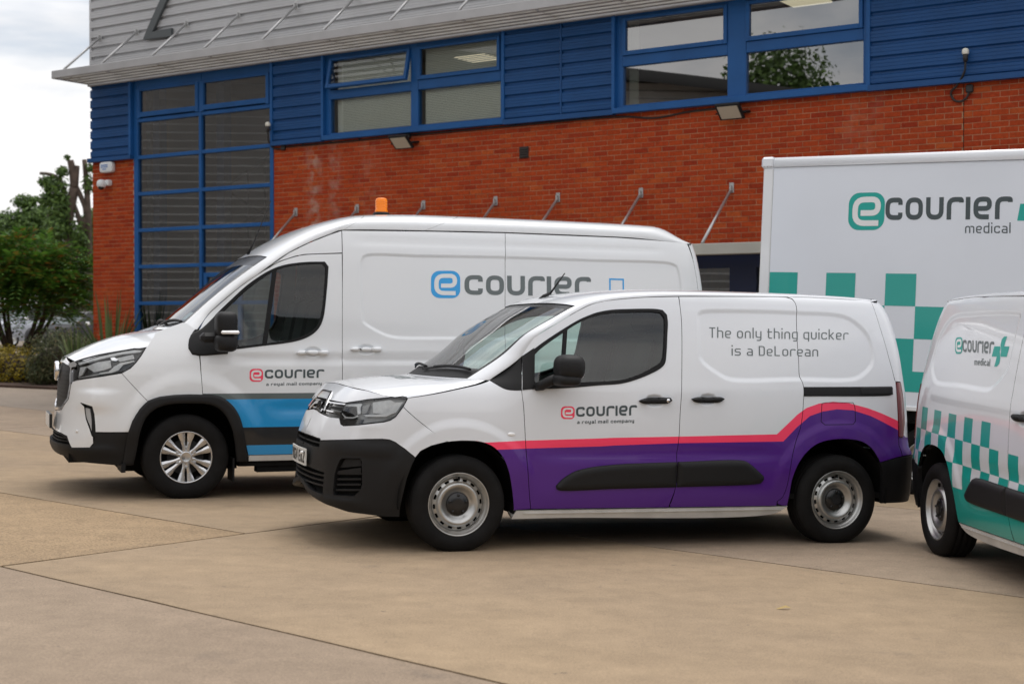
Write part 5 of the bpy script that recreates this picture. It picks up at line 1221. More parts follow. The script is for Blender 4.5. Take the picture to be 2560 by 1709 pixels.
# ---------------------------------------------------------------- tall van with the blue stripes
def alloy_wheel(parent, loc, side, R=.2165, Rt=.356, wt=.225, axle=.345):
    M = Matrix.Translation(loc) @ Matrix.Diagonal((1, side, 1, 1)); t = MB()
    prof = [(R-.004, -.02), (R+.002, .004), (R+.014, .012), (R+(Rt-R)*.4, .022), (R+(Rt-R)*.68, .018), (Rt-.020, .006), (Rt-.006, -.008)]
    for g in (.04, .09, .14, .18): prof += [(Rt, -g+.015), (Rt, -g), (Rt-.008, -g-.002), (Rt-.008, -g-.008), (Rt, -g-.010)]
    prof += [(Rt-.004, -wt+.02), (Rt-.03, -wt+.005), (R, -wt)]
    t.lathe(prof, n=72); V = t.v[0]; V[V[:, 2] < -axle, 2] = -axle
    tyre = t.build('wheel', 'tyre_rubber', parent); tyre.matrix_local = M
    r = MB()
    r.lathe([(R-.006, -.03), (R, -.002), (R+.002, .003), (R-.004, .006), (R-.010, .002), (R-.014, -.010), (R-.018, -.05), (R-.02, -.09)], n=72)
    r.lathe([(R-.02, -.088), (.05, -.09), (0, -.09)], n=32, mats=1)
    r.lathe([(.150, -.075), (.150, -.055), (.06, -.055)], n=40, mats=2)
    for k in range(12):
        a0 = math.radians(15+30*k+(-3.5 if k % 2 else 3.5)); c, s = math.cos(a0), math.sin(a0)
        # cross sections along the spoke: radius, half width, outer height, inner height
        sec = [(.045, .019, -.010, -.05), (.085, .014, -.009, -.045), (.13, .017, -.008, -.04), (.165, .025, -.005, -.035), (R-.008, .031, .000, -.03)]
        Vv = []
        for q, hw, h1, h0 in sec:
            for u, hh in ((-hw, h0), (-hw, h1-.007), (-.25*hw, h1), (.35*hw, h1), (hw, h1-.010), (hw, h0)):
                Vv.append((q*c-u*s, -hh, q*s+u*c))
        F = [(i*6+j, i*6+j+1, (i+1)*6+j+1, (i+1)*6+j) for i in range(len(sec)-1) for j in range(5)]
        r.add(Vv, F, 0)
    r.lathe([(.052, -.05), (.052, -.012), (.047, -.006), (.040, -.004), (.034, -.007), (.0, -.006)], n=36)
    rim = r.build('rim', ['alloy_silver', 'gap_dark', 'interior_dark'], tyre)
    for k in range(6):
        a0 = math.radians(90+60*k); b = MB(); b.lathe([(.014, -.04), (.014, -.012), (.010, -.008), (0, -.007)], n=12, M=Matrix.Translation((.081*math.cos(a0), 0, .081*math.sin(a0)))); b.build('wheel_nut', 'lamp_grey', rim)
    return tyre

def tall_van(M, label):
    side = 1; B = tall_body(); S0, S1 = float(B.sd[0]), float(B.sd[-1])
    k = [0, .06, .12, .2, .26, .30, .36, .42, .48, .52, .66, .8, .92, 1.]
    sz = [(.10, 1.41), (.153, 1.478), (.205, 1.546), (.449, 1.77), (.608, 1.89), (.69, 1.955), (.862, 2.075), (1.039, 2.166), (1.218, 2.242), (1.338, 2.285), (2.1, 2.305), (2.865, 2.315), (4.0, 2.31), (4.85, 2.272)]
    B.set_top((k, [B.wall(*p) for p in sz]), ([0, .12, .2, .27, .32, .38, .45, .52, .6, .8, .92, 1.], [(-.14, 1.41), (.10, 1.62), (.30, 1.80), (.52, 1.985), (.70, 2.11), (.95, 2.26), (1.25, 2.385), (1.62, 2.465), (2.2, 2.49), (3.4, 2.485), (4.54, 2.465), (4.88, 2.285)]), ([0, .3, .5, 1], [2.3, 2.4, 3.2, 3.4]))
    emb = recess([(1.495, 1.48), (1.487, 1.58), (1.487, 2.027), (1.5, 2.060), (1.54, 2.087), (2.062, 2.096), (2.853, 2.105), (3.72, 2.100), (4.578, 2.09), (4.655, 2.061), (4.675, 1.98), (4.673, 1.45), (4.60, 1.37), (4.45, 1.336), (2.377, 1.336), (1.778, 1.342), (1.671, 1.374), (1.534, 1.447)], .012, .035)
    d1 = recess([(.97, 1.22), (1.0, 1.26), (1.06, 1.277), (1.12, 1.26), (1.15, 1.22), (1.12, 1.185), (1.06, 1.170), (1.0, 1.185)], .018, .03)
    d2 = recess([(1.44, 1.25), (1.47, 1.285), (1.531, 1.298), (1.59, 1.285), (1.62, 1.25), (1.59, 1.21), (1.531, 1.192), (1.47, 1.21)], .018, .03)
    def flare(s, z):
        r = np.hypot(s-.02, (z-.36)*.92); return .016*(1-sstep((r-.55)/.12))*sstep((z-.4)/.2)
    def belt(s, z):
        m = sstep((s-.2)/.4)*sstep((4.6-s)/.3)
        return m*(-.012*np.exp(-((z-1.165)/.030)**2)-.010*np.exp(-((z-.74)/.05)**2)*sstep((s-.62)/.25)-.006*np.exp(-((z-2.2)/.035)**2)*sstep((s-1.3)/.3))
    def fogfold(s, z): return .03*sstep((z-.70)/.1)*(1-sstep((z-.86)/.06))*np.exp(-((s+.80)/.16)**2)
    B.bumps = [emb, d1, d2, flare, belt]
    W = B.wall; wm = 'van_white'
    root = thing('panel_van', label, 'van', 'courier vans parked in the yard', M)
    def P(mb, poly, **kw):
        kw.setdefault('step', .05); kw.setdefault('side', side); kw.setdefault('gapmat', 1)
        return panel(mb, kw.pop('chart', W), poly, **kw)
    mats = [wm, 'gap_dark', 'vinyl_grey', 'vinyl_blue', 'vinyl_dark']
    bands = [([(.05, .876), (4.9, .876), (4.9, .828), (.05, .826)], 2), ([(.05, .826), (4.9, .828), (4.9, .588), (.05, .590)], 3), ([(.05, .590), (4.9, .588), (4.9, .434), (.05, .437)], 4), ([(.05, .437), (4.9, .434), (4.9, .350), (.05, .350)], 3)]
    fo, fi = TP['flare_out'], TP['flare_in']
    # wing
    wing = [(-.55, 1.045), (-.477, 1.085), (-.432, 1.131), (-.389, 1.191), (-.357, 1.248), (-.282, 1.352), (-.270, 1.377), (-.018, 1.469), (.007, 1.469), (.085, 1.412), (.058, 1.38), (.027, 1.326), (.018, 1.251), (.048, 1.201), (.105, 1.19)]+TP['door_front'][1:3]+fo[2:7][::-1]+[(-.328, .818)]
    mb = MB(); P(mb, wing, step=.035, smooth=False); mb.build('front_wing', mats[:2], root)
    fl = [(-.535, .282), (-.506, .375), (-.479, .563)]+fo[:]+[(.515, .298), (.417, .298)]+fi[::-1]
    mb = MB(); P(mb, fl, gap=.0, off=.010, step=.03, depth=.045, gapmat=0, bevel=(.016, .03)); mb.build('arch_flare', 'black_plastic', root)
    # bonnet
    def rear(v): return B.top(np.zeros(60), v)
    hE = [(-1.03, 1.128), (-.807, 1.203), (-.60, 1.236), (-.474, 1.255), (-.36, 1.255), (-.282, 1.352), (-.270, 1.377)]
    rearx = lambda v: B.top(np.zeros(60), v)*[1, .955, 1]
    hood = coons_hood(B, [(S0, 1.165), (-1.45, 1.163), (-1.2, 1.148), (-1.03, 1.128)], hE, rearx, .05)
    mb = MB(); panel(mb, hood, [(0, -1), (.97, -1), (.97, 1), (0, 1)], step=.05, scale=(.9, .9), sgn=-1, gapmat=1, smooth=False); mb.build('bonnet', mats[:2], root)
    # roof and glass
    SC = (5.6, .85); scr = [(.012, -.60), (.05, -.63), (.312, -.695), (.306, -.3), (.305, 0), (.306, .3), (.312, .695), (.05, .63), (.012, .60)]
    for nm, ua, ub, hs in (('cab_roof', 0, .523, [scr]), ('roof', .523, .658, []), ('roof', .658, 1, [])):
        mb = MB(); panel(mb, B.top, [(ua, -1), (ub, -1), (ub, 1), (ua, 1)], step=.06, holes=hs, scale=SC, sgn=-1, gapmat=1, smooth=False, depth=.02); mb.build(nm, mats[:2], root)
    mb = MB(); fr = [(.05, -.60), (.275, -.655), (.270, 0), (.275, .655), (.05, .60), (.04, 0)]
    panel(mb, B.top, scr, step=.06, scale=SC, sgn=-1, gap=-.004, off=-.006, flange=False, mat=1, regions=[(fr, 0)], smooth=False); ws = mb.build('windscreen', ['screen_glass', 'lamp_black'], root)
    mb = MB(); panel(mb, B.top, [(.06, .52), (.06, .40), (.10, .41), (.10, .54)], step=.06, scale=SC, sgn=-1, gap=0, off=-.012, flange=False); mb.build('permit', 'sign_white', ws)
    mb = MB(); panel(mb, B.top, [(-.022, -.9), (-.022, .9), (.016, .62), (.016, -.62)], step=.06, scale=SC, sgn=-1, gap=0, off=-.012, depth=.02, gapmat=0, smooth=False); mb.build('scuttle', 'black_plastic', root)
    for v0, v1 in ((-.5, .1), (.02, .60)):
        mb = MB(); t = np.linspace(0, 1, 12); pts = B.top(.018+.02*np.sin(t*2.4), v0+(v1-v0)*t); pts[:, 2] += .014; mb.tube(pts, .008, 6); mb.tube(pts[2:]+[-.008, 0, .006], .012, 5); mb.build('wiper', 'black_plastic', root)
    # doors
    dt = TP['door_top']
    fd = [TP['door_front'][2]]+[p for p in TP['door_front'][:2][::-1]]+[(.107, 1.25), (.110, 1.40), (.127, 1.427)]+dt[1:]+[(1.331, 2.083), (1.326, 1.726), (1.319, 1.283), (1.306, .352), (.512, .352)]+fo[::-1][1:8]
    mb = MB(); P(mb, fd, step=.035, regions=bands, holes=[TP['seal']], rings=d1.rings, depth=.02); door = mb.build('front_door', mats, root)
    mb = MB(); P(mb, TP['seal'], holes=[TP['glass']], gap=-.001, off=.003, depth=.03, gapmat=0, step=.04); mb.build('window_seal', 'black_rubber', door)
    mb = MB(); P(mb, TP['glass'], gap=-.006, off=-.008, flange=False, step=.08); mb.build('window', 'cab_glass', door)
    mb = MB(); P(mb, TP['divider'], gap=0, off=.001, depth=.02, gapmat=0, smooth=False); mb.build('window_bar', 'black_rubber', door)
    mb = MB(); P(mb, TP['sail'], gap=0, off=.004, depth=.012, gapmat=0, bevel=(.010, .02)); sail = mb.build('corner_cover', 'black_plastic', root)
    def grip(s0, s1, z, par):
        mb = MB(); q = [(s0, z), (s0+.02, z+.018), (s0+.08, z+.020), (s1-.07, z+.021), (s1-.012, z+.022), (s1, z+.004), (s1-.012, z-.018), (s1-.07, z-.018), (s0+.08, z-.016), (s0+.02, z-.014)]
        P(mb, q, gap=0, depth=.03, gapmat=0, step=.012, bstep=.012, bevel=(.018, .017), off=.018); mb.build('handle', 'van_white', par)
    grip(.915, 1.196, 1.217, door)
    up = [(.692, 1.950), (.862, 2.073), (1.039, 2.164), (1.218, 2.240), (1.338, 2.283), (1.333, 2.089), (1.328, 2.087), (1.003, 2.066), (.916, 2.047), (.777, 1.997)]
    mb = MB(); P(mb, up, smooth=False); mb.build('cab_side', mats[:2], root)
    zt = lambda s: np.interp(s, [1.338, 2.1, 2.865, 4.0, 4.78], [2.283, 2.303, 2.313, 2.308, 2.283])
    s1 = [(1.340, 2.285), (2.1, 2.303), (2.868, 2.313), (2.853, 2.106), (2.835, 1.598), (2.80, .352), (1.308, .352), (1.319, 1.283), (1.326, 1.726), (1.335, 2.083)]
    mb = MB(); P(mb, s1, step=.035, regions=bands, rings=emb.rings+d2.rings, smooth=False); sdoor = mb.build('sliding_door', mats, root)
    grip(1.386, 1.669, 1.247, sdoor)
    ra_ = [(3.76+.47*math.cos(a), .36+.47*math.sin(a)) for a in np.linspace(math.pi*1.0, 0, 16)]
    q1 = [(2.80, .352)]+[(2.835, 1.598), (2.853, 2.106), (2.868, 2.313), (4.0, 2.308), (4.87, 2.278), (4.89, 2.1), (4.89, .352), (4.3, .352)]+ra_[::-1]
    mb = MB(); P(mb, q1, step=.045, regions=bands, rings=emb.rings, smooth=False); qt = mb.build('rear_quarter', mats, root)
    rr = [(4.89, 2.279), (S1, 2.33), (S1, .40), (4.89, .40)]
    mb = MB(); P(mb, rr, center=S1, side=0, step=.08, smooth=False); mb.build('rear_door', mats[:2], root)
    mb = MB(); mb.bbox(4.95, 5.035, -.98, -.91, 1.50, 1.62, .012); mb.build('hinge_cover', 'lamp_white', root)
    mb = MB(); P(mb, [(.52, .300), (2.9, .300), (2.9, .348), (.517, .348)], gap=0, off=-.004, depth=.08, gapmat=0, smooth=False); mb.build('sill', 'sill_white', root)
    # nose
    gq = [(S0, 1.150), (-1.45, 1.150), (-1.195, 1.118), (-1.123, 1.082), (-1.085, .949), (-1.125, .828), (-1.305, .738), (S0, .715)]
    mb = MB(); P(mb, gq, center=S0, side=0, gap=0, off=-.012, flange=False, step=.06, smooth=False); gr = mb.build('grille', 'black_plastic', root)
    for z in np.arange(.76, 1.06, .036):
        smax = np.interp(z, [.738, .828, .949, 1.082], [-1.32, -1.14, -1.10, -1.14])-.01
        mb = MB(); P(mb, [(S0, z), (smax, z), (smax, z+.005), (S0, z+.005)], center=S0, side=0, gap=0, off=-.009, depth=.004, gapmat=0, smooth=False); mb.build('grille_slat', 'black_rubber', gr)
    ring = [(-1.45, 1.158), (-1.195, 1.125), (-1.115, 1.086), (-1.076, .949), (-1.115, .822), (-1.30, .728), (S0, .700)]
    inn = [(S0, .725), (-1.31, .748), (-1.14, .832), (-1.102, .949), (-1.135, 1.078), (-1.2, 1.100), (-1.45, 1.118)]
    mb = MB(); P(mb, [(S0, 1.162)]+ring+inn+[(S0, 1.12)], center=S0, side=0, gap=0, off=.004, depth=.03, gapmat=0, step=.04, smooth=False); mb.build('grille_frame', 'chrome', gr)
    mb = MB(); c = W(S0, 1.04); mb.lathe([(.085, -.01), (.085, .012), (.078, .022), (.066, .022), (.064, .012), (.0, .012)], n=32, M=Matrix.Translation((c[0]-.012, 0, 1.045)) @ Matrix.Rotation(math.radians(-90), 4, 'Z')); mb.build('badge', 'chrome', gr)
    for sd_ in (1, -1):
        mb = MB(); P(mb, [(-1.19, 1.118), (-1.116, 1.085), (-1.03, 1.094), (-1.032, 1.116), (-1.10, 1.137)], side=sd_, gap=0, off=.004, depth=.02, gapmat=0, smooth=False); mb.build('chrome_wing', 'chrome', gr)
        mb = MB(); P(mb, [(-1.11, 1.08), (-1.004, 1.064), (-.994, .985), (-1.055, .968), (-1.073, .95)], side=sd_, gap=0, off=-.008, flange=False, smooth=False); mb.build('lamp_infill', 'lamp_black', root)
    fog = TP['fog']
    skin = [(S0, .698), (-1.30, .726), (-1.112, .822), (-1.074, .945), (-1.055, .967), (-.994, .980), (-.713, 1.018), (-.55, 1.045), (-.328, .818)]+fo[:3][::-1]+[(-.479, .563), (-.642, .561), (-.752, .562)]+[(-.777, .707), (-.803, .771), (-.931, .801), (-.882, .769), (-.854, .668), (-.778, .53), (-.766, .522), (-.757, .47), (-.785, .433), (-.968, .426), (-1.06, .519), (-1.213, .537), (S0, .548)]
    B.bumps.append(fogfold); mb = MB(); P(mb, skin, center=S0, side=0, step=.035, smooth=False); mb.build('bumper_skin', mats[:2], root); B.bumps.pop()
    for sd_ in (1, -1):
        mb = MB(); P(mb, [(-.940, .806), (-.800, .775), (-.774, .708), (-.748, .560), (-.762, .520), (-.785, .525), (-.86, .668), (-.89, .765)], side=sd_, gap=0, off=-.010, depth=.02, gapmat=0, smooth=False); fs = mb.build('fog_lamp', 'black_plastic', root)
        mb = MB(); P(mb, TP['foglens'], side=sd_, gap=0, off=-.004, depth=.006, gapmat=0, smooth=False); mb.build('lens', 'lamp_grey', fs)
    def lip(s, z): return .016*np.exp(-((z-.405)/.035)**2)*sstep((-.45-s)/.25)
    B.bumps.append(lip)
    low = [(S0, .545), (-1.213, .534), (-1.06, .516), (-.968, .424), (-.785, .431), (-.757, .467), (-.752, .558), (-.479, .560), (-.506, .375), (-.535, .282), (-.736, .297), (-1.005, .314), (-1.137, .345), (S0, .36)]
    intake = [(S0, .532), (-1.213, .523), (-1.075, .505), (-1.0, .452), (S0, .452)]
    mb = MB(); P(mb, low, center=S0, side=0, holes=[intake], step=.035, gapmat=0, smooth=False, depth=.04); fb = mb.build('front_bumper', 'black_plastic', root); B.bumps.pop()
    mb = MB(); P(mb, intake, center=S0, side=0, gap=-.01, off=-.04, flange=False, smooth=False); mb.build('grille_backing', 'gap_dark', fb)
    for z in (.470, .495):
        mb = MB(); P(mb, [(S0, z), (-1.04, z), (-1.05, z+.008), (S0, z+.008)], center=S0, side=0, gap=0, off=-.02, depth=.02, gapmat=0, smooth=False); mb.build('grille_slat', 'black_plastic', fb)
    mb = MB(); p = W(-.935, .565); mb.lathe([(.012, -.003), (.012, .004), (0, .005)], n=14, M=Matrix.Translation((p[0]-.002, p[1]-.003, p[2])) @ Matrix.Rotation(math.radians(-55), 4, 'Z')); mb.build('parking_sensor', 'lamp_white', root)
    mb = MB(); mb.bbox(-1.052, -1.028, -.275, .275, .56, .685, .006); pl = mb.build('number_plate', 'plate_black', root)
    mb = MB(); mb.box(-1.0545, -1.0521, -.262, .262, .568, .677); mb.build('plate_face', 'plate_white', pl)
    for sd_ in (1, -1):
        mb = MB(); hl = TP['headlight']; P(mb, hl, side=sd_, gap=.001, off=-.035, flange=False, step=.05, smooth=False); hb = mb.build('headlight', 'lamp_black', root)
        for nm, poly, o, mt in (('reflector', TP['hl_lensbox'], -.007, 'lamp_silver'), ('daylight_strip', TP['hl_drl'], -.003, 'lamp_white'), ('lamp_bezel', TP['hl_low'], -.004, 'lamp_white'), ('reflector', TP['hl_chrome'], -.003, 'chrome'), ('led_strip', TP['hl_leds'], -.003, 'lamp_grey'),
            ('reflector', [(-.98, 1.09), (-.90, 1.10), (-.93, 1.03), (-.975, 1.01)], -.008, 'lamp_silver'), ('reflector', [(-.62, 1.17), (-.47, 1.20), (-.45, 1.165), (-.58, 1.14)], -.008, 'lamp_silver')):
            mb = MB(); P(mb, poly, side=sd_, gap=0, off=o, depth=.012, gapmat=0, step=.04, smooth=False); mb.build(nm, mt, hb)
        mb = MB(); P(mb, hl, side=sd_, gap=.002, off=.001, depth=.02, step=.05, smooth=False); mb.build('lens', ['lamp_glass', 'lamp_black'], hb)
        mb = MB(); P(mb, hl, holes=[inset_poly(resample(hl, .03), .010)], side=sd_, gap=.001, off=.002, depth=.006, gapmat=0, step=.2, smooth=False); mb.build('lamp_rim', 'lamp_black', hb)
    # mirror, beacon, aerial
    mb = MB(); mb.ellipsoid((.283, -1.20, 1.455), (.088, .12, .105), 3.6, 28, 16); mb.ellipsoid((.283, -1.20, 1.30), (.092, .125, .075), 3.2, 28, 14)
    mb.bbox(.09, .24, -1.16, -1.0, 1.30, 1.385, .03); mir = mb.build('wing_mirror', 'black_plastic', root)
    mb = MB(); mb.bbox(.225, .375, -1.328, -1.30, 1.373, 1.402, .01); mb.build('indicator', 'lamp_white', mir)
    bx, by = 1.89, -.18; bz = float(np.interp(.18, [0, 1], [2.500, 2.49]))
    mb = MB(); T = Matrix.Translation((bx, by, bz-.005)); mb.lathe([(.078, -.01), (.078, .012), (.070, .022), (.060, .026), (.0, .027)], 'z', 32, M=T); bc = mb.build('beacon', 'black_plastic', root)
    mb = MB(); mb.lathe([(.060, .026), (.060, .040), (.0545, .05), (.0545, .135), (.050, .150), (.036, .158), (.0, .160)], 'z', 32, M=T)
    for z in (.07, .095, .118): mb.lathe([(.0545, z), (.0575, z+.004), (.0575, z+.010), (.0545, z+.014)], 'z', 32, M=T)
    mb.build('beacon_lens', 'amber', bc)
    p0 = B.top(.315, -.22); p0[1] = abs(p0[1])*1
    mb = MB(); pz = B.top(np.array([.32]), np.array([0.]))[0]; mb.tube([(pz[0]-.02, 0, pz[2]-.01), (pz[0]+.03, 0, pz[2]+.09), (pz[0]+.19, 0, pz[2]+.49)], [.014, .006, .003], 8); mb.build('roof_aerial', 'black_rubber', root)
    # other flank, cabin, floor, mud flaps
    sv = B.bumps; B.bumps = []
    mb = MB()
    for q_, hs in ((wing, []), (fd, [TP['seal']]), (up, []), (s1, []), (q1, [])): panel(mb, W, q_, step=.15, holes=hs, side=-1, gapmat=1, smooth=False)
    panel(mb, W, TP['sail'], side=-1, step=.15, mat=2, gapmat=2, smooth=False); panel(mb, W, fl, side=-1, step=.1, mat=2, gapmat=2, off=.01, smooth=False)
    panel(mb, W, TP['seal'], holes=[TP['glass']], side=-1, step=.1, mat=2, gapmat=2, off=.003, depth=.03, smooth=False); mb.build('offside_flank', [wm, 'gap_dark', 'black_rubber'], root)
    mb = MB(); panel(mb, W, TP['glass'], gap=-.006, off=-.008, flange=False, step=.1, side=-1); mb.build('window', 'cab_glass', root); B.bumps = sv
    mb = MB(); mb.bbox(.35, .42, -1.02, -.72, .10, .33, .005) if False else mb.bbox(.385, .40, -.99, -.72, .13, .33, .004); mb.build('mud_flap', 'black_rubber', root)
    mb = MB(); mb.quad_prism([(-.525, -.97), (-.49, -.97), (-.50, -.60), (-.52, -.60)], .23, .30); mb.build('air_deflector', 'black_rubber', root)
    mb = MB()
    for s_ in (1, -1): wheel_house(mb, .01, .46, s_, .96, axle=.36); wheel_house(mb, 3.76, .46, s_, .98, axle=.34)
    mb.box(-.48, .50, -.52, .52, .2, 1.0); mb.box(.44, 3.3, -.95, .95, .255, .32); mb.box(3.3, 4.85, -.55, .55, .26, .34); mb.box(-.92, -.48, -.7, .7, .30, .38); mb.box(1.4, 4.8, -.95, .95, .33, .38)
    mb.box(.60, .95, -.93, -.80, .20, .26)
    mb.build('underbody', 'gap_dark', root)
    mb = MB(); mb.bbox(-.10, .55, -.86, .86, .85, 1.30, .06); mb.bbox(.10, .45, -.80, .80, 1.25, 1.38, .05); mb.build('dashboard', 'interior_dark', root)
    for y in (-.5, .5, 0):
        mb = MB(); Ms = Matrix.Translation((1.15, y, 1.06)) @ Matrix.Rotation(math.radians(12), 4, 'Y'); mb.bbox(.72, 1.2, y-.24, y+.24, .85, 1.04, .06); mb.bbox(-.08, .08, -.23, .23, 0, .66, .06, M=Ms); mb.bbox(-.06, .06, -.14, .14, .68, .88, .04, M=Ms); mb.build('seat', 'seat_grey', root)
    mb = MB(); a = np.linspace(0, 2*np.pi, 29); T = Matrix.Translation((.52, .48, 1.34)) @ Matrix.Rotation(math.radians(-60), 4, 'Y'); rg = np.stack([.2*np.cos(a), .2*np.sin(a), 0*a], 1); mb.tube((np.c_[rg, np.ones(29)] @ np.array(T).T)[:, :3], .016, 8, cap=False); mb.build('steering_wheel', 'interior_dark', root)
    mb = MB(); mb.box(1.36, 1.39, -.88, .88, .4, 2.2); mb.build('bulkhead', 'interior_dark', root)
    rk = .018
    for x, y in ((0, .975), (3.76, .975)):
        for s_ in (1, -1): alloy_wheel(root, (x, -y*s_, .345-rk*x), s_)
    # livery lettering
    logo(door, [(.516, .973), (.630, .973), (.630, 1.082), (.517, 1.082)], 'logo_pink', W)
    st, tw = lay_text('courıer', **LOGOTYPE); decal(door, st, tw, [(.644, 1.000), (1.152, 1.005), (1.152, 1.077), (.644, 1.074)], 'letter_dark', chart=W)
    st, tw = lay_text('a royal mail company', **SMALL); decal(door, st, tw, [(.655, .938), (1.134, .944), (1.134, .970), (.655, .966)], 'letter_dark', chart=W)
    logo(sdoor, [(2.134, 1.707), (2.409, 1.709), (2.416, 1.956), (2.141, 1.950)], 'logo_blue', W)
    st, tw = lay_text('courıer', **LOGOTYPE)
    decal(sdoor, st, tw, [(2.450, 1.742), (3.683, 1.746), (3.687, 1.928), (2.455, 1.919)], 'letter_grey', chart=W)
    mb = MB(); V, F = stroke_mesh(np.array([(.05, .0), (.05, .95), (.95, .95), (.95, 0), (.05, 0)]), .10, False); mb.add(chart_place(W, [(3.88, 1.77), (4.033, 1.77), (4.038, 1.92), (3.885, 1.92)], 1)(V[:, 0], V[:, 1], .0012), F); mb.build('emblem', 'logo_blue', qt)
    return root, B
van2, TB = tall_van(ground_frame(-3.06687, 12.74569, .36605, .018), 'tall white van with blue stripes and an orange roof beacon')
tag(van1, group='courier vans parked in the yard')

# ---------------------------------------------------------------- the second small van, seen from its right
van3, _ = compact_van(ground_frame(3.90017, 6.853, 1.62527), -1, livery_teal, 'white small van with teal chequers at the right edge', 'van', 'courier vans parked in the yard', False)
q3 = [o for o in kids(van3) if o.name.startswith('rear_quarter')][0]
WC2 = _.wall
logo(q3, [(2.665, 1.356), (2.530, 1.359), (2.598, 1.470), (2.735, 1.467)], 'logo_teal', WC2, -1)
st, tw = lay_text('courıer', **LOGOTYPE); decal(q3, st, tw, [(2.530, 1.371), (2.002, 1.363), (2.036, 1.438), (2.588, 1.451)], 'letter_grey', chart=WC2, side=-1)
st, tw = lay_text('medical', **SMALL); decal(q3, st, tw, [(2.273, 1.288), (2.010, 1.285), (2.030, 1.328), (2.298, 1.331)], 'letter_grey', chart=WC2, side=-1)
def swoosh_cross(mb, place):
    """a leaning cross cut in two by an S-curve"""
    lp = np.array([(.32, 0), (.34, .12), (.34, .33), (0, .33), (0, .67), (.40, .67), (.45, .60), (.46, .5), (.52, .40), (.60, .28), (.62, .1), (.5, 0)])
    rp = 1-lp
    for q in (lp, rp):
        c = q.mean(0); V = np.vstack([q, c]); n = len(q); mb.add(place(V[:, 0]+.14*(V[:, 1]-.5), V[:, 1], .0012), [(i, (i+1) % n, n) for i in range(n)], 0)
mb = MB(); swoosh_cross(mb, chart_place(WC2, [(2.000, 1.284), (1.770, 1.284), (1.790, 1.470), (2.030, 1.470)], 1, 1, 1, -1)); mb.build('emblem', 'logo_teal', q3)
# ---------------------------------------------------------------- the office and warehouse block
BN, BD, BDIST = np.array([.5548322, .83196228, 0]), np.array([.83196228, -.5548322, 0]), 18.20106
MB_ = np.eye(4); MB_[:3, 0] = BD; MB_[:3, 1] = BN; MB_[:3, 3] = BN*BDIST      # local: x along the wall, y inwards, z up
bld = thing('office_building', 'red brick office block with blue cladding bands, grey upper cladding and a sunshade', 'building', None, MB_)
T0, T1, ZB = -21.765, 1.2, 4.545
def strut(mb, p, q, r, n=8, mat=0): mb.tube([p, q], r, n, mat)
# --- brick walls: mortar bed with every brick standing a little proud
DO0, DO1, DOZ = -9.75, -6.2, 2.45
for t0, t1, z0, z1 in ((T0+.004, -20.60, -.6, ZB), (-17.09, DO0, -.6, ZB), (DO0, DO1, DOZ, ZB), (DO1, T1, -.6, ZB)):
    mb = MB(); mb.box(t0, t1, .0055, .26, z0, z1); mb.build('brick_wall', 'mortar', bld)
BL, BH, J = .215, .065, .010
cand = []
def course(ta, tb, z, k):
    t = ta-(.1125 if k % 2 else 0)
    while t < tb-.02:
        a, b = max(t, ta), min(t+BL, tb)
        if b-a > .04: cand.append((a, b, z))
        t += BL+J
nz = int((ZB+.5)/.075)
for k in range(nz):
    z = ZB-.006-BH-.075*k
    course(T0, -20.602, z, k)
    for ta, tb in (((-17.088, -5.266), (-5.256, T1)) if z > DOZ+.01 else ((-17.088, DO0), (DO1, -5.266), (-5.256, T1))): course(ta, tb, z, k)
vis = [c for c in cand if abs(c[1]-c[0]-BL) < 1e-6 and -11.5 < c[0] < -4.45 and c[2] > np.interp(c[0], [-11.5, -9, -8.1, -4.4], [3.15, 2.65, 3.30, 3.62])]
vis.sort(key=lambda c: -c[0]); vis = vis[:300]; vset = set((round(c[0], 4), round(c[2], 4)) for c in vis)
rb_ = np.random.default_rng(11)
bm_ = MB().box(0, BL, 0, .03, 0, BH).data('brick', ['brick_red'])
for a, b, z in vis:
    o = bpy.data.objects.new('brick', bm_); sc.collection.objects.link(o); o.parent = bld; o.location = (a, float(rb_.uniform(-.0025, .0025)), z+float(rb_.uniform(-.0012, .0012)))
mb = MB()
for a, b, z in cand:
    if (round(a, 4), round(z, 4)) in vset: continue
    y = rb_.uniform(-.0025, .0025); dz = rb_.uniform(-.0012, .0012)
    mb.add([(a, y, z+dz), (b, y, z+dz), (b, y, z+dz+BH), (a, y, z+dz+BH), (a, .03, z+dz), (b, .03, z+dz), (b, .03, z+dz+BH), (a, .03, z+dz+BH)], [(0, 1, 2, 3), (3, 2, 6, 7), (1, 0, 4, 5), (0, 3, 7, 4), (2, 1, 5, 6)])
tag(mb.build('brickwork', 'brick_red', bld), kind='stuff')
mb = MB(); mb.box(-5.266, -5.256, .001, .02, -.5, ZB-.01); mb.build('movement_joint', 'gap_dark', bld)
mb = MB(); mb.box(T0, T0+.26, .27, 14, -.6, 9.4); mb.box(T0, T1, 13.8, 14, -.6, 9.4); mb.box(T1-.26, T1, .27, 13.8, -.6, 9.4); mb.box(T0, T1, -.05, 14, 9.4, 9.6)
mb.build('side_walls', 'mortar', bld)
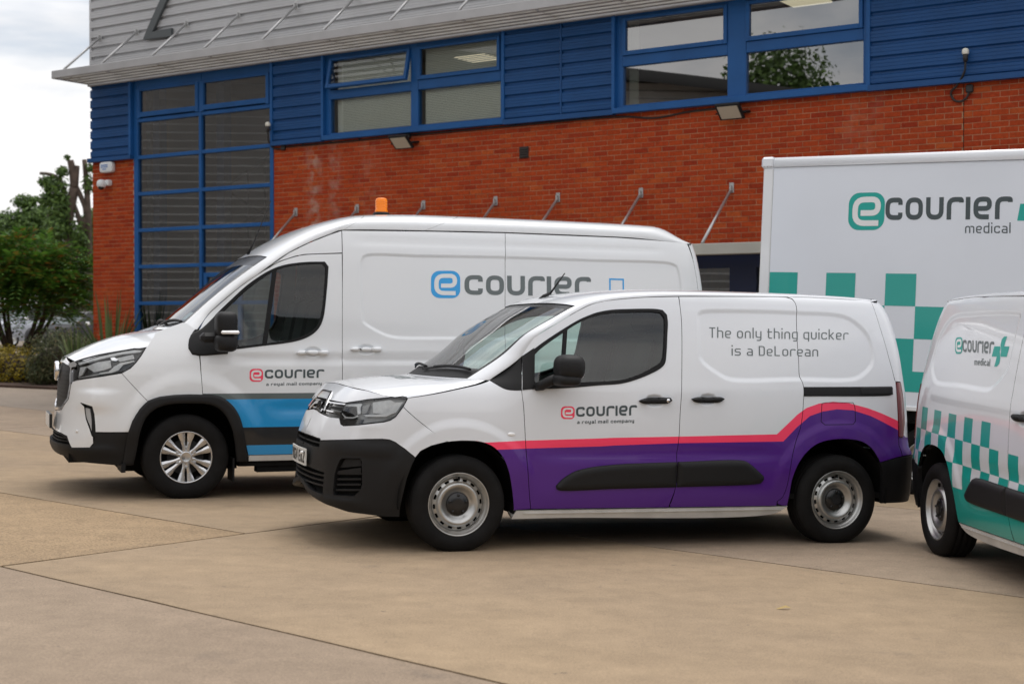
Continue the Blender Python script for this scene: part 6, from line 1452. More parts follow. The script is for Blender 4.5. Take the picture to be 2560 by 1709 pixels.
# --- profiled metal cladding
def profile_sheet(t0, t1, z0, z1, pitch, e, mat, name, phase=0., groove=.004, dep=.036):
    zs, ys = [], []; z = z0-phase
    while z < z1:
        for dz, y in ((0, 0), (.030, 0), (.048, -dep), (.080, -dep), (.084, -dep+groove), (.092, -dep+groove), (.096, -dep), (.124, -dep), (.128, -dep+groove), (.136, -dep+groove), (.140, -dep), (pitch-.018, -dep), (pitch, 0)):
            zz = z+dz*(pitch/.19 if pitch > .19 else 1)
            if z0 <= zz <= z1: zs.append(zz); ys.append(y-e)
        z += pitch
    zs = [z0]+zs+[z1]; ys = [-e]+ys+[-e]
    n = len(zs); V = [(t, ys[i], zs[i]) for t in (t0, t1) for i in range(n)]
    F = [(i, n+i, n+i+1, i+1) for i in range(n-1)]
    m = MB(); m.add(V, F, 0); return m.build(name, mat, bld)
ZC = 6.03
for t0, t1 in ((-21.735, -20.64), (-17.03, -15.93), (-12.235, -11.228), (-11.19, -10.335), (-6.47, T1)):
    profile_sheet(t0, t1, 4.60, ZC, .1935, .045, 'cladding_blue', 'cladding_panel', phase=.06)
profile_sheet(-21.735, T1, 6.10, 9.35, .183, .045, 'cladding_grey', 'cladding_panel', phase=.0, dep=.045)
mb = MB(); mb.box(-21.74, -21.69, -.088, .27, 6.02, 9.4); mb.build('corner_trim', 'cladding_grey', bld)
for t0, t1 in ((-21.80, -20.60), (-17.09, -15.92), (-12.25, -10.31), (-6.50, T1)):
    m = MB(); m.box(t0, t1, -.105, .01, 4.525, 4.600); m.build('flashing', 'cladding_blue', bld)
for t0, t1 in ((-20.66, -20.60), (-17.09, -17.035), (-15.93, -15.88), (-12.275, -12.225), (-10.335, -10.285), (-6.505, -6.455)):
    m = MB(); m.box(t0, t1, -.095, .03, 4.601, ZC); m.build('trim', 'frame_blue', bld)
m = MB(); m.box(-11.226, -11.192, -.03, .0, 4.60, ZC); m.box(-11.222, -11.196, -.085, -.03, 4.61, ZC-.01); m.build('cladding_seam', 'cladding_blue', bld)  # strips filling the seam between two blue cladding panels
# --- glazing
def bar(mb, t0, t1, z0, z1, y0=-.03, y1=.06): mb.bbox(t0, t1, y0, y1, z0, z1, .006)
def pane(par, t0, t1, z0, z1, y=.02, m='window_glass'):
    mb = MB(); mb.add([(t0, y, z0), (t1, y, z0), (t1, y, z1), (t0, y, z1)], [(0, 1, 2, 3)]); return mb.build('pane', m, par)
def members(par, lst):
    for t0, t1, z0, z1, y0, y1 in lst:
        mb = MB(); bar(mb, t0, t1, z0, z1, y0, y1); mb.build('frame', 'frame_blue', par)
# tall stair window
sw = MB(); bar(sw, -20.60, -20.49, -.2, 5.99, -.02, .10); sw = sw.build('stair_window', 'frame_blue', bld)
members(sw, [(-18.89, -18.825, -.2, 5.99, -.025, .10), (-17.165, -17.085, -.2, 5.99, -.02, .10)])
for a, b in ((-20.49, -18.89), (-18.825, -17.165)):
    members(sw, [(a, b, zc-.04, zc+.028, -.018, .09) for zc in (.49, 1.17, 1.845, 2.525, 3.20, 3.875, 4.552, 5.235)]+[(a, b, 5.80, 5.99, -.018, .09), (a, a+.075, 5.263, 5.80, -.045, .05), (b-.075, b, 5.263, 5.80, -.045, .05), (a+.075, b-.075, 5.285, 5.375, -.045, .05), (a+.075, b-.075, 5.765, 5.80, -.045, .05)])
    zz = [-.2, .49, 1.17, 1.845, 2.525, 3.20, 3.875, 4.552, 5.235]
    for z0, z1 in zip(zz[:-1], zz[1:]): pane(sw, a, b, z0+.028, z1-.04, .03, 'window_dark')
    pane(sw, a+.075, b-.075, 5.375, 5.765, .0, 'window_dark')
members(sw, [(-18.80, -18.72, -.2, 2.38, -.01, .05), (-17.95, -17.87, -.2, 2.38, -.01, .05), (-18.72, -17.95, 2.30, 2.38, -.01, .05)])
# first-floor windows
def office_window(t0, t1, m0, m1, zt, glass_m, open_left=False):
    w_ = MB(); bar(w_, t0, t0+.11, 4.62, zt+.12, -.02, .10); w_ = w_.build('office_window', 'frame_blue', bld)
    members(w_, [(t1-.075, t1, 4.62, zt+.12, -.02, .10), (m0, m1, 4.62, zt+.12, -.025, .10), (t0+.11, m0, zt, zt+.12, -.02, .10), (m1, t1-.075, zt, zt+.12, -.02, .10), (t0+.11, m0, 5.218, 5.37, -.02, .10), (m1, t1-.075, 5.218, 5.37, -.02, .10), (t0+.11, m0, 4.62, 4.655, -.02, .10), (m1, t1-.075, 4.62, 4.655, -.02, .10), (t0-.02, t1+.02, 4.535, 4.615, -.11, .10)])
    for a, b in ((t0+.11, m0), (m1, t1-.075)):
        pane(w_, a, b, 4.655, 5.218, .03, glass_m)
    for i, (a, b) in enumerate(((t0+.11, m0), (m1, t1-.075))):
        M = np.eye(4)
        if open_left and i == 0:
            M = np.array(Matrix.Translation((0, -.03, zt)) @ Matrix.Rotation(math.radians(-13), 4, 'X') @ Matrix.Translation((0, .03, -zt)))
        s_ = MB()
        for q in ((a, a+.055, 5.372, zt), (b-.055, b, 5.372, zt), (a+.055, b-.055, 5.372, 5.435), (a+.055, b-.055, zt-.045, zt)): s_.bbox(q[0], q[1], -.05, .02, q[2], q[3], .005, 0, M)
        sa = s_.build('opening_sash', 'frame_blue', w_)
        p_ = MB(); V = np.array([(a+.055, -.01, 5.435), (b-.055, -.01, 5.435), (b-.055, -.01, zt-.045), (a+.055, -.01, zt-.045)]); V = (np.c_[V, np.ones(4)] @ M.T)[:, :3]; p_.add(V, [(0, 1, 2, 3)]); p_.build('pane', glass_m, w_)
    return w_
w2 = office_window(-15.89, -12.265, -14.08, -13.935, 5.90, 'window_clear', True)
w3 = office_window(-10.295, -6.495, -8.52, -8.24, 5.92, 'window_glass')
def blind(par, t0, t1, z0, z1, y=.085, tilt=66, pitch=.027):
    b = MB(); c, s = math.cos(math.radians(tilt))*.0125, math.sin(math.radians(tilt))*.0125
    z = z0
    while z < z1: b.add([(t0, y-c, z-s), (t1, y-c, z-s), (t1, y+c, z+s), (t0, y+c, z+s)], [(0, 1, 2, 3)]); z += pitch
    tag(b.build('blind', 'blind_slat', par), kind='stuff')
blind(w2, -15.62, -14.1, 4.64, 5.88); blind(w2, -13.86, -12.32, 4.64, 5.88)
m = MB(); m.box(-15.76, -15.66, .15, .17, 4.6, 5.9); m.build('curtain', 'blind_slat', w2)
m = MB(); m.box(-10.17, -10.02, .15, .17, 4.6, 5.9); m.build('curtain', 'blind_slat', w3)
# rooms behind the glass
m = MB(); m.box(-17.0, -5.9, .30, 6.5, 4.48, 4.54); m.box(-17.0, -5.9, 6.4, 6.5, 4.54, 6.4); m.box(-17.0, -16.9, .30, 6.4, 4.54, 6.4); m.box(-6.0, -5.9, .30, 6.4, 4.54, 6.4); m.box(-11.3, -11.2, .30, 6.4, 4.54, 6.4); m.build('office_room', 'room_grey', bld)
m = MB(); m.box(-17.0, -5.9, .30, 6.5, 6.20, 6.28); m.build('ceiling', 'room_pale', bld)
for t, y in ((-8.0, 1.5), (-12.9, 1.6), (-14.6, 2.6)): 
    m = MB(); m.box(t-.3, t+.3, y-.3, y+.3, 6.175, 6.198); m.build('ceiling_light', 'ceiling_light', bld)
m = MB(); m.box(-20.6, -17.1, 4.2, 4.3, -.3, 6.0); m.box(-20.6, -20.5, .3, 4.2, -.3, 6.0); m.box(-17.15, -17.09, .3, 4.2, -.3, 6.0); m.box(-20.6, -17.1, .3, 4.3, -.35, -.3); m.box(-20.6, -17.1, .3, 4.3, 6.0, 6.1); hall = m.build('stair_hall', 'room_grey', bld)
m = MB(); m.box(-20.45, -20.28, .32, .5, -.3, 6.0); m.box(-18.79, -18.6, .32, .5, -.3, 6.0); m.build('column', 'cladding_blue', hall)
m = MB()
for (a, za), (b, zb) in (((-19.6, 3.25), (-17.4, 4.25)), ((-17.4, 1.9), (-19.6, 3.05))):
    m.tube([(a, 1.6, za), (b, 1.6, zb)], .05, 4); m.tube([(a, 1.5, za+.9), (b, 1.5, zb+.9)], .025, 6)
    for i in range(6): u = i/5; m.tube([(a+(b-a)*u, 1.5, za+(zb-za)*u), (a+(b-a)*u, 1.5, za+(zb-za)*u+.9)], .015, 5)
m.build('staircase', 'lamp_black', hall)
m = MB(); m.tube([(-20.2, .8, 2.85), (-17.3, .8, 2.85)], .02, 6)
for t in (-19.85, -18.35, -17.5): m.tube([(t, .8, 1.7), (t, .8, 3.15)], .025, 6)
m.build('handrail', 'room_pale', hall)
m = MB(); m.bbox(-19.8, -17.3, 1.0, 1.5, .4, 2.28, .03); m.build('reception_desk', 'room_pale', hall)
# --- sunshade over the first floor, and the entrance canopy below
RT = [-21.43, -20.41, -19.11, -17.82, -16.48, -15.15, -13.80, -12.48, -11.18, -9.88, -8.58, -7.28, -5.98, -4.68, -3.4]
def canopy(name, t0, t1, zf0, zf1, zr0, zr1, rods, zrod, e_rod, mats, blades):
    m = MB(); m.bbox(t0, t1, -.965, -.925, zf0, zf1, .008); can = m.build(name, mats[0], bld)
    m = MB(); m.bbox(t0, t1, -.14, -.05, zr0, zr1, .01); m.build('back_rail', mats[0], can)
    m = MB(); m.bbox(t0, t0+.03, -.925, -.14, zf0, zf1, .004); m.build('end_plate', mats[0], can)
    for i in range(blades):
        e = .22+(.66/(blades-1))*i if blades > 1 else .5
        zc = zr0+.045+(zf0-zr0)*(e-.1)/.85
        m = MB(); m.add([(t, -e+dy, zc+dz) for t in (t0+.04, t1) for dy, dz in ((-.036, -.016), (.036, -.020), (.036, -.008), (-.036, .014))], [(0, 4, 5, 1), (1, 5, 6, 2), (2, 6, 7, 3), (3, 7, 4, 0), (0, 1, 2, 3), (7, 6, 5, 4)]); m.build('louvre', mats[1], can)
    for t in rods:
        m = MB(); m.bbox(t-.008, t+.008, -.93, -.13, zr0+.06, zr0+.10, .002) if blades > 1 else m.bbox(t-.02, t+.02, -.93, -.05, zf0+.05, zf0+.10, .002); m.build('arm', mats[0], can)
        m = MB(); m.tube([(t, -e_rod-.02, zrod-.035), (t, -.93, zf1+.005)], .021, 10); rd = m.build('tie_rod', 'rod_steel', can)
        m = MB(); m.bbox(t-.035, t+.035, -e_rod-.012, -e_rod+.004, zrod-.085, zrod+.06, .004); m.bbox(t-.012, t+.012, -e_rod-.06, -e_rod-.012, zrod-.06, zrod+.02, .004); m.build('fixing_plate', 'rod_steel', can)
    return can
canopy('sunshade', -21.75, T1, 5.99, 6.135, 5.955, 6.07, RT, 6.88, .085, ('canopy_grey', 'louvre_pale'), 5)
for t in np.arange(-21.4, -4, .62):
    pass
ec = canopy('entrance_canopy', -17.0, -4.2, 2.405, 2.555, 2.44, 2.52, [-16.573, -15.216, -13.838, -12.44, -11.304, -9.89, -8.46, -7.06, -5.7], 3.385, .003, ('fascia_pale', 'fascia_pale'), 1)
m = MB(); m.box(-17.0, -4.2, -.92, -.15, 2.50, 2.515); m.build('soffit', 'fascia_pale', ec)
m = MB(); m.box(-8.803, -8.797, -.9665, -.93, 2.41, 2.55); m.build('fascia_joint', 'gap_dark', ec)
# entrance doors below it
en = MB(); en.box(DO0, DO1, .02, .12, 2.26, DOZ); en = en.build('entrance', 'door_blue', bld)
for t0, t1 in ((DO0, DO0+.1), (-8.50, -8.10), (-7.35, -7.25), (DO1-.1, DO1)):
    m = MB(); m.box(t0, t1, .02, .12, -.5, 2.26); m.build('frame', 'door_blue', en)
for a, b in ((DO0+.1, -8.50), (-8.10, -7.35), (-7.25, DO1-.1)): pane(en, a, b, -.5, 2.26, .07, 'window_dark')
m = MB(); m.box(DO0, DO1, 3.0, 3.1, -.5, 2.5); m.box(DO0, DO1, .3, 3.1, 2.5, 2.6); m.build('lobby', 'room_grey', en)
# --- big figure on the grey cladding
m = MB(); pts = np.array([(-19.453, 6.73), (-20.08, 6.735), (-19.68, 7.30), (-19.45, 7.62), (-19.36, 7.95), (-19.50, 8.22), (-19.80, 8.28), (-20.05, 8.12), (-20.12, 7.88)])
pp = np.vstack([pts[:1], catmull(pts[1:], 26)]); V, F = stroke_mesh(pp, .15, False); n = len(V)
V3 = np.vstack([np.c_[V[:, 0], np.full(n, -.150), V[:, 1]], np.c_[V[:, 0], np.full(n, -.09), V[:, 1]]]); h = n//2
side_ = [(i, i+1, n+i+1, n+i) for i in range(h-1)]+[(h+i+1, h+i, n+h+i, n+h+i+1) for i in range(h-1)]+[(0, n, n+h, h), (h-1, 2*h-1, n+2*h-1, n+h-1)]
m.add(V3, F+side_, 0); dg = m.build('figure', 'digit_dark', bld)
# --- things fixed to the wall (each a thing of its own)
def onwall(t, y, z): return MB_ @ np.array(Matrix.Translation((t, y, z)))
for t, z, lab in ((-14.14, 4.36, 'black floodlight with pale lens under the blinded window, above the beacon'), (-8.40, 4.385, 'black floodlight with pale lens under the sky-reflecting window')):
    fl_ = thing('floodlight', lab, 'floodlight', 'floodlights on the brick wall', onwall(t, 0, z))
    R_ = np.array(Matrix.Translation((0, -.20, .02)) @ Matrix.Rotation(math.radians(48), 4, 'X'))
    m = MB(); m.bbox(-.185, .185, -.022, .022, -.14, .14, .01, 0, R_); m.bbox(-.10, .10, .022, .05, -.07, .07, .01, 0, R_); m.build('housing', 'black_plastic', fl_)
    m = MB(); m.box(-.150, .150, -.0265, -.0222, -.108, .108, 0, R_); m.build('lens', 'lamp_lens', fl_)
    m = MB(); m.tube([(.21, -.19, .0), (.21, -.05, .02)], .012, 6); m.tube([(-.21, -.19, .0), (-.21, -.05, .02)], .012, 6); m.bbox(-.22, .22, -.055, -.003, .01, .04, .004); m.build('bracket', 'black_plastic', fl_)
    m = MB(); m.bbox(-.05, .05, -.06, -.003, .10, .17, .008); m.build('junction_box', 'cable_black', fl_)
vt = thing('air_vent', 'small dark louvred vent in the brick wall', 'vent', None, onwall(-11.915, 0, 4.087))
m = MB(); m.bbox(-.082, .082, -.015, .02, -.088, .088, .004); m.build('vent_frame', 'vent_dark', vt)
for k in range(4):
    m = MB(); m.bbox(-.068, .068, -.028, -.015, -.068+.036*k, -.048+.036*k, .003); m.build('slat', 'vent_dark', vt)
al = thing('alarm_box', 'white burglar alarm box with blue print at the top of the brick pier', 'alarm box', None, onwall(-21.29, 0, 4.41))
m = MB(); m.ellipsoid((0, -.05, 0), (.175, .06, .102), 5, 28, 14); m.build('cover', 'alarm_white', al)
m = MB()
for k, (w_, z_) in enumerate(((.19, .035), (.19, .0), (.10, -.04))): m.box(-w_/2-.02, w_/2-.02, -.1135, -.1105, z_-.009, z_+.009, 0)
m.build('print', 'alarm_blue', al)
cc = thing('security_camera', 'white dome camera on the brick pier below the alarm box', 'security camera', None, onwall(-21.31, 0, 4.09))
m = MB(); m.bbox(.0, .11, -.12, -.003, -.03, .08, .02); m.build('bracket', 'alarm_white', cc)
m = MB(); m.ellipsoid((-.03, -.15, .0), (.085, .085, .085), 2.4, 20, 12); m.build('housing', 'alarm_white', cc)
m = MB(); m.ellipsoid((-.02, -.17, -.065), (.055, .055, .05), 2, 16, 10); m.build('lens_dome', 'lamp_black', cc)
for t, z, lab, cab in ((-17.07, 4.84, 'cream light sensor beside the tall window', [(-17.07, -.16, 4.76), (-17.09, -.13, 4.62), (-17.06, -.05, 4.50), (-16.95, -.02, 4.47), (-16.84, -.02, 4.49)]),
                       (-5.196, 4.85, 'cream light sensor with a looped black cable at the right', [(-5.196, -.16, 4.77), (-5.21, -.14, 4.66), (-5.33, -.06, 4.50), (-5.415, -.03, 4.42), (-5.37, -.03, 4.32), (-5.28, -.03, 4.30), (-5.21, -.03, 4.35), (-5.18, -.03, 4.45)])):
    se = thing('light_sensor', lab, 'sensor', 'light sensors on the cladding', onwall(0, 0, 0))
    m = MB(); m.ellipsoid((t, -.16, z+.045), (.042, .042, .045), 2.6, 16, 10); m.build('cap', 'sensor_white', se)
    m = MB(); m.tube([(t, -.16, z-.08), (t, -.16, z+.02)], [.026, .036], 12); m.tube([(t, -.16, z-.04), (t, -.02, z-.04)], .012, 6); m.build('socket', 'cable_black', se)
    m = MB(); m.tube(catmull(cab, 30), .014, 8); m.bbox(cab[-1][0]-.045, cab[-1][0]+.045, -.055, -.003, cab[-1][2]-.05, cab[-1][2]+.05, .012); m.build('cable', 'cable_black', se)
m = MB(); m.tube(catmull([(-16.80, -.014, 4.495), (-15.461, -.014, 4.495), (-14.518, -.014, 4.503), (-13.769, -.014, 4.501), (-11.896, -.014, 4.503), (-10.579, -.014, 4.505), (-10.094, -.014, 4.485), (-9.68, -.014, 4.434), (-9.104, -.014, 4.479), (-8.6, -.014, 4.49)], 90), .013, 8)
for t in np.arange(-16.4, -8.8, .62): m.bbox(t-.01, t+.01, -.032, -.002, 4.49, 4.525, .003) if t < -10.4 else None
cb = m.build('wall_cable', 'cable_black'); cb.matrix_world = Matrix(MB_); tag(cb, 'black cable clipped along the top of the brick wall between the floodlights', 'cable')
# ---------------------------------------------------------------- box truck
MT = ground_frame(2.466, 14.5, -.593, -.02)
tr = thing('box_truck', 'large white box truck with a teal logo and chequers, behind the small vans', 'truck', 'courier vans parked in the yard', MT)
m = MB(); m.bbox(.0, 4.25, .0, 2.1, .86, 3.225, .012); m.build('box_body', 'box_white', tr)
m = MB()
prof = [(-.012, 3.215), (-.020, 3.235), (-.020, 3.285), (-.004, 3.312), (.06, 3.318)]
V = [(x, y, z) for x in (.085, 4.26) for y, z in prof]; n = len(prof)
m.add(V, [(i, n+i, n+i+1, i+1) for i in range(n-1)]+[(0, 1, 2, 3, 4), (5, 9, 8, 7, 6)], 0, [True]*(n-1)+[False]*2); m.box(.09, 4.25, .05, 2.05, 3.226, 3.316); m.build('top_rail', 'van_white_cool', tr)
m = MB(); m.bbox(-.055, .083, -.026, 2.12, 3.205, 3.322, .022); m.build('corner_cap', 'van_white_cool', tr)
for x in (-.02, .02, .06):
    m = MB(); m.lathe([(.006, -.002), (.006, .003), (0, .004)], n=8, M=Matrix.Translation((x, -.0265, 3.222))); m.build('rivet', 'lamp_grey', tr)
m = MB(); m.bbox(-.03, .075, -.008, .06, .86, 3.205, .008); m.build('corner_post', 'van_white', tr)
m = MB(); m.box(.0755, .0795, -.0012, .004, .88, 3.20); m.build('panel_joint', 'lamp_grey', tr)
m = MB(); m.bbox(.0, 4.25, -.012, .06, .84, .885, .006); m.build('bottom_rail', 'van_white', tr)
cs = .3022; x0 = .082; ys = -.0016
zr = [2.153, 1.841, 1.529, 1.217, 1.02]
for r, cols in ((0, range(0, 5, 2)), (1, range(1, 8, 2)), (2, range(0, 11, 2))):
    for c in cols:
        m = MB(); a, b = x0+cs*c, x0+cs*(c+1); m.add([(a, ys, zr[r+1]), (b, ys, zr[r+1]), (b, ys, zr[r]), (a, ys, zr[r])], [(0, 1, 2, 3)]); m.build('chequer', 'vinyl_teal', tr)
m = MB(); m.add([(x0, ys, 1.02), (4.2, ys, 1.02), (4.2, ys, 1.217), (x0, ys, 1.217)], [(0, 1, 2, 3)]); m.build('teal_band', 'vinyl_teal', tr)
TW = lambda a, b: np.stack([np.asarray(a, float), np.zeros_like(np.asarray(a, float)), np.asarray(b, float)], -1)
logo(tr, [(.888, 2.573), (1.253, 2.573), (1.253, 2.940), (.888, 2.940)], 'logo_teal', TW)
st, tw = lay_text('courıer', **LOGOTYPE); decal(tr, st, tw, [(1.262, 2.669), (2.455, 2.667), (2.450, 2.877), (1.258, 2.886)], 'letter_dark', chart=TW)
st, tw = lay_text('medical', x=.72, t=.12, w=.56, gap=.16, space=.36); decal(tr, st, tw, [(2.037, 2.540), (2.455, 2.538), (2.452, 2.632), (2.035, 2.634)], 'letter_dark', chart=TW)
m = MB(); swoosh_cross(m, chart_place(TW, [(2.52, 2.50), (2.98, 2.50), (2.98, 2.96), (2.52, 2.96)], 1)); m.build('emblem', 'logo_teal', tr)
m = MB(); m.box(.25, 4.25, .55, 1.55, .55, .85); m.box(.06, 4.2, .08, 2.0, .72, .84); m.bbox(.05, .12, .05, 2.05, .42, .56, .01); m.box(.9, 1.25, .12, .5, .40, .72); m.build('chassis', 'gap_dark', tr)
m = MB(); th = np.linspace(.15, math.pi-.15, 16); A = np.stack([1.735+.42*np.cos(th), np.full(16, .06), .36+.42*np.sin(th)], 1); Bq = A+[0, .5, 0]; m.add(np.vstack([A, Bq]), [(i, i+1, 17+i, 16+i) for i in range(15)], 0, True); m.build('mudguard', 'black_plastic', tr)
def truck_wheel(parent, loc, side):
    M = Matrix.Translation(loc) @ Matrix.Diagonal((1, side, 1, 1)); t = MB(); R, Rt = .215, .345
    t.lathe([(R-.004, -.02), (R+.002, .004), (R+.02, .014), (R+.08, .022), (Rt-.02, .005), (Rt-.004, -.012), (Rt, -.05), (Rt, -.16), (Rt-.02, -.19), (R, -.195)], n=56); ty = t.build('wheel', 'tyre_rubber', parent); ty.matrix_local = M
    r = MB(); n = 12*4; th = np.linspace(0, 2*np.pi, n, endpoint=False)
    rings = [(R-.003, .0), (R+.001, .006), (R-.010, .004), (R-.016, -.02), (R-.040, -.045), (R-.052, -.042), (R-.092, -.034), (R-.105, -.025), (.085, -.02), (.075, .0), (.06, .012), (0, .013)]
    VV = np.vstack([np.stack([a*np.cos(th), np.full(n, -b), a*np.sin(th)], 1) for a, b in rings]); FF = [(i*n+j, i*n+(j+1) % n, (i+1)*n+(j+1) % n, (i+1)*n+j) for i in range(len(rings)-1) for j in range(n) if not (i == 5 and j % 4 in (0, 1))]
    r.add(VV, FF, 0, True); r.lathe([(R-.03, -.09), (0, -.09)], n=24, mats=1); r.build('rim', ['steel_silver', 'gap_dark'], ty); return ty
for x in (1.735, 5.1):
    truck_wheel(tr, (x, .10, .345), 1); truck_wheel(tr, (x, 1.95, .345), -1)
m = MB(); m.bbox(4.35, 6.25, .10, 1.95, .35, 1.35, .12); m.bbox(4.35, 5.75, .16, 1.90, 1.3, 2.35, .22); m.build('cab', 'van_white', tr)
m = MB(); m.bbox(4.65, 5.45, .152, .17, 1.45, 2.05, .004); m.build('cab_window', 'lamp_black', tr)
# ---------------------------------------------------------------- planting bed, trees, fence and cars at the left; blocks across the yard
def at(px_, py_, d):
    """the point at depth d seen in that direction of the 2560 x 1709 photograph"""
    k = d/3555.6; return np.array([(px_-1280)*k, d, 1.5451+(854.5-py_)*k-.016*d])
def leaf_cloud(lobes, n, size, flat=.5, rng=None, shell=.55, ratio=.55):
    """many small leaves through the volume of ellipsoid lobes (centre, radii)"""
    rng = rng or RNG; vol = np.array([l[1][0]*l[1][1]*l[1][2] for l in lobes])**.8; pick = rng.choice(len(lobes), n, p=vol/vol.sum())
    d = rng.normal(size=(n, 3)); d /= np.linalg.norm(d, axis=1)[:, None]; r = (shell+(1-shell)*rng.random(n)**.6)*(1+.12*rng.normal(size=n))
    C = np.array([l[0] for l in lobes])[pick]; R = np.array([l[1] for l in lobes])[pick]; P = C+d*r[:, None]*R
    nrm = d*(1-flat)+np.array([0, 0, 1])*flat+rng.normal(size=(n, 3))*.45; nrm /= np.linalg.norm(nrm, axis=1)[:, None]
    a = np.cross(nrm, rng.normal(size=(n, 3))); a /= np.linalg.norm(a, axis=1)[:, None]; b = np.cross(nrm, a)
    s = size*(.6+.8*rng.random(n))[:, None]
    V = np.stack([P-a*s, P+b*s*ratio-nrm*s*.12, P+a*s, P-b*s*ratio-nrm*s*.12], 1).reshape(-1, 3)
    return V, np.arange(4*n).reshape(n, 4)
def frond_cloud(lobes, n, L, rng):
    vol = np.array([l[1][0]*l[1][1]*l[1][2] for l in lobes])**.8; pick = rng.choice(len(lobes), n, p=vol/vol.sum())
    d = rng.normal(size=(n, 3)); d[:, 2] = np.abs(d[:, 2])*.9-.35; d /= np.linalg.norm(d, axis=1)[:, None]; r = .45+.6*rng.random(n)**.7
    C = np.array([l[0] for l in lobes])[pick]; R = np.array([l[1] for l in lobes])[pick]; P = C+d*r[:, None]*R
    out = d*[1, 1, .25]+rng.normal(size=(n, 3))*.25; out[:, 2] += .12; out /= np.linalg.norm(out, axis=1)[:, None]
    up = np.array([0, 0, 1.])-out*out[:, 2:3]; up /= np.linalg.norm(up, axis=1)[:, None]; sd = np.cross(out, up)
    V = []; l = L*(.7+.6*rng.random(n))[:, None]
    for k in range(7):
        t = k/6; c = P+out*l*t-np.array([0, 0, 1.])*l*(t*t)*.38
        for s in (-1, 1):
            w_ = l*(.26-.12*abs(t-.45)); tip = c+sd*s*w_+out*w_*.55-up*w_*.25; mid = c+sd*s*w_*.5+out*w_*.05; mid2 = c+sd*s*w_*.45+out*w_*.50
            V.append(np.stack([c, mid, tip, mid2], 1))
    V = np.concatenate(V, 0).reshape(-1, 3); return V, np.arange(len(V)).reshape(-1, 4)
def limb(mb, pts, r0, r1, n=8): 
    c = catmull(pts, 14); mb.tube(c, np.linspace(r0, r1, 14), n)
r8 = np.random.default_rng(21)
# bed of soil
kx = [(-17.5, 31.0), (-12.5, 30.4), (-8.9, 29.2), (-7.6, 26.6), (-6.0, 25.4), (-6.2, 25.9), (-7.9, 27.4), (-8.6, 30.2), (-9.2, 33.8), (-12.5, 35.4), (-17.5, 35.5)]
m = MB(); q = resample(kx, 1.0); z = ground_z(q[:, 0], q[:, 1]); m.quad_prism(q, z-.05, z+.05); m.build('planting_bed', 'soil')['kind'] = 'structure'
# dark bush on many stems
b0 = np.array([-11.75, 33.6, float(ground_z(-11.75, 33.6))])
bush = thing('ornamental_bush', 'dark green fronded bush on many bare stems at the left edge', 'bush', None, None, tuple(b0))
lob = [((0.1, 0, 2.35), (1.25, 1.1, .95)), ((-.9, .1, 2.2), (.9, .9, .9)), ((.75, -.1, 2.0), (.75, .8, .65)), ((-.2, .2, 2.95), (.85, .8, .55)), ((.3, -.3, 1.65), (1.25, .8, .5)), ((.9, 0, 2.3), (.7, .7, .7)), ((-1.6, 0, 2.4), (.8, .8, .9))]
m = MB(); V, F = frond_cloud(lob, 1900, .60, r8); m.add(V, F); m.build('crown', 'leaf_bush', bush)
for k in range(9):
    a = r8.uniform(-1, 1); e = r8.uniform(-.6, .6); m = MB(); limb(m, [(a*.10, e*.1, -.1), (a*.28, e*.2, .55), (a*.75, e*.5, 1.25), (a*1.05, e*.8, 2.0)], .065, .03, 7); m.build('stem', 'bark', bush)
# low plants
hd = thing('clipped_hedge', 'low rounded yellow green hedge beside the kerb', 'hedge', None, None, (-11.1, 31.35, float(ground_z(-11.1, 31.35))))
m = MB(); V, F = leaf_cloud([((0, 0, .30), (1.05, .7, .52)), ((-.9, 0, .30), (.9, .7, .55))], 9000, .035, .3, r8, .8); m.add(V, F); m.build('foliage', 'leaf_hedge', hd)
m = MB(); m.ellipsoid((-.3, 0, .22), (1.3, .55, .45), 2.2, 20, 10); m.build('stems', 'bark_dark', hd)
sh = thing('grey_shrub', 'rounded grey green shrub in front of the parked cars', 'shrub', None, None, (-9.75, 30.6, float(ground_z(-9.75, 30.6))))
m = MB(); V, F = leaf_cloud([((0, 0, .62), (.68, .65, .60)), ((.55, .1, .55), (.7, .6, .55)), ((-.1, -.1, .3), (.6, .55, .35))], 9000, .045, .2, r8, .6, .3); m.add(V, F); m.build('foliage', 'leaf_shrub', sh)
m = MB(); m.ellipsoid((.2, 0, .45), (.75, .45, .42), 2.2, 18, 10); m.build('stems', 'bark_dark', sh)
for (x, y, n, h), lab in (((-7.40, 26.25, 70, 2.05), 'spiky upright flax clump against the brick pier'), ((-8.65, 28.3, 50, 1.45), 'arching flax clump between the shrub and the brick pier')):
    fx = thing('flax', lab, 'plant', 'flax clumps in the bed', None, (x, y, float(ground_z(x, y)))); m = MB()
    for k in range(n):
        a = r8.uniform(0, 2*np.pi); lean = r8.uniform(.05, .75); L_ = h*r8.uniform(.65, 1.08); wd = r8.uniform(.02, .035); t = np.linspace(0, 1, 6)
        cx = np.stack([np.cos(a)*(.12+lean*L_*.6*t**1.8), np.sin(a)*(.12+lean*L_*.6*t**1.8), L_*(t-.32*lean*t**2.6)], 1); pd = np.array([-np.sin(a), np.cos(a), 0]); wv = wd*np.array([.8, 1, 1, .85, .55, .03])
        m.add(np.vstack([cx+pd*wv[:, None], cx-pd*wv[:, None]]), [(i, i+1, 7+i, 6+i) for i in range(5)])
    m.build('leaves', 'leaf_flax', fx)
m = MB(); V, F = leaf_cloud([((-10.9, 31.2, .16), (.9, .35, .15)), ((-9.4, 30.3, .15), (.7, .4, .12))], 900, .045, .6, r8, .2); m.add(V, F); mm_ = m.build('leaf_litter', 'bark'); mm_['kind'] = 'stuff'
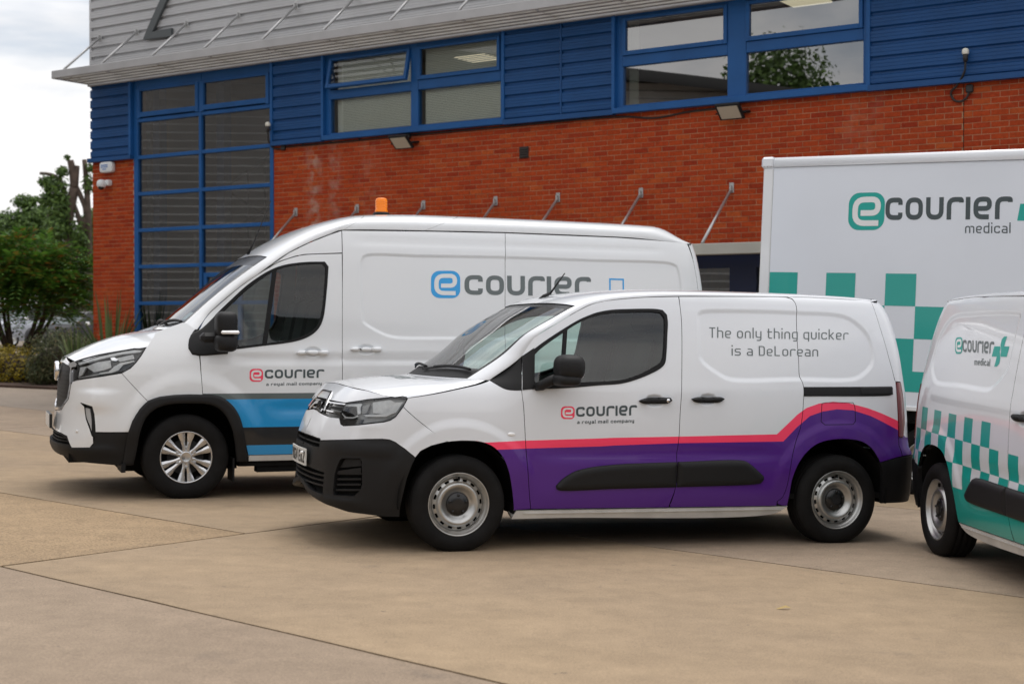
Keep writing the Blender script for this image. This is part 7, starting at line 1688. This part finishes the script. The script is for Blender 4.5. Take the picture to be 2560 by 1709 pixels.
# pollarded tree and foliage behind the fence
D_ = 60
def tree(name, lab, base, limbs, lobes, n, size, mt='leaf_tree', group=None, shell=.35):
    t = thing(name, lab, 'tree', group, None, tuple(base)); m = MB()
    for pts, r0, r1 in limbs: limb(m, [np.array(p)-base for p in pts], r0, r1)
    m.build('trunk', 'bark', t); m = MB(); V, F = leaf_cloud([(np.array(c)-base, r) for c, r in lobes], n, size, .25, r8, shell); m.add(V, F); m.build('crown', mt, t); return t
A_ = lambda x, y: at(x, y, D_)
bs = A_(196, 800)
tree('pollarded_tree', 'hard pruned tree with bare forked trunk and sparse leaves above the fence', bs,
     [([A_(198, 820), A_(188, 650), A_(170, 575), A_(178, 515), A_(188, 470)], .30, .21), ([A_(188, 470), A_(184, 430), A_(178, 402)], .19, .14), ([A_(189, 462), A_(193, 435), A_(196, 415)], .16, .09), ([A_(196, 620), A_(216, 530), A_(203, 490), A_(190, 462)], .14, .10),
      ([A_(222, 640), A_(222, 540), A_(217, 450), A_(213, 400)], .16, .10), ([A_(172, 560), A_(150, 450), A_(125, 436), A_(102, 434)], .14, .06), ([A_(218, 600), A_(190, 520), A_(184, 500)], .14, .08), ([A_(172, 590), A_(150, 530), A_(120, 540)], .12, .05)],
     [(A_(140, 470), (.55, .6, .5)), (A_(158, 430), (.30, .4, .22)), (A_(118, 455), (.35, .4, .25)), (A_(155, 520), (.55, .7, .75)), (A_(120, 500), (.4, .5, .3)), (A_(168, 395), (.16, .2, .12)), (A_(222, 460), (.25, .3, .5)), (A_(150, 570), (.7, .8, .6)), (A_(205, 600), (.45, .6, .8)), (A_(228, 420), (.2, .3, .2))], 5200, .085)
A2 = lambda x, y: at(x, y, 64)
tree('leafy_tree', 'dense leafy green tree beyond the dark bush at the left', A2(40, 840), [([A2(40, 860), A2(45, 700), A2(60, 600)], .3, .12), ([A2(50, 680), A2(20, 600), A2(5, 560)], .15, .06)],
     [(A2(20, 575), (1.1, 1.1, .85)), (A2(80, 560), (.9, 1, .9)), (A2(115, 545), (.6, .8, .6)), (A2(62, 505), (.5, .6, .35)), (A2(-30, 590), (1.2, 1.2, 1.0)), (A2(50, 650), (1.9, 1.4, 1.2)), (A2(120, 640), (1.2, 1.2, 1.0)), (A2(90, 500), (.25, .3, .18))], 24000, .09)
tree('dark_tree', 'dark shaded tree between the pruned trunk and the building', A2(235, 840), [([A2(235, 850), A2(228, 700), A2(226, 600)], .25, .1)], [(A2(222, 640), (.65, .9, 1.2)), (A2(240, 560), (.6, .8, .7)), (A2(205, 690), (.7, .9, .7)), (A2(160, 690), (.9, .9, .7))], 11000, .09)
# board fence
fn = thing('board_fence', 'weathered vertical board fence behind the parked cars', 'fence', None, None, (0, 0, 0)); DF = 57.
bm2 = MB().box(0, .138, 0, .022, 0, 3.1).data('plank', ['fence_wood'])
x = at(96, 0, DF)[0]
for k in range(22):
    o = bpy.data.objects.new('plank', bm2); sc.collection.objects.link(o); o.parent = fn; o.location = (x+.147*k, DF+float(r8.uniform(-.008, .008)), .50+float(r8.uniform(-.015, .015)))
for z in (.8, 1.9, 2.8):
    m = MB(); m.box(x, x+3.3, DF+.035, DF+.09, z, z+.09); m.build('rail', 'fence_wood', fn)
p = at(166, 762, DF-.06); sg = thing('sign', 'small white notice board hanging on the weathered fence', 'sign', None, None, tuple(p)); m = MB(); m.bbox(-.13, .13, -.012, .012, -.20, .20, .006); m.build('board', 'sign_white', sg); m = MB(); m.box(-.09, .09, -.0145, -.0122, -.05, -.035); m.box(-.09, .05, -.0145, -.0122, -.09, -.075); m.build('print', 'letter_grey', sg)
# parked cars
def car(lab, M, paint, roofm, L=3.65, W=1.68, H=1.41, wl=.62):
    c = thing('parked_car', lab, 'car', 'cars parked beyond the bed', M); hw = W/2
    xs_ = np.array([-.05, .0, .12, .35, .9, 1.5, 2.6, 3.2, 3.5, 3.62, 3.65])/3.65*L
    top = np.array([.55, .74, .84, .90, .96, .99, 1.0, .99, .95, .8, .6])/1.41*H; ww = np.array([.70, .82, .92, .97, 1, 1, 1, .98, .94, .86, .78])*hw
    ring = []
    for xx, tt, w_ in zip(xs_, top, ww): ring.append([(xx, y*w_, z_) for y, z_ in ((-.92, .22), (-1, .40), (-1, tt*.72), (-.95, tt*.92), (-.80, tt), (0, tt+.02), (.80, tt), (.95, tt*.92), (1, tt*.72), (1, .40), (.92, .22))])
    V = np.array(ring); n = V.shape[1]; F = [(i*n+j, (i+1)*n+j, (i+1)*n+j+1, i*n+j+1) for i in range(len(xs_)-1) for j in range(n-1)]+[tuple(range(n)), tuple(range((len(xs_)-1)*n, len(xs_)*n))[::-1]]
    m = MB(); m.add(V.reshape(-1, 3), F, 0, True); m.build('body', paint, c)
    gx = np.array([1.05, 1.62, 2.2, 3.0, 3.52])/3.65*L; gz = np.array([.955, 1.37, 1.40, 1.38, .99])/1.41*H; gw = np.array([.86, .74, .76, .74, .82])*hw; bw = np.array([.9, .94, .95, .94, .86])*hw
    m = MB(); V = np.array([[(a, -b_, .93/1.41*H), (a+.0, -w_, z_), (a, w_, z_), (a, b_, .93/1.41*H)] for a, z_, w_, b_ in zip(gx, gz, gw, bw)]); V[0, 1:3, 2] = .95/1.41*H; F = [(i*4+j, (i+1)*4+j, (i+1)*4+j+1, i*4+j+1) for i in range(4) for j in range(3)]; m.add(V.reshape(-1, 3), F, 0); m.build('windows', 'lamp_black', c)
    m = MB(); m.ellipsoid((2.25/3.65*L, 0, 1.375/1.41*H), (.86, gw[2]+.015, .045), 4, 28, 8); m.build('roof', roofm, c)
    for s in (-1, 1):
        m = MB(); m.tube([(1.02/3.65*L, s*hw*.88, .94/1.41*H), (1.60/3.65*L, s*hw*.755, 1.36/1.41*H)], .035, 6); m.build('pillar', roofm, c)
        m = MB(); m.ellipsoid((.20, s*hw*.70, .72/1.41*H), (.10, .13, .13), 2.2, 18, 10); m.build('headlight', 'lamp_white', c)
        m = MB(); m.ellipsoid((1.35, s*(hw+.09), 1.0/1.41*H), (.07, .09, .06), 2.6, 14, 8); m.build('door_mirror', 'lamp_white', c)
    m = MB(); m.ellipsoid((1.30/3.65*L, 0, 1.16/1.41*H), (.26, hw*.78, .19), 3, 16, 8, 0, Matrix.Translation((0, 0, 0))) if False else m.add([(1.07/3.65*L-.012, -.84*hw, .965/1.41*H), (1.07/3.65*L-.012, .84*hw, .965/1.41*H), (1.61/3.65*L-.012, .72*hw, 1.365/1.41*H), (1.61/3.65*L-.012, -.72*hw, 1.365/1.41*H)], [(0, 3, 2, 1)]); m.build('windscreen', 'vinyl_grey', c)
    m = MB(); m.bbox(-.075, -.02, -.45, .45, .46, .60, .02); m.bbox(-.085, -.02, -.7, .7, .25, .36, .03); m.build('grille', 'lamp_black', c)
    m = MB(); m.box(-.10, -.086, -.26, .26, .37, .47); m.build('number_plate', 'plate_white', c)
    for x_ in (.68/3.65*L, 3.13/3.65*L):
        for s in (-1, 1):
            m = MB(); T = Matrix.Translation((x_, s*(hw-.02), .305)) @ Matrix.Diagonal((1, -s, 1, 1)); m.lathe([(.18, -.02), (.20, .01), (.29, .012), (.305, -.02), (.305, -.16), (.2, -.17)], n=28, mats=0, M=T); m.lathe([(.19, .004), (.15, -.03), (.06, .0), (0, .004)], n=20, mats=1, M=T); m.build('wheel', ['tyre_rubber', 'steel_silver'], c)
    return c
def car_frame(px_, d, yaw): 
    p = at(px_, 850, d); M = np.array(Matrix.Translation((p[0], d, float(ground_z(p[0], d)))) @ Matrix.Rotation(yaw, 4, 'Z')); return M
car('dark grey small car with a black roof beside the fence', car_frame(97, 49, math.radians(62)), 'car_grey', 'car_black')
car('pale silver car half hidden behind the bush stems', car_frame(-52, 52, math.radians(66)), 'car_silver', 'car_silver', 4.2, 1.78, 1.5)
car('black car parked behind the grey one', car_frame(128, 57, math.radians(60)), 'car_black', 'car_black', 4.3, 1.8, 1.55)
# the block across the yard and its trees, mirrored in the office windows
P0, P1 = np.array([-25.5, 34.]), np.array([-15.5, 1.5]); dv = P1-P0; LB = np.linalg.norm(dv); dv /= LB; nv = np.array([dv[1], -dv[0]])
ob = thing('warehouse', 'long ribbed grey warehouse with a curved roof across the yard', 'building')
for k in range(0, 42):
    z = -.4+.24*k; m = MB(); u = np.linspace(0, LB, 18); rz = 9.9-2.1*(u/LB)**2.2
    keep = u[rz > z+.05]
    if len(keep) < 2: continue
    a, b = keep[0], keep[-1]; A = P0+dv*a; Bq = P0+dv*b
    m.add([(*(A-nv*.0), z), (*(Bq-nv*.0), z), (*(Bq-nv*.05), z+.2), (*(A-nv*.05), z+.2), (*A, z+.24), (*Bq, z+.24)], [(0, 1, 2, 3), (3, 2, 5, 4)]); m.build('cladding_rib', 'warehouse_grey', ob)
m = MB(); u = np.linspace(0, LB, 18); rz = 9.9-2.1*(u/LB)**2.2
C = P0+dv*u[:, None]; V = np.vstack([np.c_[C-nv*.9, rz+.1], np.c_[C+nv*14, rz+1.0], np.c_[C-nv*.9, rz-.25]]); m.add(V, [(i, i+1, 18+i+1, 18+i) for i in range(17)]+[(36+i, 36+i+1, i+1, i) for i in range(17)], 0, True); m.build('roof', 'warehouse_dark', ob)
m = MB(); m.box(0, LB, .1, 14, -.5, 7.6, 0, np.array(Matrix(((dv[0], nv[0], 0, P0[0]), (dv[1], nv[1], 0, P0[1]), (0, 0, 1, 0), (0, 0, 0, 1))))); m.build('wall', 'warehouse_grey', ob)
for (x, y, h, rr), lab in (((-30, -2.5, 13.2, 2.3), 'broad round tree beyond the warehouse end'), ((-35.5, 6.5, 13.0, 1.5), 'narrow tree rising behind the warehouse roof'), ((-15, -17, 10, 3.6), 'large tree across the road behind the camera'), ((7, -18, 9.5, 3.4), 'medium tree across the road behind the camera')):
    z0 = float(ground_z(x, y)); tree('leafy_tree', lab, np.array([x, y, z0]), [([(x, y, z0-.2), (x+.2, y, h*.5), (x, y+.2, h*.8)], .3, .1)], [((x, y, h-rr), (rr, rr, rr)), ((x+rr*.6, y+.3, h-rr*1.6), (rr*.8, rr*.8, rr*.8)), ((x-rr*.7, y, h-rr*1.9), (rr*.9, rr*.9, rr*.8))], 9000, .13, group='trees across the yard')
ob2 = thing('warehouse', 'long grey flat-roofed block added behind the camera to darken reflections', 'building'); m = MB(); m.box(-30, 28, -36, -22, -.6, 8.4); m.build('wall', 'warehouse_grey', ob2); m = MB(); m.box(-30.3, 28.3, -36.3, -21.6, 8.4, 8.9); m.build('roof', 'warehouse_dark', ob2)  # unseen block, added and raised to darken what van sides and glass reflect
